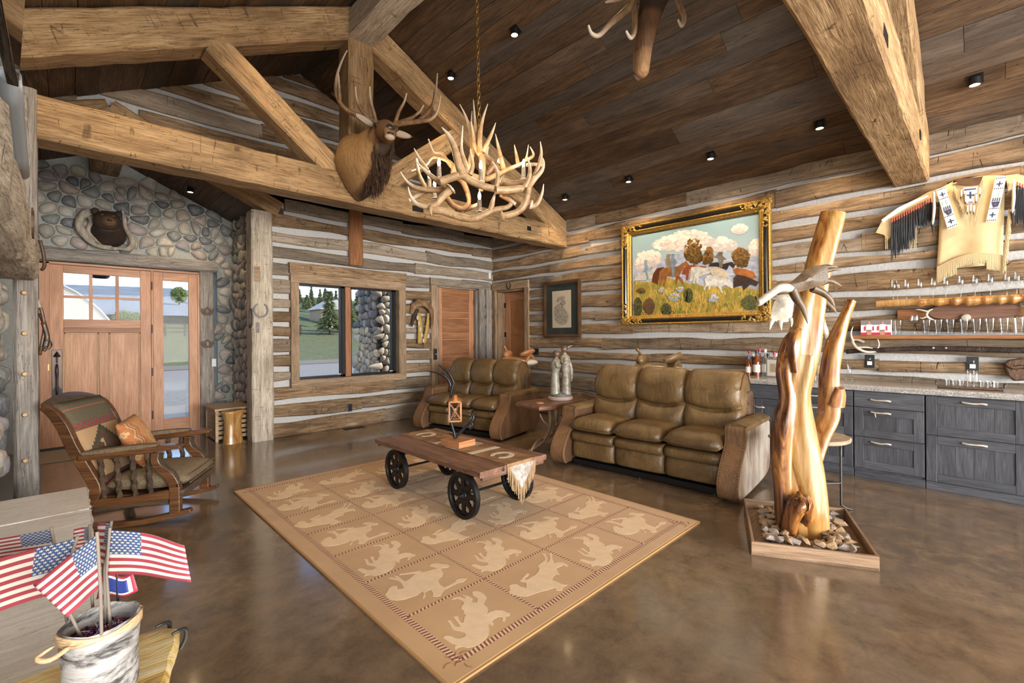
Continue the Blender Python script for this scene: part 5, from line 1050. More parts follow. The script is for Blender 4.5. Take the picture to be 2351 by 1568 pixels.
def flag(TL, TR_, BR, BL, d, dfly, label, pole=None, wave=.012, ph=0.):
    """hoist TL-BL, fly TR-BR: sight points in the planter close-up, d distance at the hoist, dfly at the fly"""
    q = lambda p, dd: at(p[0]/2.915, 1030+p[1]/2.915, dd); nu, nv = 24, 12; P = []; U = []; V = []
    a, b, c, e = q(TL, d), q(TR_, dfly), q(BR, dfly), q(BL, d); nrm = (b-a).cross(e-a).normalized()
    for i in range(nu+1):
        s = i/nu; row = []
        for j in range(nv+1):
            t = j/nv; p = (a*(1-s)+b*s)*(1-t)+(e*(1-s)+c*s)*t
            p = p+nrm*wave*math.sin(s*5+ph+t)*s+Vector((0, 0, wave*.8*math.sin(s*PI)*(1 if ph == 0 else .3))); row.append(p); U.append(s); V.append(1-t)
        P.append(row)
    f = thing('hand_flag', label, 'flag', None, 'small flags in the birch planter'); mb = MB().grid(P); mb.w = []; mb.w = U; mb.attr = 'fu'
    o = mb.build('cloth', 'flag_cloth', f, smooth=180); at_ = o.data.attributes.new('fv', 'FLOAT', 'POINT'); at_.data.foreach_set('value', V)
    m = o.modifiers.new('thick', 'SOLIDIFY'); m.thickness = .0008; m.offset = 0
    top = a+(a-e).normalized()*.006; bot = Vector((BX+(pole or (0, 0))[0], BY+(pole or (0, 0))[1], BZ+.12))
    MB().tube([bot, e, top], .0034, 7, 1).build('stick', 'stick', f, smooth=60)
    return f
flag((735, 545), (1250, 640), (1285, 890), (712, 845), 1.10, 1.10, 'flag flying to the right from the birch planter', (.02, .02), .008)
flag((650, 575), (215, 915), (460, 1122), (672, 925), 1.0, 1.0, 'flag drooping to the front over the birch planter rim', (0, -.04), .006, 1.)
flag((515, 600), (-190, 790), (-170, 1150), (400, 960), 1.06, 1.08, 'wide flag stretching left to the picture edge', (-.02, -.01), .01, 2.)
flag((345, 540), (-170, 640), (-160, 790), (375, 700), 1.2, 1.22, 'rear flag furthest left behind the birch planter', (-.05, .03), .008, .5)
flag((600, 525), (505, 535), (490, 700), (600, 690), 1.25, 1.25, 'furled flag behind the middle of the birch planter', (-.01, .05), .004, 3.)
flag((745, 500), (660, 495), (640, 760), (700, 800), 1.18, 1.2, 'half furled flag upright behind the flag flying right', (.01, .04), .004, 4.)
wf = thing('state_flag', 'small red white and blue bordered flag low behind the planter', 'flag')
q = lambda x, y: at(x/2.915, 1030+y/2.915, 1.2)
for i, (s0, mat) in enumerate((((0., 1.), 'flag_red'), ((.1, .9), 'flag_white'), ((.2, .8), 'flag_blue'))):
    a, b, c, e = q(680, 850), q(890, 840), q(925, 960), q(645, 1010); P = []
    for k in range(9):
        r = []
        for l in range(7):
            s = s0[0]+(s0[1]-s0[0])*k/8; t = s0[0]+(s0[1]-s0[0])*l/6; r.append((a*(1-s)+b*s)*(1-t)+(e*(1-s)+c*s)*t-_F*.0008*i+Vector((0, 0, .006*math.sin(s*7))))
        P.append(r)
    MB().grid(P).build('field', mat, wf, smooth=180, solid=.0006)
a = q(785, 830); MB().tube([q(790, 1075), a], .003, 6, 1).build('stick', 'black_metal', wf)
# ------------------------------------------------------------------ crate and stump by the post
cr_ = thing('lattice_crate', 'pale wooden crate with a lattice end, beside the stump', 'crate', TR(1.44, 7.27, 0))
X, Y, H = .46, .62, .42
for x in (0, X-.035):
    for y in (0, Y-.035): B(x, x+.035, y, y+.035, 0, H).build('corner_post', 'crate_wood', cr_)
hewn(X+.02, -.01, Y+.01, H, H+.03, 3, .004, .001).build('lid', 'crate_wood', cr_, smooth=30, M=TR(-.01, 0, 0))
for k in range(6): B(.035, X-.035, .008, .022, .03+k*.066, .03+k*.066+.045).build('slat', 'crate_wood', cr_)
for z in (.02, H-.06): B(.004, .03, .035, Y-.035, z, z+.045).build('end_rail', 'crate_wood', cr_)
la = MB()
for k in range(-8, 10):
    for s in (-1, 1):
        y0 = k*.055; pts = [(y0, .06), (y0+s*.3, .36)]
        (a0, z0), (a1, z1) = pts
        ts = [0, 1]
        # clip the bar to the opening
        lo, hi = .04, Y-.04
        def tt(v): return (v-a0)/(a1-a0)
        t0, t1 = sorted((tt(lo), tt(hi))); t0, t1 = max(0, t0), min(1, t1)
        if t1 > t0+.02: la.tube([(.012+s*.003, a0+(a1-a0)*t0, z0+(z1-z0)*t0), (.012+s*.003, a0+(a1-a0)*t1, z0+(z1-z0)*t1)], .011, 4, 1, flat=.4)
la.build('lattice', 'crate_wood', cr_); B(.02, .03, .035, Y-.035, .06, .36).build('backing', 'leather_dark', cr_)
MB().tube([(-.012, .28, H-.03), (-.02, .31, H-.03), (-.012, .34, H-.03)], .004, 6, 2).build('pull', 'iron', cr_)
for x, w in ((X-.02, .0),): B(X-.02, X, .035, Y-.035, .03, H).build('end_panel', 'crate_wood', cr_)
B(.035, X-.035, Y-.022, Y-.008, .03, H).build('back_panel', 'crate_wood', cr_)
@D('juniper')
def _(n):   # polished juniper: honey sapwood with dark red heartwood
    m = N(n); v = m.coord(); a = m.noise(m.mapc((5, 5, .8), False), 2.2, 6, .62, 1.6); b = m.noise(m.mapc((30, 30, 2.2), False), 1.5, 5, .7, .5); t = m.n('Attribute', attribute_name='tip').outputs['Fac']
    k = m.math('ADD', m.math('MULTIPLY', m.math('SUBTRACT', a, .5), 1.5), m.math('ADD', t, .36))
    c = m.ramp(k, (.2, (.44, .275, .105)), (.38, (.4, .21, .058)), (.52, (.33, .13, .032)), (.66, (.13, .04, .011)), (.85, (.045, .014, .005))); c = m.mix(m.ramp(b, (.35, .55), (.55, 0.)), c, (.3, .12, .03)); m.bump(m.math('ADD', a, b), .25, .012); return m.done(c, .22, Specular_IOR_Level=.6, Coat_Weight=.4, Coat_Roughness=.1)
sm = thing('tree_stump', 'polished honey-coloured tree stump beside the lattice crate', 'stump', TR(1.60, 7.10, 0)); mb = MB(); mb.w = []; P = []
for z, r in spline([(0, .118), (.1, .105), (.25, .1), (.36, .115), (.42, .135), (.44, .125)], 3): P.append([(r*math.cos(a)*(1+.10*math.cos(3*a+1)+.04*nz(a*3, 2)), r*math.sin(a)*(1+.10*math.cos(3*a+1)+.04*nz(a*3, 2)), z+.015*math.cos(a)*z) for a in [2*PI*j/30 for j in range(30)]])
mb.cw = .0; mb.grid(P, cv=True, flip=True); mb.cw = .22; mb.add(P[-1], [tuple(range(30))]); mb.build('stump_body', 'juniper', sm, smooth=60)
# ------------------------------------------------------------------ framed cattle-drive painting
mottled('gilt', (.28, .15, .03), (.62, .4, .1), 60, .38, .75, bump=.6); plain('ebony', (.01, .01, .011), .22)
@D('painted_sky')
def _(n):
    m = N(n); s = m.n('SeparateXYZ'); m.set(s.inputs[0], m.coord()); a = m.noise(m.mapc((1, 3, 6), False), 2., 4)
    c = m.ramp(m.math('ADD', m.math('SUBTRACT', s.outputs[2], 2.1), m.math('MULTIPLY', a, .25)), (.1, (.55, .52, .5)), (.5, (.38, .47, .5)), (.9, (.27, .40, .43))); return m.done(c, .35)
@D('painted_meadow')
def _(n):
    m = N(n); a = m.noise(m.mapc((1, 26, 7), False), 1.4, 6, .7, .6); b = m.noise(m.coord(), 5., 3)
    c = m.ramp(a, (.3, (.10, .1, .02)), (.45, (.36, .24, .04)), (.6, (.55, .36, .07)), (.75, (.6, .45, .2))); c = m.mix(m.ramp(b, (.45, 0.), (.65, .8)), c, (.18, .2, .045)); return m.done(c, .35)
pt = thing('cattle_painting', 'large gilt-framed painting of riders driving cattle, above the sofa', 'painting')
ya, yb, za, zb = 1.79, 3.88, 1.575, 3.085; XF = XR-.045
B(XF-.012, XF-.006, 1.93, 3.72, 1.70, 2.92).build('canvas', 'painted_sky', pt)
cv = pt.children[0]
def lin2(p, q, t): return (p[0]*(1-t)+q[0]*t, p[1]*(1-t)+q[1]*t)
for i, (nm, col, poly) in enumerate(PAINT):
    mat = 'paint_%s_%d' % (nm, i)
    if nm == 'meadow': mat = 'painted_meadow'
    elif nm in ('cloud', 'tree', 'bush', 'hills'):
        mottled(mat, tuple(c*.62 for c in col), tuple(min(1, c*1.2) for c in col), 14 if nm != 'cloud' else 7, .35, rand=False)
    else: mottled(mat, tuple(c*.55 for c in col), tuple(min(1, c*1.15) for c in col), 18, .35, rand=False)
    pl = spline(poly+[poly[0]], 2)[:-1] if nm in ('cloud', 'tree', 'bush') else poly
    if nm in ('cloud', 'tree', 'bush', 'meadow', 'hills'):
        am = {'cloud': .035, 'tree': .03, 'bush': .03, 'meadow': .012, 'hills': .01}[nm]; pl = [(lin2(p, q, t/5)) for p, q in zip(pl, pl[1:]+pl[:1]) for t in range(5)]; cy_, cz_ = sum(p[0] for p in pl)/len(pl), sum(p[1] for p in pl)/len(pl)
        pl = [(a+am*(abs(nz(k*.9, i*3.1))*1.2-.25)*(1 if a > cy_ else -1), b+am*(abs(nz(k*1.1, i*2.3+7))*1.2-.25)*(1 if b > cz_ else -1)) for k, (a, b) in enumerate(pl)]
    pl = [(min(3.715, max(1.935, a)), min(2.915, max(1.705, b))) for a, b in pl]
    MB().prism(pl, XF-{'meadow': .0162, 'bush': .0200}.get(nm, .0168 if nm in ('horse', 'rider', 'steer') else .0130)-.0001*i, XF-.011, 'x').build('painted_'+nm, mat, cv)
def inpoly(p, poly):
    c = False; j = len(poly)-1
    for i in range(len(poly)):
        if (poly[i][1] > p[1]) != (poly[j][1] > p[1]) and p[0] < (poly[j][0]-poly[i][0])*(p[1]-poly[i][1])/(poly[j][1]-poly[i][1]+1e-9)+poly[i][0]: c = not c
        j = i
    return c
def dabs(poly, n, w, h, mats, seed, lift=.0006, base=.0150):
    """brush dabs inside an outline, joined per colour"""
    R = random.Random(seed); y0, y1, z0, z1 = min(p[0] for p in poly), max(p[0] for p in poly), min(p[1] for p in poly), max(p[1] for p in poly); ms = [MB() for _ in mats]; k = 0; tr = 0
    while k < n and tr < n*8:
        tr += 1; p = (R.uniform(y0, y1), R.uniform(z0, z1))
        if not inpoly(p, poly): continue
        k += 1; f = R.uniform(.5, 1.3); t = (p[1]-z0)/(z1-z0+1e-6); mi = min(len(mats)-1, max(0, int((t+R.uniform(-.45, .45))*len(mats)))); x = XF-base-lift*R.random(); m = 6; rot = R.uniform(-.4, .4)
        ms[mi].add([(x, min(3.715, max(1.935, p[0]+w*f*math.cos(2*PI*q/m)+rot*h*math.sin(2*PI*q/m))), min(2.915, max(1.705, p[1]+h*f*math.sin(2*PI*q/m)))) for q in range(m)]+[(x-.0006, p[0], p[1])], [(q, (q+1) % m, m) for q in range(m)])
    for q, mt_ in zip(ms, mats):
        if q.v: q.build('brush_dabs', mt_, cv, kind='stuff')
for nm_, c_ in (('pa_tree1', (.07, .045, .015)), ('pa_tree2', (.16, .075, .02)), ('pa_tree3', (.26, .13, .035)), ('pa_cl1', (.55, .47, .45)), ('pa_cl2', (.7, .6, .52)), ('pa_cl3', (.82, .74, .64)), ('pa_g1', (.13, .14, .03)), ('pa_g2', (.42, .29, .05)), ('pa_g3', (.58, .42, .12)), ('pa_g4', (.45, .2, .04)), ('pa_b1', (.05, .06, .025)), ('pa_b2', (.13, .1, .04)), ('pa_h1', (.32, .36, .46)), ('pa_h2', (.5, .5, .55))): plain(nm_, c_, .35)
for i, (nm, col, poly) in enumerate(PAINT):
    if nm == 'tree': dabs(poly, 130, .016, .016, ['pa_tree1', 'pa_tree2', 'pa_tree3'], i, .0003, .0156)
    elif nm == 'cloud': dabs(poly, 110, .035, .026, ['pa_cl1', 'pa_cl2', 'pa_cl3'], i, .0004)
    elif nm == 'hills': dabs([(a, b) for a, b in poly], 90, .07, .012, ['pa_h1', 'pa_h2', 'pa_h1'], i, .0002)
    elif nm == 'meadow': dabs([(1.94, 1.71), (3.71, 1.71), (3.71, 2.05), (3.2, 2.08), (2.6, 2.0), (1.94, 2.0)], 520, .006, .028, ['pa_g1', 'pa_g4', 'pa_g2', 'pa_g3'], i, .0003, .0166+.0001*9)
    elif nm == 'bush': dabs(poly, 40, .012, .014, ['pa_b1', 'pa_b2'] if col[1] < .2 else ['pa_h1', 'pa_g2', 'pa_h2'], i, .0004, .0236)
def moulding(o_y0, o_y1, o_z0, o_z1, w, x0, x1, mat, name, par, prof=None):
    """mitred frame moulding: outer rectangle, width w, from x0 (wall) to x1 (room)"""
    prof = prof or [(0, x0), (0, x1), (.5, x1-.01), (1, x1), (1, x0)]
    for k in range(4):
        c = [(o_y0, o_z0), (o_y1, o_z0), (o_y1, o_z1), (o_y0, o_z1)]; a, b = c[k], c[(k+1) % 4]; s = [(1, 1), (-1, 1), (-1, -1), (1, -1)]; sa, sb = s[k], s[(k+1) % 4]
        P = [[(x, a[0]+sa[0]*w*t, a[1]+sa[1]*w*t) for t, x in prof], [(x, b[0]+sb[0]*w*t, b[1]+sb[1]*w*t) for t, x in prof]]
        MB().grid(P).build(name, mat, par)
xa, xb = XF+.008, XF-.055
moulding(ya, yb, za, zb, .028, xa, XF-.06, 'gilt', 'outer_moulding', pt)
moulding(ya+.026, yb-.026, za+.026, zb-.026, .055, xa, XF-.05, 'ebony', 'black_moulding', pt, [(0, xa), (0, XF-.05), (.3, XF-.066), (.7, XF-.066), (1, XF-.045), (1, xa)])
moulding(ya+.08, yb-.08, za+.08, zb-.08, .065, xa, XF-.045, 'gilt', 'inner_moulding', pt, [(0, xa), (0, XF-.05), (.25, XF-.055), (.5, XF-.038), (.75, XF-.034), (1, XF-.016), (1, xa)])
R = random.Random(2)
for sy, y in ((1, ya), (-1, yb)):
    for sz, z in ((1, za), (-1, zb)):
        mb = MB()
        for k in range(54):
            t = R.random(); al = R.random() < .5; L = .36 if sy > 0 or sz < 0 else .36
            yy = y+sy*(t*.34 if al else R.uniform(.01, .085)); z2 = z+sz*(R.uniform(.01, .085) if al else t*.34); r = .034*(1-.5*t)
            mb.ell((XF-.058, yy, z2), (.014, r, r*.8), 7, 5, .5, k)
        mb.build('corner_carving', 'gilt', pt, smooth=60, kind='stuff')
# ------------------------------------------------------------------ framed pencil drawing
plain('mat_board', (.016, .026, .028), .8); plain('paper', (.52, .45, .35), .8); plain('cream_line', (.55, .48, .3), .6)
@D('pencil')
def _(n):
    m = N(n); a = m.noise(m.mapc((1, 60, 20), False, rot=(.6, 0, 0)), 1.3, 5, .75, .6); return m.done(m.ramp(a, (.35, (.07, .06, .055)), (.5, (.3, .26, .21)), (.62, (.5, .43, .34))), .8)
dw = thing('framed_drawing', 'pencil drawing of a feathered figure in a dark mat and wood frame', 'picture')
moulding(4.72, 5.55, 1.385, 2.385, .06, XR-.02, XR-.06, 'leather_dark', 'frame', dw)
B(XR-.04, XR-.034, 4.76, 5.51, 1.43, 2.34).build('mat_board', 'mat_board', dw); B(XR-.042, XR-.039, 4.925, 5.35, 1.56, 2.21).build('cream_border', 'cream_line', dw); B(XR-.0435, XR-.04, 4.935, 5.34, 1.57, 2.2).build('paper', 'paper', dw)
B(XR-.058, XR-.05, 5.09, 5.19, 1.40, 1.42).build('name_plate', 'brass', dw)
pa = [q for q in dw.children if q.name.startswith('paper')][0]
for poly in ([(5.30, 1.92), (5.31, 1.80), (5.29, 1.70), (5.25, 1.66), (5.2, 1.62), (5.1, 1.60), (5.02, 1.64), (4.98, 1.72), (4.99, 1.80), (5.06, 1.88), (5.1, 1.95), (5.16, 2.0), (5.22, 1.98)], [(5.10, 1.95), (5.06, 1.95), (5.045, 1.98), (5.03, 1.985), (5.045, 2.01), (5.06, 2.04), (5.1, 2.06), (5.15, 2.04), (5.16, 1.98)]): MB().prism(poly, XR-.0442, XR-.042, 'x').build('pencil_body', 'pencil', pa)
for k in range(11):
    a = .25+k*.2; c = (5.14, 2.0); L = .13; p = [(c[0]+math.cos(a+s)*r, c[1]+math.sin(a+s)*r) for s, r in ((-.06, .05), (-.1, L*.8), (0, L), (.1, L*.8), (.06, .05))]; MB().prism(p, XR-.0445-.0001*k, XR-.042, 'x').build('pencil_feather', 'pencil', pa)
MB().tube([(XR-.0444, 4.96, 2.0), (XR-.0444, 4.99, 1.85)], .002, 4, 1).build('pencil_staff', 'pencil', pa)
B(XR-.066, XR-.064, 4.78, 5.49, 1.445, 2.325).build('glazing', 'pane', dw)
# ------------------------------------------------------------------ bar cabinets and stone counter
XC = 5.62
@D('granite')
def _(n):
    m = N(n); v = m.coord(); a = m.noise(v, 70, 4, .8); b = m.noise(v, 6, 4); c = m.ramp(a, (.3, (.1, .1, .1)), (.48, (.3, .29, .28)), (.62, (.55, .54, .52))); c = m.mix(m.ramp(b, (.4, .4), (.7, 0.)), c, (.34, .29, .25)); m.bump(a, .5, .02); return m.done(c, .7)
plain('counter_top', (.3, .255, .215), .18)
co = thing('stone_counter', 'grey stone bar counter with a rough chipped edge, on the dark cabinets', 'counter')
B(XC-.02, XR-.01, -2.0, 2.2, .875, .915).build('top', 'counter_top', co)
n = 90; P = []
for i in range(n+1):
    y = 2.2-4.2*i/n; P.append([(XC-.02, y, .9152), (XC-.036+.008*nz(i*.9, 1), y, .911), (XC-.05+.014*nz(i*.8, 2), y, .897), (XC-.046+.014*nz(i*1.1, 3), y, .88), (XC-.04+.012*nz(i, 4), y, .862), (XC-.01, y, .857), (XC+.03, y, .86)])
MB().grid(P).build('chipped_edge', 'granite', co, smooth=20); P = []
for i in range(31):
    x = XC-.03+.65*i/30; P.append([(x, 2.2, .915), (x, 2.22+.01*nz(i, 6), .9), (x, 2.215+.01*nz(i, 7), .87), (x, 2.2, .86)])
MB().grid(P).build('chipped_edge', 'granite', co, smooth=20)
def pull(par, y, z, w=.16, seed=1, spur=False):
    mb = MB(); antler_w(mb, [(XC-.03, y+w*.5, z+.004), (XC-.04, y+w*.3, z), (XC-.042, y, z+.006*nz(seed, 2)), (XC-.04, y-w*.3, z+.003), (XC-.032, y-w*.5, z-.002)], [.009, .0085, .008, .0085, .0095], 8, 3, (0, .75))
    if spur: antler_w(mb, [(XC-.035, y+w*.3, z), (XC-.045, y+w*.26, z-.03), (XC-.045, y+w*.22, z-.045)], [.007, .005, .001], 6)
    o = mb.build('antler_pull', 'antler_pale', par, smooth=180)
    for s in (-.3, .3): MB().tube([(XC-.001, y+w*s, z), (XC-.04, y+w*s, z)], .004, 6, 1).build('pull_post', 'iron', o)
    return o
def shaker(par, y0, y1, z0, z1, flat=False, name='drawer'):
    d = thing(name, '', ''); del d['label']; del d['category']; d.parent = par; x0 = XC-.02
    if flat: frx(y0, y1, z0, z1, x0, XC, 'oak_grey', 'front', d); return d
    b = .075
    frx(y0, y0+b, z0, z1, x0, XC, 'oak_grey', 'stile', d); frx(y1-b, y1, z0, z1, x0, XC, 'oak_grey', 'stile', d); frx(y0+b, y1-b, z1-b, z1, x0, XC, 'oak_grey', 'rail', d); frx(y0+b, y1-b, z0, z0+b, x0, XC, 'oak_grey', 'rail', d)
    n = max(2, int((y1-y0-2*b)/.11)); w = (y1-y0-2*b)/n
    for k in range(n): B(0, z1-z0-2*b, 0, w-.0015, 0, .01).build('panel_board', 'oak_grey', d, M=Matrix(((0, 0, 1, XC-.01), (0, 1, 0, y0+b+k*w), (1, 0, 0, z0+b), (0, 0, 0, 1))))
    return d
labs = {1.385: 'dark oak bar cabinet end with a door, behind the juniper trunk', .365: 'dark oak cabinet with three drawers, nearest the juniper trunk', -.26: 'dark oak cabinet with two deep drawers at the right edge'}
for y0, y1, zs, lab in ((1.42, 2.18, 'door', 'dark oak bar cabinet with doors behind the sofa arm'), (.895, 1.415, [(.70, .85, True), (.41, .695, False), (.10, .405, False)], 'dark oak cabinet with drawers mostly hidden by the juniper trunk'), (.365, .89, [(.70, .85, True), (.41, .695, False), (.10, .405, False)], 'dark oak cabinet with three drawers beside the juniper trunk'), (-.27, .36, [(.50, .85, False), (.03+.05, .495, False)], 'dark oak cabinet with two deep drawers at the right edge'), (-.9, -.275, [(.50, .85, False), (.08, .495, False)], 'dark oak cabinet beyond the right edge'), (-1.9, -.905, [(.50, .85, False), (.08, .495, False)], 'dark oak cabinet furthest right')):
    c = thing('bar_cabinet', lab, 'cabinet', None, 'bar cabinets')
    B(XC+.001, XR-.02, y0, y1, .075, .858).build('carcass', 'oak_grey', c); frx(y0, y1, 0, .075, XC-.004, XC+.02, 'oak_grey', 'plinth', c)
    if zs == 'door':
        ym = (y0+y1)/2; shaker(c, y0+.003, y1-.003, .70, .85, True); d = shaker(c, y0+.003, ym-.002, .10, .695, name='door'); shaker(c, ym+.002, y1-.003, .10, .695, name='door'); pull(d, ym-.05, .6, .1)
    else:
        for i, (a, b, fl) in enumerate(zs):
            d = shaker(c, y0+.003, y1-.003, a, b, fl); pull(d, (y0+y1)/2+.02*(1 if len(zs) == 3 else 0)+ (.03 if len(zs) == 3 else -.0), b-(.075 if fl else .04), .15, i+y0, spur=(len(zs) == 3 and i == 1))
# ------------------------------------------------------------------ shelves
sh1 = thing('log_shelf', 'knotty yellow half-log shelf carrying the stemmed glasses', 'shelf')
P = []; knots = [(.42, .022), (.29, .016), (.17, .03), (.09, .035), (.04, .028), (-.03, .022), (-.12, .03), (-.2, .035), (-.3, .03), (-.5, .03), (-.75, .03)]
for i in range(130):
    y = .765-i*.0125; r = .033+.004*nz(y*5, 1)+.004*(.76-y); 
    for ky, kr in knots: r += kr*.55*math.exp(-((y-ky)/.028)**2)
    P.append([(6.07+r*1.1*math.cos(a), y, min(1.762, 1.727+r*math.sin(a)*(1+.12*nz(y*9, j)))) for j, a in enumerate([2*PI*q/16 for q in range(16)])])
mb = MB(); mb.w = []; mb.cw = .04; mb.grid(P, cv=True); mb.add(P[0], [tuple(range(16))]); mb.add(P[-1], [tuple(range(16))[::-1]]); mb.build('log', 'juniper', sh1, smooth=180)
B(6.06, XR-.03, -.85, .74, 1.735, 1.762).build('deck', 'pale_wood', sh1)
sh2 = thing('plank_shelf', 'long plank shelf on antler brackets carrying the pint glasses', 'shelf')
hewn(1.95, -.075, .12, 1.365, 1.40, 9, .004, .003).build('plank', 'plaque_wood', sh2, smooth=30, M=Matrix.Translation((6.13, .985, 0)) @ Matrix.Rotation(-PI/2, 4, 'Z'))
for y0 in (.95, -.62):
    mb = MB(); antler_w(mb, [(XR-.03, y0-.05, 1.33), (XR-.12, y0-.0, 1.36), (XR-.2, y0+.02, 1.34), (XR-.22, y0-.02, 1.27), (XR-.19, y0-.1, 1.225), (XR-.16, y0-.19, 1.235), (XR-.14, y0-.23, 1.25)], [.018, .017, .016, .015, .013, .009, .003])
    antler_w(mb, [(XR-.21, y0-.03, 1.27), (XR-.2, y0-.09, 1.275), (XR-.18, y0-.15, 1.265)], [.012, .01, .003]); antler_w(mb, [(XR-.2, y0+.02, 1.35), (XR-.22, y0+.03, 1.42), (XR-.215, y0+.01, 1.5)], [.013, .01, .002]); antler_w(mb, [(XR-.17, y0-.18, 1.24), (XR-.16, y0-.2, 1.3), (XR-.16, y0-.19, 1.36)], [.009, .008, .006]); mb.build('antler_bracket', 'antler_pale', sh2, smooth=180)
dk = thing('bark_pole', 'dark bark-covered pole lying on antler brackets under the plank shelf', 'pole')
MB().tube([(6.10, 1.03, 1.225), (6.1, .85, 1.24), (6.1, .5, 1.262), (6.1, .2, 1.268), (6.1, -.1, 1.262), (6.1, -.5, 1.26)], [.026, .022, .025, .027, .026, .025], 10).build('pole', 'dark_log', dk, smooth=180)
for y in (.33, .24): MB().ell((6.078, y, 1.275), (.008, .012, .01), 8, 6).build('knot', 'antler_pale', dk, smooth=180)
# walnut plaque with antlers between the shelves
pq = thing('walnut_plaque', 'long walnut board with antlers and a pale rosette between the shelves', 'plaque')
hewn(1.3, -.0, .03, 1.57, 1.665, 5, .004, .002).build('board', 'plaque_wood', pq, smooth=30, M=Matrix.Translation((XR-.05, .61, 0)) @ Matrix.Rotation(-PI/2, 4, 'Z'))
MB().prism([(-.06+.31*math.copysign(abs(math.cos(a))**.6, math.cos(a)), 1.625+.075*math.copysign(abs(math.sin(a))**.8, math.sin(a))) for a in [2*PI*k/32 for k in range(32)]], -.018, 0, 'y').build('oval', 'walnut', pq, bevel=.004, M=Matrix.Translation((XR-.05, 0, 0)) @ Matrix.Rotation(-PI/2, 4, 'Z'))
MB().lathe([(.035, 0), (.038, .015), (.028, .03), (.0001, .034)], 14).build('rosette', 'antler_pale', pq, M=Matrix.Translation((XR-.068, .105, 1.565)) @ Matrix.Rotation(-PI/2, 4, 'Y'))
for y0, s in ((.37, 1), (-.28, -1)):
    mb = MB(); antler_w(mb, [(XR-.075, y0-s*.03, 1.66), (XR-.09, y0, 1.64), (XR-.095, y0+s*.012, 1.6), (XR-.09, y0-s*.005, 1.57), (XR-.08, y0-s*.04, 1.55)], [.008, .012, .013, .011, .005]); antler_w(mb, [(XR-.095, y0, 1.635), (XR-.12, y0+s*.06, 1.655), (XR-.13, y0+s*.09, 1.66)], [.009, .007, .002]); antler_w(mb, [(XR-.095, y0+s*.005, 1.59), (XR-.11, y0+s*.04, 1.57), (XR-.12, y0+s*.06, 1.575)], [.009, .006, .002]); mb.build('antler', 'antler_pale', pq, smooth=180)
# ------------------------------------------------------------------ glasses
def glass(kind, M, label, group):
    if kind == 'flute':
        prof = [(.028, 0), (.028, .002), (.004, .006), (.0038, .075), (.009, .09), (.022, .105), (.0265, .135), (.0255, .17), (.021, .205), (.0198, .205), (.0243, .17), (.0252, .135), (.0205, .108), (.0001, .096)]
    elif kind == 'wine': prof = [(.032, 0), (.032, .002), (.005, .006), (.004, .08), (.012, .092), (.036, .118), (.041, .15), (.034, .2), (.0328, .2), (.0398, .15), (.0345, .12), (.0001, .097)]
    elif kind == 'pint': prof = [(.0001, 0), (.03, 0), (.031, .006), (.043, .145), (.0415, .145), (.029, .014), (.0001, .012)]
    else: prof = [(.0001, 0), (.019, 0), (.02, .004), (.024, .055), (.0225, .055), (.0185, .012), (.0001, .012)]
    g = MB().lathe(prof, 20).build({'flute': 'stemmed_glass', 'wine': 'wine_glass', 'pint': 'pint_glass', 'shot': 'shot_glass'}[kind], 'thin_glass', None, smooth=60, M=M); return tag(g, label, 'glass', group)
ords = ['first', 'second', 'third', 'fourth', 'fifth', 'sixth', 'seventh', 'eighth', 'ninth', 'tenth', 'eleventh', 'twelfth', 'thirteenth']
fl = [.635, .605, .53, .43, .33, .24, .135, .04, -.06, -.165, -.225, -.285, -.345]
g0 = None; GS = 'stemmed glasses on the log shelf'
for i, y in enumerate(fl):
    lab = '%s stemmed glass from the left on the knotty log shelf' % ords[i]; M = TR(6.14+(.03 if i == 1 else 0), y, 1.7622)
    if g0 is None: g0 = glass('flute', M, lab, GS)
    else: dup(g0, M, lab)
for i, y in enumerate([.6, .38, .295, .21, .115, .03, -.055, -.145, -.235]):
    lab = ('pint glass between the photo card and the wine glass' if i == 0 else '%s pint glass right of the wine glass on the plank shelf' % ords[i-1]); M = TR(6.13, y, 1.4062)
    if i == 0: g1 = glass('pint', M, lab, 'pint glasses on the plank shelf')
    else: dup(g1, M, lab)
glass('wine', TR(6.13, .47, 1.4062), 'round wine glass among the pint glasses on the plank shelf', 'pint glasses on the plank shelf')
# etched print on the pints is part of each glass: a frosted band
plain('photo_red', (.5, .03, .05), .4); plain('photo_white', (.72, .72, .72), .4); plain('photo_skin', (.5, .22, .13), .5); plain('photo_dark', (.2, .17, .17), .5)
ph = thing('photo_box', 'small box showing a photo of two players in white, left on the plank shelf', 'box', TR(6.09, .775, 1.4062))
B(-.0, .07, -.125, .125, 0, .155).build('box', 'photo_white', ph); B(-.0015, 0, -.125, .125, .105, .155).build('photo_wall', 'photo_dark', ph); B(-.0015, 0, -.125, .125, 0, .025).build('photo_floor', 'photo_red', ph)
for y in (.055, -.055):
    B(-.0035, -.001, y-.024, y+.024, .05, .11).build('photo_shirt', 'photo_white', ph); B(-.003, -.001, y-.02, y+.02, .0, .045).build('photo_legs', 'photo_skin', ph); B(-.0035, -.001, y-.02, y+.02, .038, .052).build('photo_shorts', 'photo_dark', ph); MB().ell((-.0025, y, .125), (.001, .011, .015), 8, 6).build('photo_face', 'photo_skin', ph)
    for s in (-1, 1): B(-.0033, -.001, y+s*.035-.006, y+s*.035+.006, .045, .09).build('photo_sleeve', 'photo_red', ph)
for i, y in enumerate((.085, .0, -.085)): tag(MB().lathe([(.0001, 0), (.038, 0), (.038, .035), (.036, .038), (.0001, .038)], 16).build('round_tin', 'pale_wood', None, smooth=40, M=TR(6.185, .775+y*.9, 1.53)), '%s round wooden lid behind the photo box' % ('left', 'middle', 'right')[i], 'lid', 'lids behind the photo box') if 0 else None
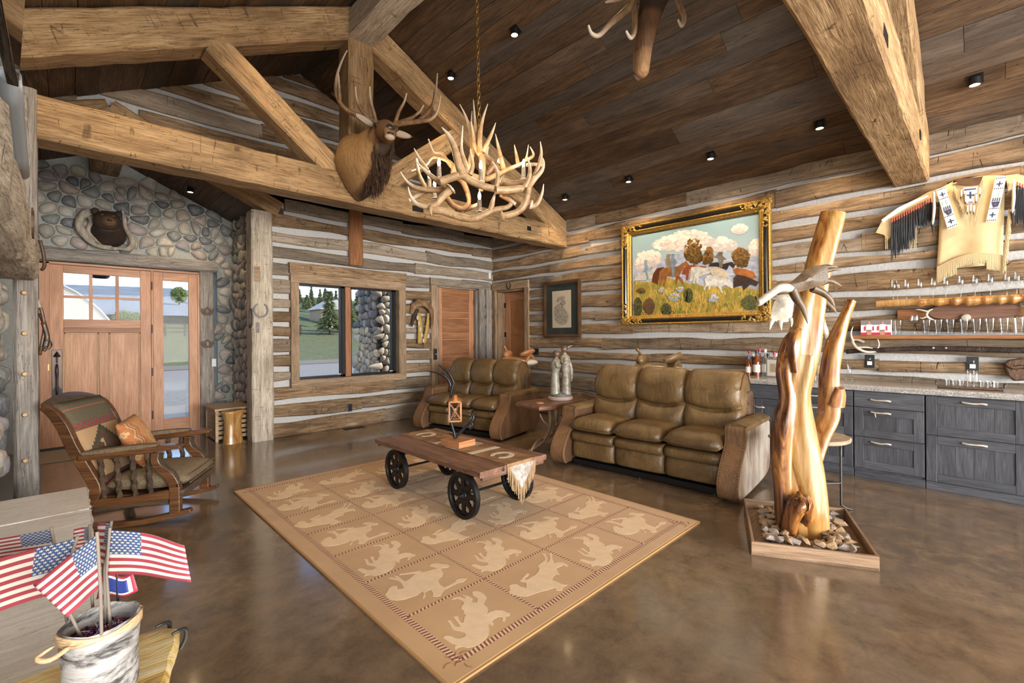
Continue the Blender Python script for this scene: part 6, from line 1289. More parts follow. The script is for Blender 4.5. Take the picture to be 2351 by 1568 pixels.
# wall plates, night lights
def plate(name, label, x, y, z, w, h, ax, mat='black_plastic', kind='outlet'):
    t = thing(name, label, kind)
    if ax == 'x': B(x-.008, x, y-w/2, y+w/2, z-h/2, z+h/2).build('plate', mat, t, bevel=.002); [B(x-.011, x-.007, y+o-.012, y+o+.012, z-.02, z+.02).build('switch', 'iron', t) for o in ([-w*.28, 0, w*.28] if w > .1 else [0])]
    else: B(x-w/2, x+w/2, y-.008, y, z-h/2, z+h/2).build('plate', mat, t, bevel=.002); B(x-.016, x+.016, y-.011, y-.007, z-.04, z+.04).build('socket', 'iron', t)
    return t
plate('switch_plate', 'black three-gang switch plate on the log wall by the doorway', XR-.03, 5.77, 1.13, .15, .12, 'x', kind='switch'); plate('wall_outlet', 'black outlet low on the log wall under the window', 3.19, YB-.03, .31, .07, .12, 'y')
for y, lab in ((.845, 'left plug-in night light on the bar wall'), (.06, 'right plug-in night light behind the shot glasses')):
    t = plate('night_light', lab, XR-.03, y, 1.12, .085, .14, 'x', kind='night light'); MB().ell((XR-.06, y, 1.14), (.03, .022, .05), 12, 10).build('globe', 'thin_glass', t, smooth=180); B(XR-.05, XR-.036, y-.02, y+.02, 1.08, 1.12).build('plug', 'white_plastic', t)
tag(B(6.10, 6.155, YB-.06, YB-.03, 2.58, 2.70).build('motion_sensor', 'white_plastic', None, bevel=.006), 'small white sensor box in the corner above the doors', 'sensor'); tag(MB().tube([(5.45, YB-.045, 2.503), (6.13, YB-.045, 2.503)], .009, 6, 1).build('wall_conduit', 'steel', None), 'thin grey conduit on the chinking above the door header', 'conduit')
tag(B(1.60, 1.66, YE-.10, YE-.085, .98, 1.1).build('light_switch', 'white_plastic', None, bevel=.003), 'small white plate beside the entry jamb', 'switch')
# ------------------------------------------------------------------ bottles on the counter
plain('bottle_glass', (.75, .8, .8), .05, Transmission_Weight=.85, IOR=1.3); plain('whisky', (.28, .07, .015), .08, Transmission_Weight=.4); plain('liq_dark', (.03, .015, .012), .12); plain('cap_red', (.45, .03, .05), .4); plain('cap_blue', (.05, .08, .25), .4); plain('cap_black', (.015, .015, .018), .4); plain('label_white', (.7, .68, .64), .6); plain('label_tan', (.45, .36, .25), .6)
R = random.Random(31); caps = ['cap_red', 'cap_blue', 'cap_black', 'label_white']; bod = ['whisky', 'bottle_glass', 'liq_dark', 'whisky', 'bottle_glass']; bn = {'whisky': 'amber', 'bottle_glass': 'clear', 'liq_dark': 'dark'}; cn = {'cap_red': 'red', 'cap_blue': 'blue', 'cap_black': 'black', 'label_white': 'white'}
bpos = [(6.02, 1.66), (6.1, 1.68), (6.18, 1.66), (6.0, 1.56), (6.09, 1.57), (6.17, 1.58), (6.02, 1.47), (6.11, 1.47), (6.19, 1.49), (6.05, 1.38), (6.14, 1.39)]
def bottle(x, y, h, r, body, cap, label, lab=True):
    t = thing('liquor_bottle', label, 'bottle', TR(x, y, .9157), 'bottles on the bar counter')
    MB().lathe([(.0001, 0), (r, .0), (r, h*.55), (r*.85, h*.63), (r*.38, h*.72), (r*.34, h*.9), (.0001, h*.9)], 14, k=1).build('bottle_body', body, t, smooth=50); MB().lathe([(r*.42, h*.88), (r*.42, h), (.0001, h)], 12).build('cap', cap, t, smooth=40)
    if lab: MB().lathe([(r*1.02, h*.15), (r*1.02, h*.45)], 14).build('label', 'label_white' if R.random() < .5 else 'label_tan', t, smooth=60)
rown = ['front', 'middle', 'rear']
for i, (x, y) in enumerate(bpos):
    y += .345
    b, c = bod[i % 5], caps[(i*3+1) % 4]; bottle(x, y, R.uniform(.24, .33), R.uniform(.032, .042), b, c, '%s bottle with a %s cap, %s in the cluster left of the trunk' % (bn[b], cn[c], ['frontmost left', 'left middle', 'rear left', 'front second', 'centre', 'rear second', 'front third', 'third middle', 'rear third', 'front right', 'rear right'][i]))
bottle(6.05, 1.27, .34, .042, 'bottle_glass', 'cap_black', 'tall clear square bottle with white label between the trunk stems'); bottle(6.12, 1.2, .16, .03, 'whisky', 'label_white', 'short amber bottle just right of the tall clear bottle')
pf = thing('photo_stand', 'pale framed card leaning by the bottles on the counter', 'frame', TR(5.93, 1.70, .9157, -.25)); B(-.012, .0, -.085, .085, 0, .22).build('frame', 'conf_silver' if 0 else 'steel', pf, bevel=.003); B(-.0135, -.011, -.07, .07, .015, .205).build('mount', 'label_white', pf); B(-.0145, -.012, -.03, .035, .06, .16).build('picture', 'label_tan', pf)
dc = tag(MB().lathe([(.0001, 0), (.06, 0), (.062, .01), (.03, .06), (.02, .11), (.022, .15), (.032, .2), (.0308, .2), (.0205, .15), (.0188, .11), (.028, .062), (.058, .014), (.0001, .012)], 20, k=2).build('decanter', 'thin_glass', None, smooth=180, M=TR(6.06, 1.0, .9157)), 'clear wide-based decanter on the counter right of the trunk', 'decanter')
ty = thing('serving_tray', 'dark wood serving tray of shot glasses on the counter', 'tray', TR(5.83, .08, .9157, .06)); B(-.075, .075, -.21, .21, .004, .018).build('board', 'leather_dark', ty, bevel=.003)
for s in (-1, 1): MB().tube([(-.03, s*.215, .02), (-.03, s*.22, .055), (.03, s*.22, .055), (.03, s*.215, .02)], .006, 6, 2).build('handle', 'iron_worn', ty, smooth=60)
for x, y in ((-.06, -.2), (.06, -.2), (-.06, .2), (.06, .2)): MB().ell((x, y, .003), (.008, .008, .004), 8, 4).build('foot', 'iron', ty)
Ms = TR(5.83, .08, .9337, .06); k = 0
for yy in (.14, .095, .05, -.08, -.125, -.165):
    for xx in (-.035, .03):
        M = Ms @ Matrix.Translation((xx, yy, .0005)); lab = '%s shot glass from the left in the %s row on the serving tray' % (ords[k//2], 'front' if xx < 0 else 'rear')
        if k == 0: g2 = glass('shot', M, lab, 'shot glasses on the serving tray')
        else: dup(g2, M, lab)
        k += 1
for i, yy in enumerate((.0, -.04)):
    tag(MB().lathe([(.0001, 0), (.02, 0), (.022, .03), (.02, .1), (.016, .13), (.02, .15), (.0001, .155)], 14).build('glass_shaker', 'thin_glass', None, smooth=60, M=Ms @ Matrix.Translation((-.0, yy, .0005))), '%s tall glass shaker in the middle of the serving tray' % ('left', 'right')[i], 'shaker', 'shakers on the serving tray')
hk = thing('leather_pouch', 'grey-brown leather pouch hanging on the bar wall at the right edge', 'pouch'); MB().prism([(-.14, 1.12), (-.17, 1.17), (-.25, 1.19), (-.34, 1.17), (-.36, 1.05), (-.3, .99), (-.2, .975), (-.165, 1.03)], XR-.075, XR-.03, 'x').build('pouch', 'leather_dark', hk, bevel=.015); MB().tube([(XR-.078, -.15, 1.14), (XR-.085, -.2, 1.1), (XR-.083, -.27, 1.11), (XR-.078, -.34, 1.06)], .018, 6, 3, flat=.4).build('strap', 'leather_dark', hk, smooth=180)
tag(B(XR-.032, XR-.02, .56, .79, 1.045, 1.155).build('chink_patch', 'chink', None, bevel=.004) , 'small pale patch set into the bar wall log', 'patch') if 0 else None
# ------------------------------------------------------------------ fringed buckskin shirt
mottled('buckskin', (.52, .39, .2), (.64, .5, .29), 8, .9, rand=False); plain('fringe_skin', (.55, .44, .26), .9); plain('horse_hair', (.012, .014, .02), .6); plain('bead_white', (.72, .70, .66), .5); plain('bead_blue', (.03, .05, .12), .5); plain('bead_red', (.5, .05, .025), .5); plain('bead_sky', (.35, .52, .56), .5); plain('ermine', (.7, .66, .58), .9)
st_ = thing('buckskin_shirt', 'fringed buckskin shirt with beaded strips hanging above the glasses', 'shirt')
s5 = 5.601
def sw(x, y, dx=.0): 
    """point of the shirt close-up on a plane dx in front of the logs"""
    d = _F+_R2*((2000+x/s5-1175.5)/1049.2)-_U2*((380+y/s5-771.5)/1049.2); t = (XR-.06-dx)/d.x; return Vector((0, 0, 1.42))+d*t
def patch(pts, name, mat, par, dx=.0, th=.004, sm=None):
    P = [sw(x, y, dx) for x, y in pts]; n = len(P); mb = MB(); Q = [p-Vector((th, 0, 0)) for p in P]; mb.add(P+Q, [tuple(range(n)), tuple(range(n, 2*n))[::-1]]+[(i, (i+1) % n, n+(i+1) % n, n+i) for i in range(n)]); return mb.build(name, mat, par)
# body: curved sheet standing off the wall
rowsL = [(200, 1060), (330, 860), (480, 905), (640, 900), (800, 880), (1000, 860), (1180, 850), (1300, 845), (1400, 850)]
rowsR = [(200, 1480), (120, 1700), (330, 1760), (480, 1720), (640, 1690), (800, 1690), (1000, 1690), (1180, 1680), (1350, 1690)]
P = []
for i in range(13):
    t = i/12; L = Vector((880-40*t+30*math.sin(t*PI)*.5, 300+1040*t)); Rr = Vector((1720-30*t, 130+1140*t)); row = []
    for j in range(17):
        b = j/16; x = L.x*(1-b)+Rr.x*b; y = L.y*(1-b)+Rr.y*b; 
        if i == 0: y = L.y*(1-b)+Rr.y*b-60*math.sin(b*PI)
        row.append(sw(x, y, .03*math.sin(b*PI)+.018*math.sin(b*9+t*2)*t))
    P.append(row)
MB().grid(P).build('body', 'buckskin', st_, smooth=180, solid=.004)
patch([(880, 300), (1060, 200), (1010, 330), (900, 420)], 'shoulder', 'buckskin', st_, .02)
patch([(740, 340), (890, 290), (900, 470), (700, 480), (270, 690), (190, 690), (140, 720), (200, 650), (340, 560), (560, 440)], 'sleeve', 'buckskin', st_, .015); patch([(140, 710), (190, 670), (270, 680), (265, 900), (215, 960), (160, 890), (60, 865)], 'cuff', 'buckskin', st_, .02)
patch([(1730, 130), (1880, 110), (2150, 190), (2150, 330), (1900, 260), (1760, 330)], 'sleeve', 'buckskin', st_, .015)
patch([(1060, 180), (1240, 165), (1440, 140), (1390, 250), (1270, 260), (1120, 240)], 'neck_opening', 'leather_dark', st_, .045); 
def lin(p, q, t): return (p[0]*(1-t)+q[0]*t, p[1]*(1-t)+q[1]*t)
def strip(a, b, c, d, name):
    o = patch([a, b, c, d], name, 'bead_white', st_, .052, .003)
    def f(u, v): return lin(lin(a, b, u), lin(d, c, u), v)
    for v in (.16, .84):       # crosses
        for du, dv in ((.3, .012), (.06, .055)): patch([f(.5-du, v-dv), f(.5+du, v-dv), f(.5+du, v+dv), f(.5-du, v+dv)], 'bead_cross', 'bead_blue', o, .056, .002)
    for v in (.03, .26, .70, .96):
        for u in (.12, .32, .5, .68, .88): patch([f(u-.05, v-.012), f(u+.05, v-.012), f(u+.03, v+.014), f(u-.03, v+.014)], 'bead_mark', 'bead_blue', o, .056, .002)
    for u in (.3, .7): patch([f(u-.09, .31), f(u+.09, .31), f(u+.09, .42), f(u-.09, .42)], 'bead_mark', 'bead_sky', o, .056, .002)
    patch([f(.1, .55), f(.9, .55), f(.82, .66), f(.4, .68)], 'bead_paw', 'bead_blue', o, .056, .002)
    for u in (.15, .35, .55, .75): patch([f(u, .54), f(u+.05, .46), f(u+.12, .46), f(u+.12, .54)], 'bead_claw', 'bead_blue', o, .056, .002)
    patch([f(.45, .59), f(.62, .59), f(.58, .63), f(.48, .63)], 'bead_dot', 'bead_red', o, .058, .002)
strip((835, 310), (950, 270), (1120, 770), (985, 825), 'bead_strip'); strip((1600, 150), (1745, 135), (1610, 725), (1475, 730), 'bead_strip')
patch([(130, 700), (350, 540), (560, 440), (730, 380), (740, 400), (560, 480), (360, 600), (200, 700), (160, 740)], 'sleeve_bead_strip', 'bead_white', st_, .045, .003)
o = patch([(1180, 290), (1370, 270), (1350, 480), (1230, 490)], 'chest_panel', 'bead_white', st_, .056, .004)
for q in ([(1225, 375), (1330, 370), (1330, 388), (1225, 393)], [(1265, 335), (1290, 335), (1290, 425), (1265, 425)], [(1195, 305), (1350, 290), (1350, 305), (1195, 325)], [(1245, 468), (1310, 465), (1310, 476), (1245, 478)]): patch(q, 'bead_mark', 'bead_blue', o, .061, .002)
for (x, y) in ((1160, 360), (1400, 330), (1215, 430), (1350, 420), (1240, 560), (1280, 550), (1320, 560)):
    mb = MB().tube([sw(x, y-50, .066), sw(x, y, .068), sw(x-3, y+45, .066)], [.006, .008, .004], 7, 2); e = mb.build('ermine_tail', 'ermine', st_, smooth=180); MB().tube([sw(x-3, y+40, .066), sw(x-3, y+75, .066)], [.006, .002], 6, 1).build('tail_tip', 'horse_hair', e); MB().tube([sw(x, y-62, .066), sw(x, y-46, .066)], .005, 6, 1).build('tail_wrap', 'bead_red', e)
R = random.Random(12)
for k in range(17):      # horse-hair drops along the sleeve
    x = 268+k*31; y = 690-k*16.5; l = (520-k*8) if k < 10 else 300+R.uniform(-40, 60); mb = MB()
    for q in range(14):
        a, b = R.uniform(-14, 14), R.uniform(-16, 16); mb.tube([sw(x+a*.2, y+40, .04), sw(x+a*.8+b*.3, y+l*.5, .042+R.uniform(-.008, .01)), sw(x+a+b, y+l*R.uniform(.8, 1.08), .035+R.uniform(-.01, .01))], [.004, .0045, .001], 4, 3)
    h = mb.build('hair_drop', 'horse_hair', st_, kind='stuff'); MB().tube([sw(x, y-8, .046), sw(x, y+44, .046)], .0055, 6, 1).build('red_wrap', 'bead_red', h)
for k in range(7):
    x = 1880+k*34; y = 220+k*14; mb = MB()
    for q in range(12): a = R.uniform(-18, 18); mb.tube([sw(x+a*.2, y+30, .04), sw(x+a, y+260, .045), sw(x+a*1.6, y+R.uniform(440, 560), .035)], [.004, .0045, .001], 4, 3)
    h = mb.build('hair_drop', 'horse_hair', st_, kind='stuff'); MB().tube([sw(x, y-8, .046), sw(x, y+36, .046)], .0055, 6, 1).build('red_wrap', 'bead_red', h)
for x, y0, y1 in ((805, 340, 790), (1830, 180, 640)):
    MB().tube([sw(x, y0, .06), sw(x+5, (y0+y1)/2, .07), sw(x-15, y1-30, .062)], [.012, .02, .012], 8, 4, flat=.6).build('ermine_pelt', 'ermine', st_, smooth=180); MB().tube([sw(x-15, y1-50, .06), sw(x-5, y1+120, .05)], [.014, .002], 7, 2).build('pelt_tail', 'horse_hair', st_)
mb = MB()
for k in range(120):     # hem fringe
    t = k/119; x = 850+840*t; y = 1330-150*t+ (-90*math.sin(t*PI)); l = 170+20*R.random() if t < .3 or t > .75 else 100+10*R.random(); mb.tube([sw(x, y-30, .03+.02*math.sin(t*PI)), sw(x+R.uniform(-4, 4), y+l*.5, .035+.02*math.sin(t*PI)), sw(x+R.uniform(-8, 8), y+l, .03+.02*math.sin(t*PI))], [.0035, .003, .002], 4, 1)
for k in range(60):      # collar and side fringe
    t = k/59
    a = lin((1070, 250), (1230, 640), t) if k % 2 else lin((1440, 190), (1330, 640), t); mb.tube([sw(a[0], a[1], .05), sw(a[0]+R.uniform(-12, 8), a[1]+90, .055)], [.003, .002], 4, 1)
for k in range(90):
    t = k/89; a = lin((1770, 560), (1690, 1250), t); mb.tube([sw(a[0], a[1], .045), sw(a[0]+25+R.uniform(-14, 14), a[1]+70, .05), sw(a[0]+R.uniform(-10, 50), a[1]+150, .045)], [.0035, .003, .002], 4, 1)
for x in (185, 205, 500, 520, 555, 575): mb.tube([sw(x, 900 if x < 300 else 700, .04), sw(x, 1075, .04)], .003, 4, 1)
mb.build('fringe', 'fringe_skin', st_, kind='stuff'); MB().tube([sw(980, 230, .01), sw(1240, 160, .012), sw(1470, 150, .01)], .008, 6, 3).build('hanger', 'iron', st_); MB().tube([sw(1240, 165, .012), sw(1262, 235, .02), sw(1240, 250, .02)], .006, 6, 2).build('hanger_hook', 'iron', st_)
# ------------------------------------------------------------------ juniper trunk in a tray of rocks
TC = [(3.15, 1.04), (3.47, .43), (4.27, .73), (3.95, 1.36)]     # tray outline on the floor
ty2 = thing('rock_tray', 'low diamond-shaped wooden tray holding rocks and the juniper trunk', 'tray')
tcx, tcy = sum(p[0] for p in TC)/4, sum(p[1] for p in TC)/4
for k in range(4):
    a, b = Vector(TC[k]), Vector(TC[(k+1) % 4]); ia, ib = [Vector((tcx, tcy))+(q-Vector((tcx, tcy)))*.95 for q in (a, b)]
    M, L = frame((a.x, a.y, 0), (b.x, b.y, 0)); Mi2 = M.inverted(); pa, pb, qa, qb = [Mi2 @ Vector((q.x, q.y, 0)) for q in (a, b, ia, ib)]
    MB().prism([(pa.x, pa.y), (pb.x, pb.y), (qb.x, qb.y), (qa.x, qa.y)], 0, .085).build('side_board', 'tray_wood', ty2, bevel=.003, M=M)
MB().prism(TC, .002, .014).build('bottom', 'tray_wood', ty2)
jt = thing('juniper_trunk', 'polished twisted juniper trunk standing in the rock tray', 'trunk')
D0 = 3.22
def stem(name, pts, heart, d=0., n=22, k=5, lob=.16, seed=0, par=None, cut=False):
    """fluted stem: pts (u,v,radius in px[,extra distance])"""
    Q = spline([tuple(at(p[0], p[1], D0+d+(p[3] if len(p) > 3 else 0)))+(p[2]*D0/1049,) for p in pts], k); C = [Vector(q[:3]) for q in Q]; rings = []; mb = MB(); mb.w = []
    for i, c in enumerate(C):
        t = (C[min(i+1, len(C)-1)]-C[max(i-1, 0)]).normalized(); U = (_R-t*_R.dot(t)).normalized(); V = t.cross(U); r = []
        for j in range(n):
            a = 2*PI*j/n; f = 1+lob*math.cos(3*a+i*.06+seed)+lob*.6*math.cos(5*a-i*.09+seed*2)+.1*nz(c.z*4+a, seed); r.append(c+U*(math.cos(a)*Q[i][3]*f)+V*(math.sin(a)*Q[i][3]*f))
        rings.append(r)
    mb.grid(rings, cv=True); m = len(mb.w)
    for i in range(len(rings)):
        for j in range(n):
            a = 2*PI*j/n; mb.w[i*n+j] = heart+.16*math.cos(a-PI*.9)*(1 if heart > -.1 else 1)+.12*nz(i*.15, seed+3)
    mb.cw = heart+.15; mb.add(rings[-1], [tuple(range(n))]); mb.cw = heart; mb.add(rings[0], [tuple(range(n))[::-1]])
    return mb.build(name, 'juniper', jt, smooth=70)
stem('tall_stem', [(1846, 1245, 27), (1838, 1120, 28), (1824, 1020, 27), (1822, 930, 27), (1832, 850, 31), (1846, 780, 31), (1860, 700, 27), (1876, 630, 23), (1893, 565, 22), (1914, 490, 21)], -.02, seed=1)
stem('light_stem', [(1873, 1245, 22, -.05), (1866, 1150, 25, -.05), (1848, 1050, 27, -.05), (1834, 960, 25, -.05), (1833, 900, 22, -.06), (1844, 850, 21, -.08), (1851, 814, 17, -.09)], -.16, seed=2)
stem('dark_stem', [(1806, 1235, 19, -.03), (1799, 1140, 16, -.04), (1795, 1050, 18, -.04), (1800, 980, 20, -.05), (1810, 915, 15, -.05), (1803, 850, 16, -.03), (1811, 790, 13, 0), (1824, 762, 8, 0)], .2, seed=3, lob=.2)
stem('side_branch', [(1858, 1090, 18, .03), (1882, 1010, 20, .05), (1905, 955, 22, .06), (1907, 905, 20, .06), (1909, 850, 18, .06), (1920, 790, 17, .05), (1936, 740, 12, .05), (1956, 690, 9, .04)], -.02, seed=4)
stem('burl', [(1812, 1230, 15, -.1), (1818, 1190, 17, -.13), (1836, 1155, 21, -.15), (1850, 1165, 16, -.13), (1852, 1200, 12, -.1)], .24, seed=5)
stem('knot', [(1828, 855, 9, -.1), (1824, 800, 13, -.1), (1828, 765, 11, -.08), (1838, 758, 5, -.05)], .2, seed=6)
stem('branch_stub', [(1918, 930, 18, .02), (1925, 905, 14, .0), (1928, 890, 8, -.02)], .12, seed=7, lob=.05)
mottled('jasper', (.24, .14, .06), (.48, .34, .2), 9, .7, bump=.5); mottled('jasper_grey', (.2, .16, .14), (.45, .37, .31), 9, .7, bump=.5)
R = random.Random(77); protos = []
for k in range(7):
    bm = bmesh.new()
    for q in range(18):
        d_ = Vector((R.gauss(0, 1), R.gauss(0, 1), R.gauss(0, 1))).normalized()*R.uniform(.8, 1.1); bm.verts.new((d_.x, d_.y*.68, d_.z*.5))
    bmesh.ops.convex_hull(bm, input=bm.verts); bmesh.ops.delete(bm, geom=[v for v in bm.verts if not v.link_faces], context='VERTS'); me = bpy.data.meshes.new('rock'); bm.to_mesh(me); bm.free(); me.materials.append(MAT('jasper' if k % 3 else 'jasper_grey')); protos.append(me)
cnt = 0
def tray_pt(u, v): 
    a, b, c, d = [Vector(p) for p in TC]; return (a*(1-u)+b*u)*(1-v)+(d*(1-u)+c*u)*v
NR = 10
for i in range(NR):
    for j in range(NR+3):
        u = .12+.76*(i+.5+R.uniform(-.3, .3))/NR; v = .11+.78*(j+.5+R.uniform(-.3, .3))/(NR+3); p = tray_pt(u, v)
        if (Vector((3.62, .86))-p).length < .125: continue
        o = bpy.data.objects.new('rock', R.choice(protos)); COL.objects.link(o); s = R.uniform(.036, .056)
        o.matrix_world = Matrix.Translation((p.x, p.y, .048+R.uniform(0, .03))) @ Matrix.Rotation(R.uniform(0, 6.3), 4, 'Z') @ Matrix.Rotation(R.uniform(-.4, .4), 4, 'X') @ Matrix.Scale(s, 4)
        tag(o, '%s angular rock lying towards the %s corner of the wooden tray' % ('brown-grey' if o.data.materials[0].name == 'jasper_grey' else 'tan', ('left' if u < .5 else 'front') if v < .5 else ('back' if u < .5 else 'right')), 'rock', 'rocks in the wooden tray'); cnt += 1
# moose antler hung on the trunk
ma = thing('moose_antler', 'pair of brown moose antler palms hung on the juniper trunk', 'antler')
def mc(x, y, d=0.): return at(1600+x/3.92, 460+y/3.92, D0-.28+d)
def palm(pts, dep, mat, th=.022):
    """palm plate: outline on a gently cupped surface"""
    c = (sum(p[0] for p in pts)/len(pts), sum(p[1] for p in pts)/len(pts)); pl = spline(list(pts)+[pts[0]], 3)[:-1]; n = len(pl); mb = MB(); mb.w = []; mb.cw = .1; F = []; Bk_ = []
    for s in (1, .92, .8, .62, .4, .15):
        F.append([mc(c[0]+(x-c[0])*s, c[1]+(y-c[1])*s, dep-(1-s)*.03) for x, y in pl]); Bk_.append([mc(c[0]+(x-c[0])*s, c[1]+(y-c[1])*s, dep+th*(1-.0*s)-(1-s)*.02) for x, y in pl])
    mb.grid(F, cv=True); mb.add(F[-1], [tuple(range(n))]); mb.grid(Bk_, cv=True, flip=True); mb.add(Bk_[-1], [tuple(range(n))[::-1]]); mb.grid([F[0], Bk_[0]], cv=True)
    return mb.build('palm', mat, ma, smooth=180)
palm([(800, 770), (900, 690), (980, 620), (1080, 585), (1170, 590), (1180, 650), (1180, 730), (1090, 780), (1000, 800), (900, 830), (830, 815)], -.02, 'moose_palm')
palm([(740, 850), (860, 850), (870, 960), (840, 1080), (760, 1095), (700, 1085), (665, 1060), (690, 930)], .12, 'antler_pale')
def mt(pts, r, mat='moose_palm', tip=(0, 1.)): mb = MB(); antler_w(mb, [mc(*p) for p in pts], [q*D0/4100 for q in r], 8, 4, tip); mb.build('tine', mat, ma, smooth=180)
mt([(840, 790, 0), (740, 790, -.02), (640, 860, -.03), (560, 920, -.03), (545, 925, -.03)], [40, 36, 33, 30, 22], 'antler_pale', (0, .6))
mt([(1120, 610), (1200, 595), (1270, 602)], [28, 16, 3]); mt([(1150, 640), (1230, 620), (1310, 628)], [22, 14, 3]); mt([(1120, 730), (1200, 725), (1300, 770)], [36, 22, 3]); mt([(1040, 790), (1130, 830), (1200, 890), (1238, 955)], [36, 30, 20, 4])
mt([(860, 800), (900, 890), (960, 980), (998, 1110)], [40, 34, 24, 4]); mt([(680, 1070, .12), (665, 1110, .12), (655, 1165, .12)], [26, 18, 3], 'antler_pale'); mt([(750, 1080, .12), (750, 1120, .12), (762, 1168, .12)], [26, 18, 3], 'antler_pale'); mt([(840, 1060, .12), (850, 1100, .12), (850, 1140, .12)], [20, 14, 3], 'antler_pale')
mt([(1080, 860, .3), (1170, 930, .32), (1220, 970, .32), (1255, 1010, .32)], [34, 28, 20, 4]); mt([(1130, 1050, .36), (1135, 1120, .36), (1160, 1200, .36), (1160, 1245, .36)], [18, 26, 28, 8], 'antler_pale', (0, .2))
# stone-topped stool behind the trunk
so = thing('stone_stool', 'flat stone-topped side stand with iron legs behind the juniper trunk', 'stand', TR(4.29, .97, 0)); out = [((.29+.035*nz(k*.8, 4)+.03*math.cos(2*a))*math.cos(a), (.25+.035*nz(k*.8, 9))*math.sin(a)) for k, a in enumerate([2*PI*q/28 for q in range(28)])]
rows = [[(x*s, y*s, z) for x, y in out] for s, z in ((.93, .565), (1, .575), (1.01, .59), (.97, .6))]; mb = MB().grid(rows, cv=True); mb.add(rows[-1], [tuple(range(28))]); mb.add(rows[0], [tuple(range(28))[::-1]]); mottled('flag_rock', (.2, .13, .075), (.42, .32, .22), 7, .8, bump=.6); mb.build('stone_top', 'flag_rock', so, smooth=30, M=TR(0, 0, 0, -.6))
for x, y in ((.2, -.2), (.26, -.32), (-.15, .2), (.0, .05)):
    pass
for x, y in ((.21, -.22), (.18, .02), (-.2, .2), (-.13, -.02+.09)): MB().tube([(x*.8, y*.8, .566), (x*.8, y*.8, .1), (x*.82, y*.82, .04), (x, y, .012), (x*1.12, y*1.12, .008)], [.009, .009, .009, .008, .005], 8, 3).build('iron_leg', 'iron_worn', so, smooth=180)
for a, b in (((.168, -.176), (.144, .016)), ((.168, -.176), (-.104, .056)), ((-.16, .16), (.144, .016)), ((-.16, .16), (-.104, .056))): MB().tube([(a[0], a[1], .22), (b[0], b[1], .22)], .007, 6, 1).build('stretcher', 'iron_worn', so)
# ------------------------------------------------------------------ antler chandelier
cd = thing('antler_chandelier', 'round antler chandelier with candle bulbs hanging by a chain over the rug', 'chandelier'); DC = 3.84
def cc(x, y, d=0.): return at(900+x/4.9, 210+y/4.9, DC+d)
def an(pts, d, r0, r1=.008, tip=(0, 1.), name='antler', mat='antler', bur=None, mid=None):
    n = len(pts); rr = [r0+(r1-r0)*(i/(n-1))**1.6 for i in range(n)]; mb = MB(); mb.w = []
    P = [cc(p[0], p[1], (d if isinstance(d, (int, float)) else d[0]+(d[1]-d[0])*i/(n-1))) for i, p in enumerate(pts)]
    antler_w(mb, P, rr, 9, 5, tip); o = mb.build(name, mat, cd, smooth=180)
    if bur:
        M, L = frame(P[0], P[0]+(P[0]-P[1])); MB().lathe([(r0*1.0, -.012), (r0*1.45, -.004), (r0*1.4, .006)], 14).build('burr', 'antler', o, smooth=60, M=M @ Matrix.Rotation(PI/2, 4, 'Y')); MB().lathe([(r0*1.3, .005), (r0*.8, .011), (.0001, .012)], 14).build('cut_end', 'antler_cut', o, smooth=60, M=M @ Matrix.Rotation(PI/2, 4, 'Y'))
    return o
# front ring
an([(545, 1010), (680, 965), (790, 945), (890, 1005), (1010, 1060), (1150, 1095)], -.48, .03, .026, (0, .2)); an([(790, 950), (745, 800), (695, 610), (625, 480), (560, 405)], -.48, .034, .004); an([(840, 930), (815, 800), (780, 640), (797, 385)], -.42, .024, .003); an([(880, 940), (905, 840), (890, 730), (880, 645)], -.42, .019, .003)
an([(1165, 1110), (1300, 1110), (1440, 1095), (1520, 1090), (1600, 990), (1685, 890), (1705, 800), (1685, 738)], (-.48, -.25), .03, .005, (0, 1.)); an([(1490, 1085), (1545, 960), (1550, 840), (1515, 722)], -.4, .021, .003); an([(1165, 1110), (1190, 990), (1180, 880), (1128, 785)], -.46, .021, .003); an([(1575, 1010), (1645, 850), (1680, 700), (1668, 563)], -.3, .021, .003)
an([(1240, 1400), (1380, 1370), (1475, 1300), (1515, 1200), (1535, 1090)], -.42, .026, .026, (.1, .1), bur=True)
an([(440, 1335), (560, 1342), (700, 1390), (850, 1430), (960, 1420), (1060, 1370), (1160, 1330), (1290, 1305), (1345, 1265)], -.38, .03, .016, (0, .3), bur=True); an([(1110, 1345), (1130, 1250), (1160, 1145)], -.38, .024, .005)
an([(1562, 1272), (1440, 1225), (1340, 1160), (1240, 1150)], -.3, .028, .018, (0, .2), bur=True); an([(1520, 1300), (1620, 1280), (1685, 1160), (1706, 1042)], -.28, .021, .003)
# left
an([(668, 1098), (560, 1190), (490, 1270), (380, 1295), (265, 1255), (205, 1165), (180, 1072)], -.38, .03, .003, (0, 1.), bur=True); an([(650, 1090), (490, 990), (370, 890), (275, 785)], -.36, .024, .003); an([(390, 890), (320, 780), (248, 640)], -.3, .022, .003); an([(600, 1105), (430, 1105), (280, 1085), (170, 1015), (94, 903)], -.28, .024, .003); an([(480, 1085), (330, 1150), (195, 1225)], -.2, .02, .014); an([(275, 755), (300, 920), (375, 1090)], -.1, .012, .02, (1., 0.))
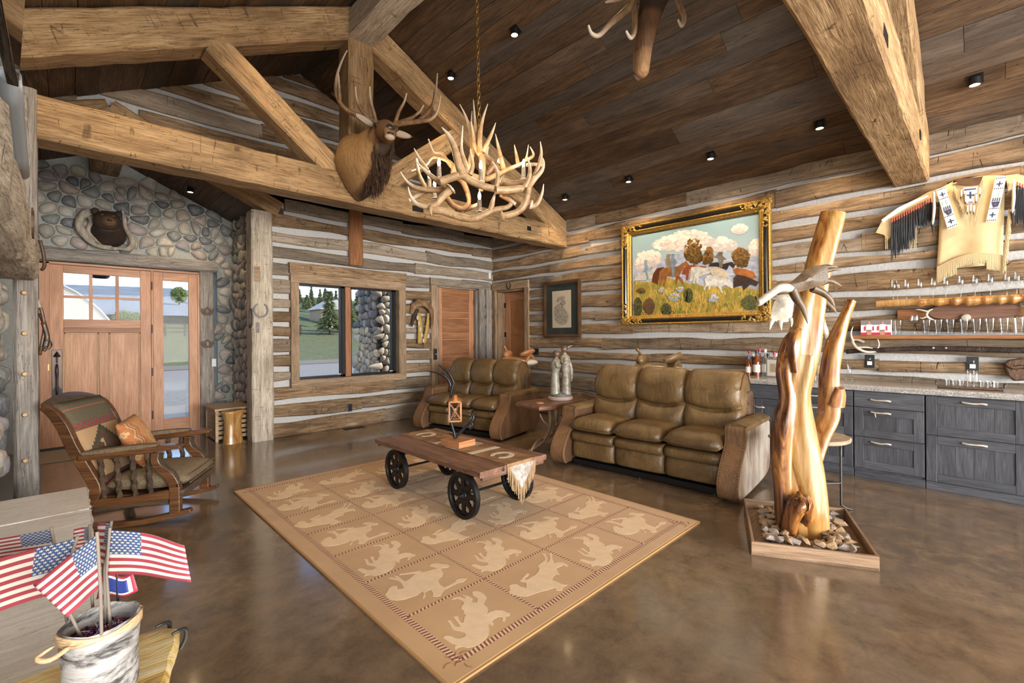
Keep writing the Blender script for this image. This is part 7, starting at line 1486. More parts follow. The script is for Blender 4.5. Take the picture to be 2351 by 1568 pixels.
# back and inner
an([(410, 535), (470, 680), (560, 700), (680, 850), (820, 900)], .35, .006, .03, (1., 0.)); an([(220, 892), (380, 830), (470, 740), (640, 790), (700, 880)], .3, .006, .026, (1., 0.)); an([(860, 960), (880, 800), (905, 640), (880, 450), (835, 290), (762, 143)], .1, .026, .003); an([(720, 830), (700, 930), (800, 1020), (860, 1170), (870, 1260)], .1, .03, .014, (0, .3), mat='antler_dark'); an([(620, 1200), (690, 1285), (800, 1320), (865, 1250), (840, 1150)], .05, .026, .014, (0, .2), mat='antler_dark'); an([(800, 1330), (900, 1300), (985, 1255)], .1, .026, .01, mat='antler_dark'); an([(720, 1330), (790, 1380), (835, 1395)], .1, .018, .006)
an([(1000, 725), (935, 610), (915, 480), (890, 340)], 0, .024, .004); an([(990, 700), (955, 520), (935, 340), (915, 93)], .03, .024, .003); an([(985, 690), (990, 480), (1020, 310), (1078, 138)], -.02, .024, .003); an([(1020, 680), (1085, 550), (1130, 450), (1167, 352)], 0, .022, .003); an([(920, 620), (895, 400), (900, 220)], .06, .016, .003)
an([(900, 950), (1060, 985), (1250, 900), (1400, 835), (1500, 770), (1535, 600)], .2, .028, .003); an([(1260, 890), (1220, 730), (1190, 600), (1163, 477)], .22, .024, .003); an([(1425, 850), (1400, 720), (1376, 600)], .25, .02, .003); an([(1490, 780), (1590, 720), (1553, 622)], .2, .018, .003); an([(1238, 998), (1360, 1035), (1480, 1015), (1510, 1000)], -.2, .026, .02, (.2, .4), bur=True); an([(1090, 900), (1130, 800), (1060, 720), (1080, 620)], .25, .03, .01, mat='antler_dark'); an([(1060, 940), (1160, 830), (1230, 880)], .25, .03, .03, (0, 0), mat='antler_dark'); an([(1220, 1160), (1320, 1220), (1390, 1270)], 0, .022, .014, mat='antler_dark'); an([(1510, 830), (1600, 820), (1690, 830)], 0, .016, .012)
an([(1010, 720), (1020, 850), (1010, 1000), (1000, 1120)], 0, .03, .02, (0, 0), mat='antler_dark')
# candle sockets and bulbs
mottled('bark', (.12, .1, .08), (.35, .3, .25), 30, .9, bump=.8)
for i, (x, y, d) in enumerate(((530, 975, -.1), (420, 1110, 0.), (1000, 1010, -.2), (1480, 985, .0), (985, 1350, -.1), (480, 1200, .25), (1200, 960, .35))):
    p = cc(x, y, d); lm = MB().tube([p, p+Vector((0, 0, .03)), p+Vector((0, 0, .095))], [.022, .019, .017], 10, 2).build('candle_sleeve', 'bark', cd, smooth=60); MB().lathe([(.03, 0), (.026, .006), (.012, .004)], 14, p-Vector((0, 0, .004))).build('drip_cup', 'antler_pale', lm, smooth=60)
    MB().lathe([(.008, .095), (.011, .105), (.0135, .125), (.009, .15), (.0001, .168)], 12, p, k=2).build('bulb', 'bulb', lm, smooth=180)
    if i in (0, 2, 3, 4, 5):
        l = bpy.data.lights.new('chandelier_bulb', 'POINT'); l.energy = 3.2; l.color = (1, .72, .42); l.shadow_soft_size = .03; q = bpy.data.objects.new('chandelier_bulb_light', l); COL.objects.link(q); q.parent = lm; q.location = p+Vector((0, 0, .185))
# chain to the ridge beam
ctop = Vector((RX, 2.95, 4.855)); cbot = cc(985, 640); L = (ctop-cbot).length; nl = int(L/.047); link = None
for i in range(nl):
    M = Matrix.Translation(cbot+(ctop-cbot)*(i+.5)/nl) @ Matrix.Rotation(PI/2*(i % 2)+.4, 4, 'Z')
    if link is None: link = MB().tube([(.013*math.cos(a), 0, .03*math.sin(a)) for a in [2*PI*q/14 for q in range(15)]], .0042, 6, 1, caps=False).build('chain_link', 'brass', cd, smooth=180, M=M)
    else: c = link.copy(); COL.objects.link(c); c.parent = cd; c.matrix_basis = M
MB().lathe([(.06, .0), (.055, -.02), (.012, -.03)], 16, ctop).build('ceiling_canopy', 'iron', cd, smooth=60)
# ------------------------------------------------------------------ elk mounts
def fur(o, verts_dark):
    a = o.data.attributes.new('dark', 'FLOAT', 'POINT'); a.data.foreach_set('value', [verts_dark(v.co) for v in o.data.vertices])
ek = thing('elk_mount', 'antlered elk shoulder mount on the truss beside the chandelier', 'elk mount')
secs = [((2.415, 5.03, 3.37), .26, .39), ((2.415, 4.95, 3.38), .275, .39), ((2.42, 4.84, 3.42), .26, .35), ((2.425, 4.73, 3.47), .21, .28), ((2.43, 4.64, 3.53), .165, .215), ((2.445, 4.56, 3.575), .135, .17), ((2.455, 4.5, 3.60), .11, .125), ((2.45, 4.44, 3.605), .085, .09)]
bd = loft(MB(), secs, (1, 0, 0), 28, 5)
bd.v = [(2.415+(x-2.415)*(1-(.5*max(0, (3.36-z)/.39)**1.4 if y > 4.7 else 0)), y, z) for x, y, z in bd.v]
o = bd.build('neck_and_shoulders', 'elk_fur', ek, smooth=180); fur(o, lambda p: max(0, min(1, .1+.75*max(0, min(1, (p.x-2.30)/.13))*max(0, min(1, (5.0-p.y)/.12))-.3*max(0, min(1, (p.x-2.56)/.1))+.35*max(0, min(1, (3.2-p.z)/.15))-.15*(p.z < 3.15))))
mh = MB(); RM = random.Random(5); MV = [v for v in bd.v if 2.36 < v[0] < 2.64 and 4.5 < v[1] < 4.97 and 3.1 < v[2] < 3.66 and v[2] < 3.45+(4.97-v[1])*.35]
for k in range(620):      # hanging mane
    x, y0_, z0_ = RM.choice(MV); x += RM.uniform(-.02, .02); z0_ += RM.uniform(-.03, .03); y0_ -= .002
    l = RM.uniform(.07, .13); mh.tube([(x, y0_, z0_), (x+RM.uniform(-.01, .01), y0_-.014, z0_-l*.5), (x+RM.uniform(-.02, .02), y0_-.012, z0_-l)], [.005, .004, .0008], 4, 1)
mh.build('mane', 'elk_dark', ek, smooth=180, kind='stuff')
hd = loft(MB(), [((2.495, 4.62, 3.62), .09, .1), ((2.49, 4.54, 3.64), .125, .125), ((2.465, 4.45, 3.62), .125, .125), ((2.428, 4.36, 3.58), .104, .112), ((2.385, 4.27, 3.53), .08, .09), ((2.34, 4.18, 3.49), .07, .076), ((2.312, 4.11, 3.465), .068, .072), ((2.302, 4.075, 3.455), .056, .058), ((2.298, 4.06, 3.45), .03, .03)], (1, 0, 0), 20, 5).build('head', 'elk_fur', ek, smooth=180); fur(hd, lambda p: .42+.25*max(0, (p.y-4.35)*2))
MB().ell((2.302, 4.07, 3.49), (.05, .03, .033), 14, 10).build('nose', 'nose_black', hd, smooth=180); MB().ell((2.305, 4.09, 3.405), (.052, .045, .028), 12, 8).build('chin', 'elk_white', hd, smooth=180); MB().tube([(2.252, 4.11, 3.432), (2.302, 4.045, 3.432), (2.356, 4.11, 3.432)], .009, 6, 3).build('mouth', 'nose_black', hd, smooth=180)
for s in (-1, 1):
    MB().ell((2.302+s*.024, 4.045, 3.5), (.012, .008, .011), 8, 6).build('nostril', 'eye_glass', hd, smooth=180); MB().ell((2.435+s*.106, 4.385-s*.03, 3.64), (.02, .026, .021), 12, 8).build('eye', 'eye_glass', hd, smooth=180); MB().ell((2.435+s*.098, 4.39-s*.03, 3.643), (.02, .04, .033), 12, 8).build('eyelid', 'elk_dark', hd, smooth=180)
    # ear: cupped leaf
    P = []; b0 = Vector((2.485+s*.1, 4.54, 3.69)); dv = Vector((s*.25, -.02, .045 if s < 0 else .01)); 
    for i in range(11):
        t = i/10; w = .045*math.sin(PI*min(1, t*.93+.07))**.7; c = b0+dv*t; P.append([c+Vector((0, .012, w)), c+Vector((0, .03*math.sin(PI*t), w*.35)), c+Vector((0, .032*math.sin(PI*t), -w*.35)), c+Vector((0, .008, -w))])
    e_ = MB().grid(P).build('ear', 'elk_fur', hd, smooth=180, solid=.008); fur(e_, lambda p: .35); MB().grid([[q*.85+(sum(r_, Vector())/4)*.15+Vector((0, -.012, 0)) for q in r_] for r_ in P[1:10]]).build('ear_lining', 'elk_white', e_, smooth=180)
def ea(par, pts, d, r0, r1=.006, tip=(0, 1.), f=lambda x, y, dd: at(760+x/4.127, 100+y/4.127, dd), mat='antler_dark', nm='antler'):
    n = len(pts); mb = MB(); antler_w(mb, [f(p[0], p[1], d[0]+(d[1]-d[0])*i/(n-1)) for i, p in enumerate(pts)], [r0+(r1-r0)*(i/(n-1))**1.5 for i in range(n)], 9, 5, tip); return mb.build(nm, mat, par, smooth=180)
dE = 4.93
for pts, d, r in (([(450, 760), (380, 725), (270, 690), (150, 630), (75, 540), (45, 430), (60, 290), (105, 160), (152, 65)], (dE, dE+.1), .032), ([(425, 740), (405, 650), (375, 530), (367, 405)], (dE, dE-.15), .022), ([(370, 725), (290, 630), (245, 530), (230, 408)], (dE, dE-.12), .022), ([(85, 560), (78, 430), (70, 285)], (dE+.05, dE-.1), .02), ([(60, 500), (25, 480), (10, 470)], (dE+.06, dE+.2), .022),
                  ([(600, 765), (700, 750), (840, 735), (940, 720), (1005, 650), (1040, 495)], (dE, dE-.1), .032), ([(840, 725), (930, 640), (985, 510), (1008, 282)], (dE, dE+.1), .028), ([(610, 750), (640, 650), (690, 560), (718, 468)], (dE, dE-.15), .022), ([(650, 745), (760, 705), (840, 645), (878, 582)], (dE, dE-.12), .022), ([(960, 600), (975, 520), (972, 445)], (dE+.06, dE+.1), .016), ([(950, 690), (975, 640), (970, 590)], (dE, dE), .014)): ea(ek, pts, d, r)
# second elk, seen from below at the near truss, facing away down the room
e2 = thing('elk_mount', 'elk head seen from below at the top edge, on the near truss', 'elk mount')
secs = [((2.48, .66, 3.60), .26, .42), ((2.48, .74, 3.61), .27, .42), ((2.48, .86, 3.62), .24, .36), ((2.48, .98, 3.64), .19, .28), ((2.48, 1.09, 3.66), .15, .2), ((2.48, 1.18, 3.66), .12, .15), ((2.48, 1.26, 3.64), .09, .1)]
o = loft(MB(), secs, (1, 0, 0), 26, 5).build('neck_and_shoulders', 'elk_fur', e2, smooth=180); fur(o, lambda p: max(0, min(1, .4+(p.y-.66)*1.1)))
hd = loft(MB(), [((2.48, 1.14, 3.66), .08, .09), ((2.48, 1.2, 3.62), .1, .11), ((2.475, 1.27, 3.52), .095, .105), ((2.47, 1.32, 3.40), .078, .085), ((2.465, 1.36, 3.27), .06, .064), ((2.46, 1.39, 3.14), .05, .055), ((2.455, 1.40, 3.05), .052, .05), ((2.455, 1.405, 2.98), .046, .042), ((2.455, 1.405, 2.955), .02, .02)], (1, 0, 0), 20, 5).build('head', 'elk_fur', e2, smooth=180); fur(hd, lambda p: .5-(.12 if p.z < 3.1 else 0)+.2*(p.z > 3.3))
MB().ell((2.455, 1.435, 2.975), (.036, .022, .03), 12, 8).build('nose', 'elk_dark', hd, smooth=180)
for s in (-1, 1):
    MB().ell((2.475+s*.09, 1.31, 3.50), (.016, .018, .02), 10, 8).build('eye', 'eye_glass', hd, smooth=180)
    P = []; b0 = Vector((2.48+s*.09, 1.16, 3.70)); dv = Vector((s*.2, -.08, .02))
    for i in range(11):
        t = i/10; w = .045*math.sin(PI*min(1, t*.93+.07))**.7; c = b0+dv*t; P.append([c+Vector((0, .012, w)), c+Vector((0, .03*math.sin(PI*t), 0)), c+Vector((0, .008, -w))])
    MB().grid(P).build('ear', 'elk_tan', hd, smooth=180, solid=.008)
f2 = lambda x, y, dd: at(1350+x/2.349, y/2.349, dd)
for pts, d, r in (([(250, -60), (235, 20), (190, 70), (120, 130), (60, 190), (20, 180), (2, 135)], (2.75, 2.6), .024), ([(250, -20), (255, 80), (250, 170), (230, 205), (205, 165)], (2.75, 2.6), .02), ([(260, -80), (180, -20), (95, 12)], (2.75, 2.7), .03), ([(470, -40), (500, 40), (520, 100), (505, 140), (485, 105)], (2.8, 2.75), .018)): ea(e2, pts, d, r, f=f2, mat='antler')
# ------------------------------------------------------------------ bear in a driftwood ring over the door
br = thing('bear_mount', 'brown bear head mounted in a ring of driftwood above the entry door', 'bear mount')
yB = YE-.05
o = loft(MB(), [((.41, yB+.02, 2.86), .2, .2), ((.41, yB-.06, 2.88), .19, .19), ((.405, yB-.14, 2.92), .155, .15), ((.40, yB-.2, 2.96), .13, .13)], (1, 0, 0), 20, 4).build('chest', 'bear_fur', br, smooth=180)
hd = MB().ell((.39, yB-.24, 2.99), (.145, .13, .13), 22, 16, .06, 3).build('head', 'bear_fur', br, smooth=180)
loft(MB(), [((.395, yB-.33, 2.965), .085, .075), ((.398, yB-.39, 2.95), .068, .06), ((.40, yB-.44, 2.94), .045, .042), ((.40, yB-.46, 2.938), .03, .028)], (1, 0, 0), 14, 4).build('muzzle', 'muzzle_tan', hd, smooth=180); MB().ell((.402, yB-.462, 2.957), (.026, .018, .018), 12, 8).build('nose', 'nose_black', hd, smooth=180); MB().tube([(.37, yB-.45, 2.923), (.402, yB-.47, 2.92), (.43, yB-.45, 2.923)], .004, 6, 3).build('mouth', 'nose_black', hd, smooth=180)
for s in (-1, 1):
    MB().ell((.39+s*.115, yB-.2, 3.105), (.045, .025, .045), 12, 8).build('ear', 'bear_fur', hd, smooth=180); MB().ell((.393+s*.058, yB-.345, 3.02), (.011, .011, .011), 8, 6).build('eye', 'eye_glass', hd, smooth=180); MB().ell((.393+s*.055, yB-.345, 3.045), (.018, .012, .008), 8, 6).build('brow', 'muzzle_tan', hd, smooth=180)
mottled('driftwood', (.2, .16, .12), (.5, .44, .36), 6, .85, bump=.7, st=(4, 4, 1))
for pts, rr in (([(.30, 3.12), (.2, 3.1), (.13, 3.0), (.13, 2.88), (.19, 2.78), (.27, 2.71)], [.03, .05, .045, .05, .045, .03]), ([(.2, 3.08), (.24, 2.98), (.21, 2.86), (.28, 2.76), (.38, 2.7), (.46, 2.645)], [.02, .03, .035, .04, .035, .02]), ([(.56, 3.2), (.575, 3.08), (.595, 2.95), (.64, 2.85), (.665, 2.76), (.62, 2.67), (.54, 2.66)], [.014, .022, .026, .03, .035, .035, .02]), ([(.18, 2.76), (.28, 2.68), (.4, 2.655), (.55, 2.66)], [.03, .03, .026, .02]), ([(.60, 3.02), (.66, 3.06)], [.014, .006])):
    MB().tube([(x, yB-.06-.03*(i % 2), z) for i, (x, z) in enumerate(pts)], rr, 10, 5, flat=.75).build('driftwood', 'driftwood', br, smooth=180)
MB().prism([(.41+.2*math.cos(a), 2.86+.2*math.sin(a)) for a in [2*PI*k/20 for k in range(20)]], yB+.0, yB+.06, 'y').build('backboard', 'driftwood', br)
# ------------------------------------------------------------------ small iron and leather things on the walls
def shoe(label, M, r=.055, mat='rusty', name='horseshoe', cat='horseshoe', grp=None): o = horseshoe(r, .011, .008).build(name, mat, None, M=M); return tag(o, label, cat, grp)
WF = Matrix.Rotation(PI/2, 4, 'X')
shoe('large pale ox shoe hung low on the corner post', TR(1.905, 6.885, 1.80) @ WF, .085, 'iron_worn'); shoe('horseshoe on the header of the open doorway', TR(XR-.062, 6.45, 2.41) @ Matrix.Rotation(-PI/2, 4, 'Z') @ WF, .055)
for z, nm in ((1.84, 'upper'), (1.34, 'lower')):
    t = thing('horseshoe_cluster', '%s cluster of linked horseshoes on the entry jamb post' % nm, 'horseshoe'); 
    for k, (dx, rz) in enumerate(((-.02, .35), (.025, -.3), (0, PI))): horseshoe(.052, .01, .008).build('shoe', 'rusty', t, M=TR(1.55+dx, YE-.085-.008*k, z+(.0 if k < 2 else -.02)) @ WF @ Matrix.Rotation(rz, 4, 'Z'))
sb = thing('stirrup', 'pale iron stirrup hung on the stone edge beside the corner post', 'stirrup'); MB().tube([(1.775, 6.93, 1.56), (1.772, 6.9, 1.62), (1.775, 6.9, 1.75), (1.785, 6.91, 1.82), (1.80, 6.9, 1.75), (1.80, 6.9, 1.62), (1.79, 6.92, 1.56), (1.775, 6.93, 1.56)], .009, 6, 3).build('frame', 'iron_worn', sb, smooth=180)
bl = thing('leather_bridle', 'dark leather bridle straps hanging on the side of the pegged post', 'bridle')
for k, pts in enumerate(([(-.155, 5.0, 1.70), (-.135, 5.0, 1.62), (-.125, 5.0, 1.5), (-.14, 5.0, 1.38), (-.15, 5.02, 1.3)], [(-.15, 5.03, 1.62), (-.12, 5.02, 1.52), (-.105, 5.0, 1.4), (-.13, 5.0, 1.33)], [(-.13, 4.99, 1.55), (-.11, 4.99, 1.44), (-.12, 4.99, 1.36)])): MB().tube(pts, [.01+.002*k]*len(pts), 6, 4, flat=.5).build('strap', 'leather_dark', bl, smooth=180)
MB().tube([(-.105+.02*math.cos(a), 4.985, 1.38+.035*math.sin(a)) for a in [2*PI*q/12 for q in range(13)]], .005, 6, 1).build('bit_ring', 'iron_worn', bl, smooth=180); MB().tube([(-.155, 5.0, 1.72), (-.148, 4.99, 1.66)], [.003, .014], 6, 1).build('horn_tip', 'antler_pale', bl)
# fur quiver on the log wall
fq = thing('fur_quiver', 'fur and yellow hide quiver hanging on the log wall beside the door', 'quiver'); YQ = YB-.05
hide('fox_fur', (.2, .1, .04), (.34, .21, .11), (.03, .02, .015), 8., st=(1, 1, 1)); plain('yellow_hide', (.45, .29, .08), .85); plain('white_fur', (.6, .55, .48), .9)
MB().tube([(4.30, YQ, 1.82), (4.34, YQ-.03, 1.96), (4.45, YQ-.045, 2.02), (4.58, YQ-.045, 2.0), (4.68, YQ-.035, 1.9), (4.72, YQ-.02, 1.72), (4.71, YQ, 1.56)], [.03, .06, .085, .095, .09, .06, .03], 12, 5, flat=.45, up=(0, 0, 1)).build('fur_wrap', 'fox_fur', fq, smooth=180)
MB().tube([(4.36, YQ-.02, 2.0), (4.37, YQ-.02, 2.08)], [.03, .02], 8, 1).build('fur_head', 'bear_fur', fq, smooth=180); MB().tube([(4.40, YQ-.04, 1.9), (4.33, YQ-.03, 1.74), (4.29, YQ-.02, 1.6)], [.04, .03, .02], 10, 4, flat=.5).build('fur_tail', 'bear_fur', fq, smooth=180)
for x0, x1, w in ((4.42, 4.44, .05), (4.62, 4.53, .035)): MB().tube([(x0, YQ-.05, 1.84), ((x0+x1)/2+.015, YQ-.06, 1.6), (x1, YQ-.05, 1.3)], [w*.6, w, w], 8, 4, flat=.3, up=(1, 0, 0)).build('hide_case', 'yellow_hide', fq, smooth=180)
for k in range(5): MB().ell((4.38+.03*k, YQ-.07, 1.75-.1*k), (.02, .012, .04), 8, 6).build('white_tuft', 'white_fur', fq, smooth=180)
MB().tube([(4.5, YQ-.06, 1.32), (4.5, YQ-.06, 1.22)], [.012, .004], 6, 1).build('tassel', 'horse_hair', fq)
# saddles standing behind the sofas
def saddle(label, M, mat):
    t = thing('saddle', label, 'saddle', M); P = []
    for i in range(17):
        a = -1+2*i/16; sec = []
        for j in range(13):
            b = -1+2*j/12; z = .05*a*a+.03-.16*b*b; sec.append((a*.25, b*.22, z))
        P.append(sec)
    MB().grid(P).build('seat', mat, t, smooth=180, solid=.02)
    MB().grid([[(-.12-r*math.cos(a)*.9, r*math.sin(a), .04+(r-.08)*.9*max(.15, math.cos(a))) for a in [-1.5+3.*q/14 for q in range(15)]] for r in (.06, .1, .15, .2)]).build('cantle', mat, t, smooth=180, solid=.045)
    MB().ell((.2, 0, .07), (.07, .15, .075), 16, 10).build('swell', mat, t, smooth=180); MB().tube([(.22, 0, .12), (.25, 0, .18), (.265, 0, .2), (.285, 0, .2)], [.024, .016, .024, .02], 8).build('horn', mat, t, smooth=180)
    for s in (-1, 1): MB().tube([(0, s*.2, -.08), (.02, s*.28, -.25), (.02, s*.3, -.45)], [.05, .09, .07], 10, 4, flat=.15, up=(1, 0, 0)).build('fender', mat, t, smooth=180)
    MB().ell((-.05, 0, -.06), (.3, .25, .07), 16, 10).build('fleece', 'white_fur', t, smooth=180); MB().box(-.2, .2, -.05, .05, -1.0, -.02).build('stand', 'tray_wood', t); MB().box(-.3, .3, -.25, .25, -1.03, -.99).build('stand_foot', 'tray_wood', t)
    return t
saddle('light tan saddle standing behind the corner sofa', TR(5.55, 5.55, 1.03, 1.9), 'leather_tan'); saddle('brown saddle standing behind the sofa under the painting', TR(5.35, 2.85, 1.03, 1.75), 'leather')
# left edge: screen over the mantel, steel tube, iron trinkets
plain('screen_black', (.008, .008, .009), .03, Specular_IOR_Level=.9)
tv = thing('wall_screen', 'glossy black screen tilted above the mantel at the upper left edge', 'television', Matrix.Translation((-.125, 2.5, 2.36)) @ Matrix.Rotation(.055, 4, 'Y')); B(-.03, 0, -1.5, 0, 0, .88).build('panel', 'screen_black', tv, bevel=.003); B(-.05, -.03, -1.4, -.1, .05, .83).build('housing', 'black_plastic', tv); B(-.27, -.05, -.9, -.6, .3, .5).build('wall_arm', 'black_metal', tv)
sv = thing('steel_tube', 'brushed steel tube leaning on the mantel at the left edge', 'tube'); MB().tube([(-.165, 3.35, 2.25), (-.16, 2.98, 2.345), (-.155, 2.6, 2.44)], [.034, .034, .034], 20, 2, caps=False).build('shell', 'steel', sv, smooth=60, solid=.002); MB().tube([(-.165, 3.35, 2.25), (-.164, 3.3, 2.264)], .033, 16, 1).build('end_cap', 'black_metal', sv)
shoe('rusty horseshoe nailed to the mantel face at the left edge', TR(-.135, 3.62, 2.06) @ Matrix.Rotation(PI/2, 4, 'Z') @ WF, .07, 'rusty'); tag(MB().tube([(-.13, 4.5, 2.1), (-.115, 4.5, 2.02), (-.11, 4.52, 1.93), (-.125, 4.54, 1.9)], .01, 6, 3).build('iron_hook', 'rusty', None, smooth=180), 'thin rusty iron hook on the mantel end by the post', 'hook')
# floor vent, door mat
fv = thing('floor_vent', 'dark metal floor vent grille by the window wall', 'vent', TR(3.2, 6.83, .0005)); B(-.16, .16, -.06, .06, 0, .004).build('frame', 'black_metal', fv)
for k in range(10): B(-.14+.028*k, -.125+.028*k, -.045, .045, .004, .006).build('louvre', 'iron', fv)
mottled('mat_tan', (.36, .29, .21), (.46, .38, .29), 60, .95, bump=.5); tag(B(-.3, .5, 7.45, 8.2, .0005, .012).build('door_mat', 'mat_tan', None, bevel=.003), 'tan mat on the floor inside the entry door', 'mat')
# ------------------------------------------------------------------ recessed spots in the ceilings
def spot(x, y, z, nrm, label, e=38, aim=None):
    t = thing('ceiling_spot', label, 'spotlight', None, 'ceiling spotlights'); p = Vector((x, y, z)); n = Vector(nrm).normalized(); M, L = frame(p, p+Vector((0, 1, 0)), n)
    B(-.055, .055, -.055, .055, -.006, .004).build('trim_plate', 'black_metal', t, M=M)
    q = p+n*-.03+Vector((0, 0, -.02)); MB().lathe([(.04, .05), (.042, -.01), (.036, -.012), (.034, .02), (.0001, .03)], 18, q).build('barrel', 'black_metal', t, smooth=40); MB().lathe([(.034, -.004), (.0001, -.006)], 16, q).build('lens', 'lamp_glow', t)
    l = bpy.data.lights.new('spot_beam', 'SPOT'); l.energy = e; l.color = (1, .74, .45); l.spot_size = 1.9; l.spot_blend = .8; l.shadow_soft_size = .03; o = bpy.data.objects.new('spot_beam', l); COL.objects.link(o); o.parent = t; o.location = q+Vector((0, 0, -.03)); 
    if aim: o.rotation_euler = (Vector(aim)-o.location).to_track_quat('-Z', 'Y').to_euler()
    return t
nr = (.5, 0, 1); nl = (-.5, 0, 1)
for i, y in enumerate((.03, 1.19, 2.34, 3.5, 4.66)): spot(5.76, y, roof(5.76)+.002, nr, '%s spotlight from the near truss in the row along the painting wall' % ords[i], 36, (6.05, y, 1.0))
for i, y in enumerate((2.39, 3.55, 4.71)): spot(3.54, y, roof(3.54)+.002, nr, ('spotlight in the upper row above the top edge', 'spotlight in the upper row right of the chandelier chain', 'spotlight in the upper row left of the chandelier chain')[i], 36)
for x, y, lab in ((1.40, 4.5, 'spotlight over the left rafter near the king post'), (.28, 4.5, 'spotlight over the left rafter near the screen')): spot(x, y, roof(x)+.002, nl, lab, 36)
q = (1.28, 7.85); spot(1.28, 7.85, aroof(1.28)+.002, (.45, 0, 1), 'spotlight in the entry ceiling above the stone wall', 22)
# ------------------------------------------------------------------ outside
mottled('asphalt', (.17, .155, .135), (.25, .23, .2), 9, .9, rand=False); mottled('gravel', (.12, .1, .075), (.2, .17, .13), 30, .95, rand=False)
mottled('grass', (.055, .066, .018), (.125, .125, .04), 3, .95, bump=.6, rand=False); mottled('hill', (.035, .05, .017), (.09, .115, .04), .18, .95, rand=False, detail=9.); mottled('field', (.13, .15, .17), (.2, .22, .24), .5, .9, rand=False)
mottled('conifer', (.05, .062, .018), (.13, .14, .04), 5, .9); mottled('aspen', (.09, .13, .03), (.17, .19, .05), 3, .9); plain('trunk', (.07, .045, .03), .9); plain('dome_skin', (.5, .44, .38), .7); plain('dome_end', (.55, .45, .36), .7); plain('log_house', (.42, .29, .18), .8); plain('flagstone', (.09, .1, .11), .7); plain('snow', (.8, .8, .8), .7)
ZG = -.13
@D('column_stone')
def _(n):
    m = N(n); base = m.ramp(m.info(), (0, (.62, .52, .38)), (.2, (.5, .41, .3)), (.4, (.72, .62, .48)), (.6, (.42, .37, .29)), (.8, (.6, .5, .38)), interp='CONSTANT'); h = m.noise(m.mapc((1, 1, 1)), 9, 6, .65, .5); m.bump(h, .12); return m.done(m.mix(m.ramp(h, (.3, .4), (.65, 0.)), base, (.2, .18, .16)), .6)
g = struct('ground_drive', B(-90, 90, YE+.3, 27, ZG-.1, ZG).build('ground_drive', 'asphalt')); g2 = struct('ground_verge', B(-90, 90, 27, 31, ZG-.1, ZG+.05).build('ground_verge', 'gravel'))
struct('ground_walk', B(-30, 40, YE+.3, 11.2, ZG, ZG+.06).build('ground_walk', 'flagstone'))
def gz(x, y):   # the ground rises to a wooded hill beyond the lawn
    if y < 31: return ZG+.04
    t = (y-31)/24; h = 2.5*min(1, t)**1.3 if y < 55 else 2.5+(y-55)*.15*(1+.12*nz(x*.03, 2))
    if y > 100: h = 2.5+45*.15*(1+.12*nz(x*.03, 2))+4.5*(1-math.exp(-((y-100)/40)**2))*(1+.3*nz(x*.015, 5))+(y-100)*.012
    return ZG+.04+h
def terrain(name, mat, ys, xs, lift=0., rough=0.):
    return struct(name, MB().grid([[(x, y, gz(x, y)+lift+rough*nz(x*.7, y*.31)) for x in xs] for y in ys]).build(name, mat, smooth=180))
terrain('ground_lawn', 'grass', [31+k*2. for k in range(14)], [-60+k*4. for k in range(50)])
terrain('hillside', 'hill', [57+k*3. for k in range(60)], [-110+k*4. for k in range(95)], 0., 1.2)
terrain('ground_field', 'field', [58+k*2. for k in range(22)], [-60+k*3. for k in range(26)], .9)
# greenhouse dome seen through the door
gh = thing('quonset_hut', 'pale round-roofed hut beyond the drive, seen through the door panes', 'hut'); hx, ha, hh = -3.2, 5.9, 5.7
MB().grid([[(hx+ha*math.cos(a), y, ZG+hh*math.sin(a)) for a in [PI*k/24 for k in range(25)]] for y in [40+k*1.5 for k in range(9)]]).build('shell', 'dome_skin', gh, smooth=180)
MB().prism([(hx+ha*.995*math.cos(a), ZG+hh*.995*math.sin(a)) for a in [PI*k/24 for k in range(25)]], 40.0, 40.1, 'y').build('end_wall', 'dome_end', gh)
for k in range(9): MB().tube([(hx+(ha+.02)*math.cos(a), 40+k*1.5, ZG+(hh+.02)*math.sin(a)) for a in [PI*q/24 for q in range(25)]], .06, 6, 1).build('rib', 'dome_skin', gh)
B(hx-1.2, hx+1.2, 39.9, 40.05, ZG, 2.6).build('doorway', 'log_house', gh)
def tree(x, y, h, r, label, mat='conifer'):
    t = thing('conifer' if mat == 'conifer' else 'leafy_tree', label, 'tree', group='trees on the wooded hill' if 'wooded' in label else None, M= TR(x, y, gz(x, y)-.05)); R = random.Random(int(x*10+y))
    MB().tube([(0, 0, 0), (0, 0, h*.95)], [h*.025, .01], 7, 1).build('trunk', 'trunk', t)
    mb = MB(); 
    if mat == 'conifer':
        for k in range(420):
            z = h*(.12+.88*R.random()**1.2); a = R.uniform(0, 2*PI); rr = r*(1-z/h)*R.uniform(.55, 1.05)+.03; l = .28*r*R.uniform(.6, 1.2)
            c = Vector((math.cos(a)*rr, math.sin(a)*rr, z)); d = Vector((math.cos(a), math.sin(a), -.35))*l; s = Vector((-math.sin(a), math.cos(a), 0))*l*.5
            mb.add([c-d*.9+s, c-d*.9-s, c+d, c-d*.5+Vector((0, 0, l*.4))], [(0, 2, 3), (2, 1, 3), (0, 1, 2), (0, 3, 1)])
    else:
        for k in range(900):
            d = Vector((R.gauss(0, 1), R.gauss(0, 1), R.gauss(0, 1))).normalized()*r*R.uniform(.3, 1)**.6; c = Vector((d.x, d.y, h*.6+d.z*1.15)); l = .13*r; e = Vector((R.gauss(0, 1), R.gauss(0, 1), R.gauss(0, 1))).normalized()*l; g_ = e.orthogonal().normalized()*l*.7
            mb.add([c-e+g_, c-e-g_, c+e, c+e.cross(g_).normalized()*l*.5], [(0, 1, 2), (0, 2, 3), (2, 1, 3), (1, 0, 3)])
    mb.build('foliage', mat, t)
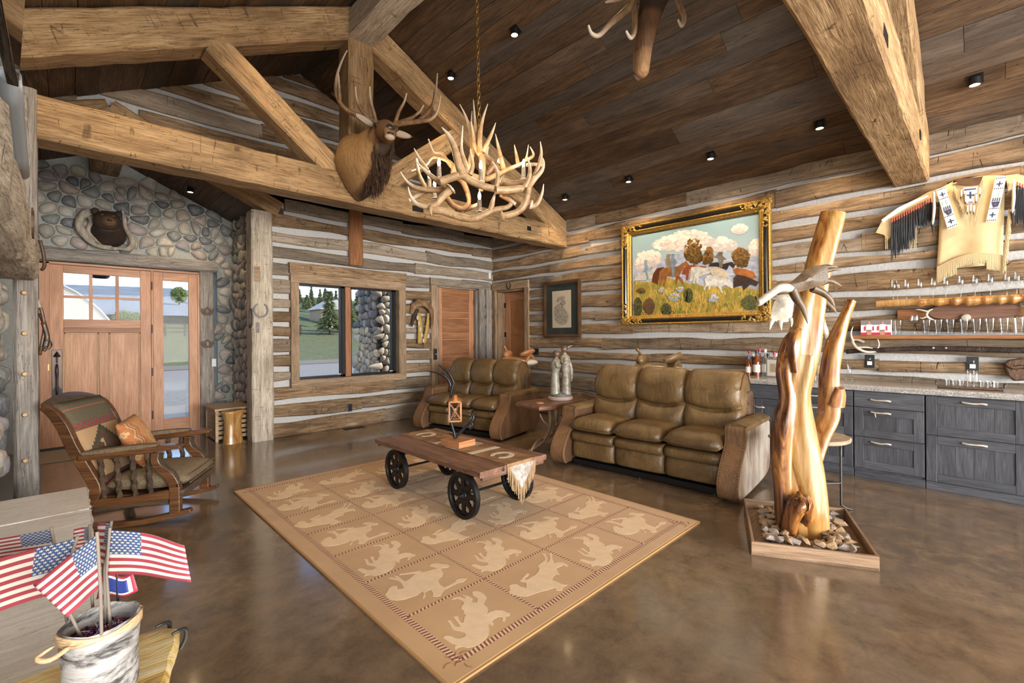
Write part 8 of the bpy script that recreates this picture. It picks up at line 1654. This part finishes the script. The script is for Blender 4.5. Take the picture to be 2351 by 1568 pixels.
def T(u, y, h, r, lab, mat='conifer'):
    x = y*math.tan(.772-math.atan((1175.5-u)/1049.2)); t = tree(x, y, h, r, lab, mat)
T(757, 50, 4.6, 1.5, 'small conifer on the lawn in the left window pane'); T(800, 52, 4.4, 1.4, 'small conifer beside the window mullion'); T(822, 58, 4.4, 1.4, 'dark conifer between the mullion and the stone column')
T(285, 47, 2.4, .8, 'yellow-green shrub tree right of the hut', 'aspen'); T(312, 47, 2.3, .7, 'yellow-green shrub tree beside the rail fence', 'aspen'); T(412, 70, 3.6, .9, 'pale green tree seen through the sidelight', 'aspen')
k = 0
R = random.Random(3)
for u in range(690, 830, 14):
    k += 1; T(u+R.uniform(-5, 5), 86+R.uniform(-8, 14), R.uniform(2.4, 3.8), R.uniform(.8, 1.1), 'dark tree number %d in the wood on the hill beyond the window' % k if 0 else 'tree on the wooded hill beyond the picture window')
hs = thing('log_house', 'tan log house far behind the conifers', 'house', TR(24.5+2, 62, 3.2)); B(-2, 2, 0, 4, 0, 2.).build('walls', 'log_house', hs); MB().prism([(-2.4, 2), (2.4, 2), (0, 3.4)], -.4, 4.4, 'y').build('roof', 'dome_skin', hs)
fn = thing('rail_fence', 'dark rail fence at the edge of the field beyond the drive', 'fence')
for k in range(11): B(3.2+k*1.4, 3.32+k*1.4, 49, 49.1, gz(4, 49)-.1, gz(4, 49)+1.1).build('post', 'trunk', fn)
for z in (.3, .65, 1.): B(3.2, 17.4, 48.95, 49.05, gz(4, 49)+z, gz(4, 49)+z+.09).build('rail', 'trunk', fn)
# stone column outside the window
sc = thing('stone_column', 'river stone porch column outside the right window pane', 'column')
cx, cy, cw = 4.66, 8.45, .40
B(cx-cw, cx+cw, cy-cw, cy+cw, ZG, 3.1).build('core', 'black_plastic', sc)
cells = cobble((cx-cw-.02, cx+cw+.02, .3, 3.05), lambda a, z: cx-cw < a < cx+cw and .3 < z < 3, .125, .15, 21, gap=.002, bulge=.06)
masonry(sc, Matrix.Translation((0, cy-cw, 0)) @ Matrix.Rotation(PI/2, 4, 'X'), cells, 'column_stone')
cells = cobble((-cy-cw, -cy+cw, .3, 3.05), lambda a, z: -cy-cw < a < -cy+cw and .3 < z < 3, .125, .15, 22, gap=.002, bulge=.06)
masonry(sc, Matrix.Translation((cx-cw, 0, 0)) @ Matrix.Rotation(-PI/2, 4, 'Z') @ Matrix.Rotation(PI/2, 4, 'X'), cells, 'column_stone', limit=60)
struct('porch_roof_entry', B(-1.6, 2.2, 8.75, 10.6, 3.32, 3.5).build('porch_roof_entry', 'casing'))
ln = thing('porch_lantern', 'dark hanging porch lantern seen through the top middle door pane', 'lantern', TR(.37, 9.6, 2.42))
MB().lathe([(.12, .22), (.17, .14), (.13, .0), (.1, -.05)], 8).build('cage', 'bronze', ln); MB().tube([(0, 0, .2), (0, 0, .905)], .008, 6, 1).build('chain', 'bronze', ln)
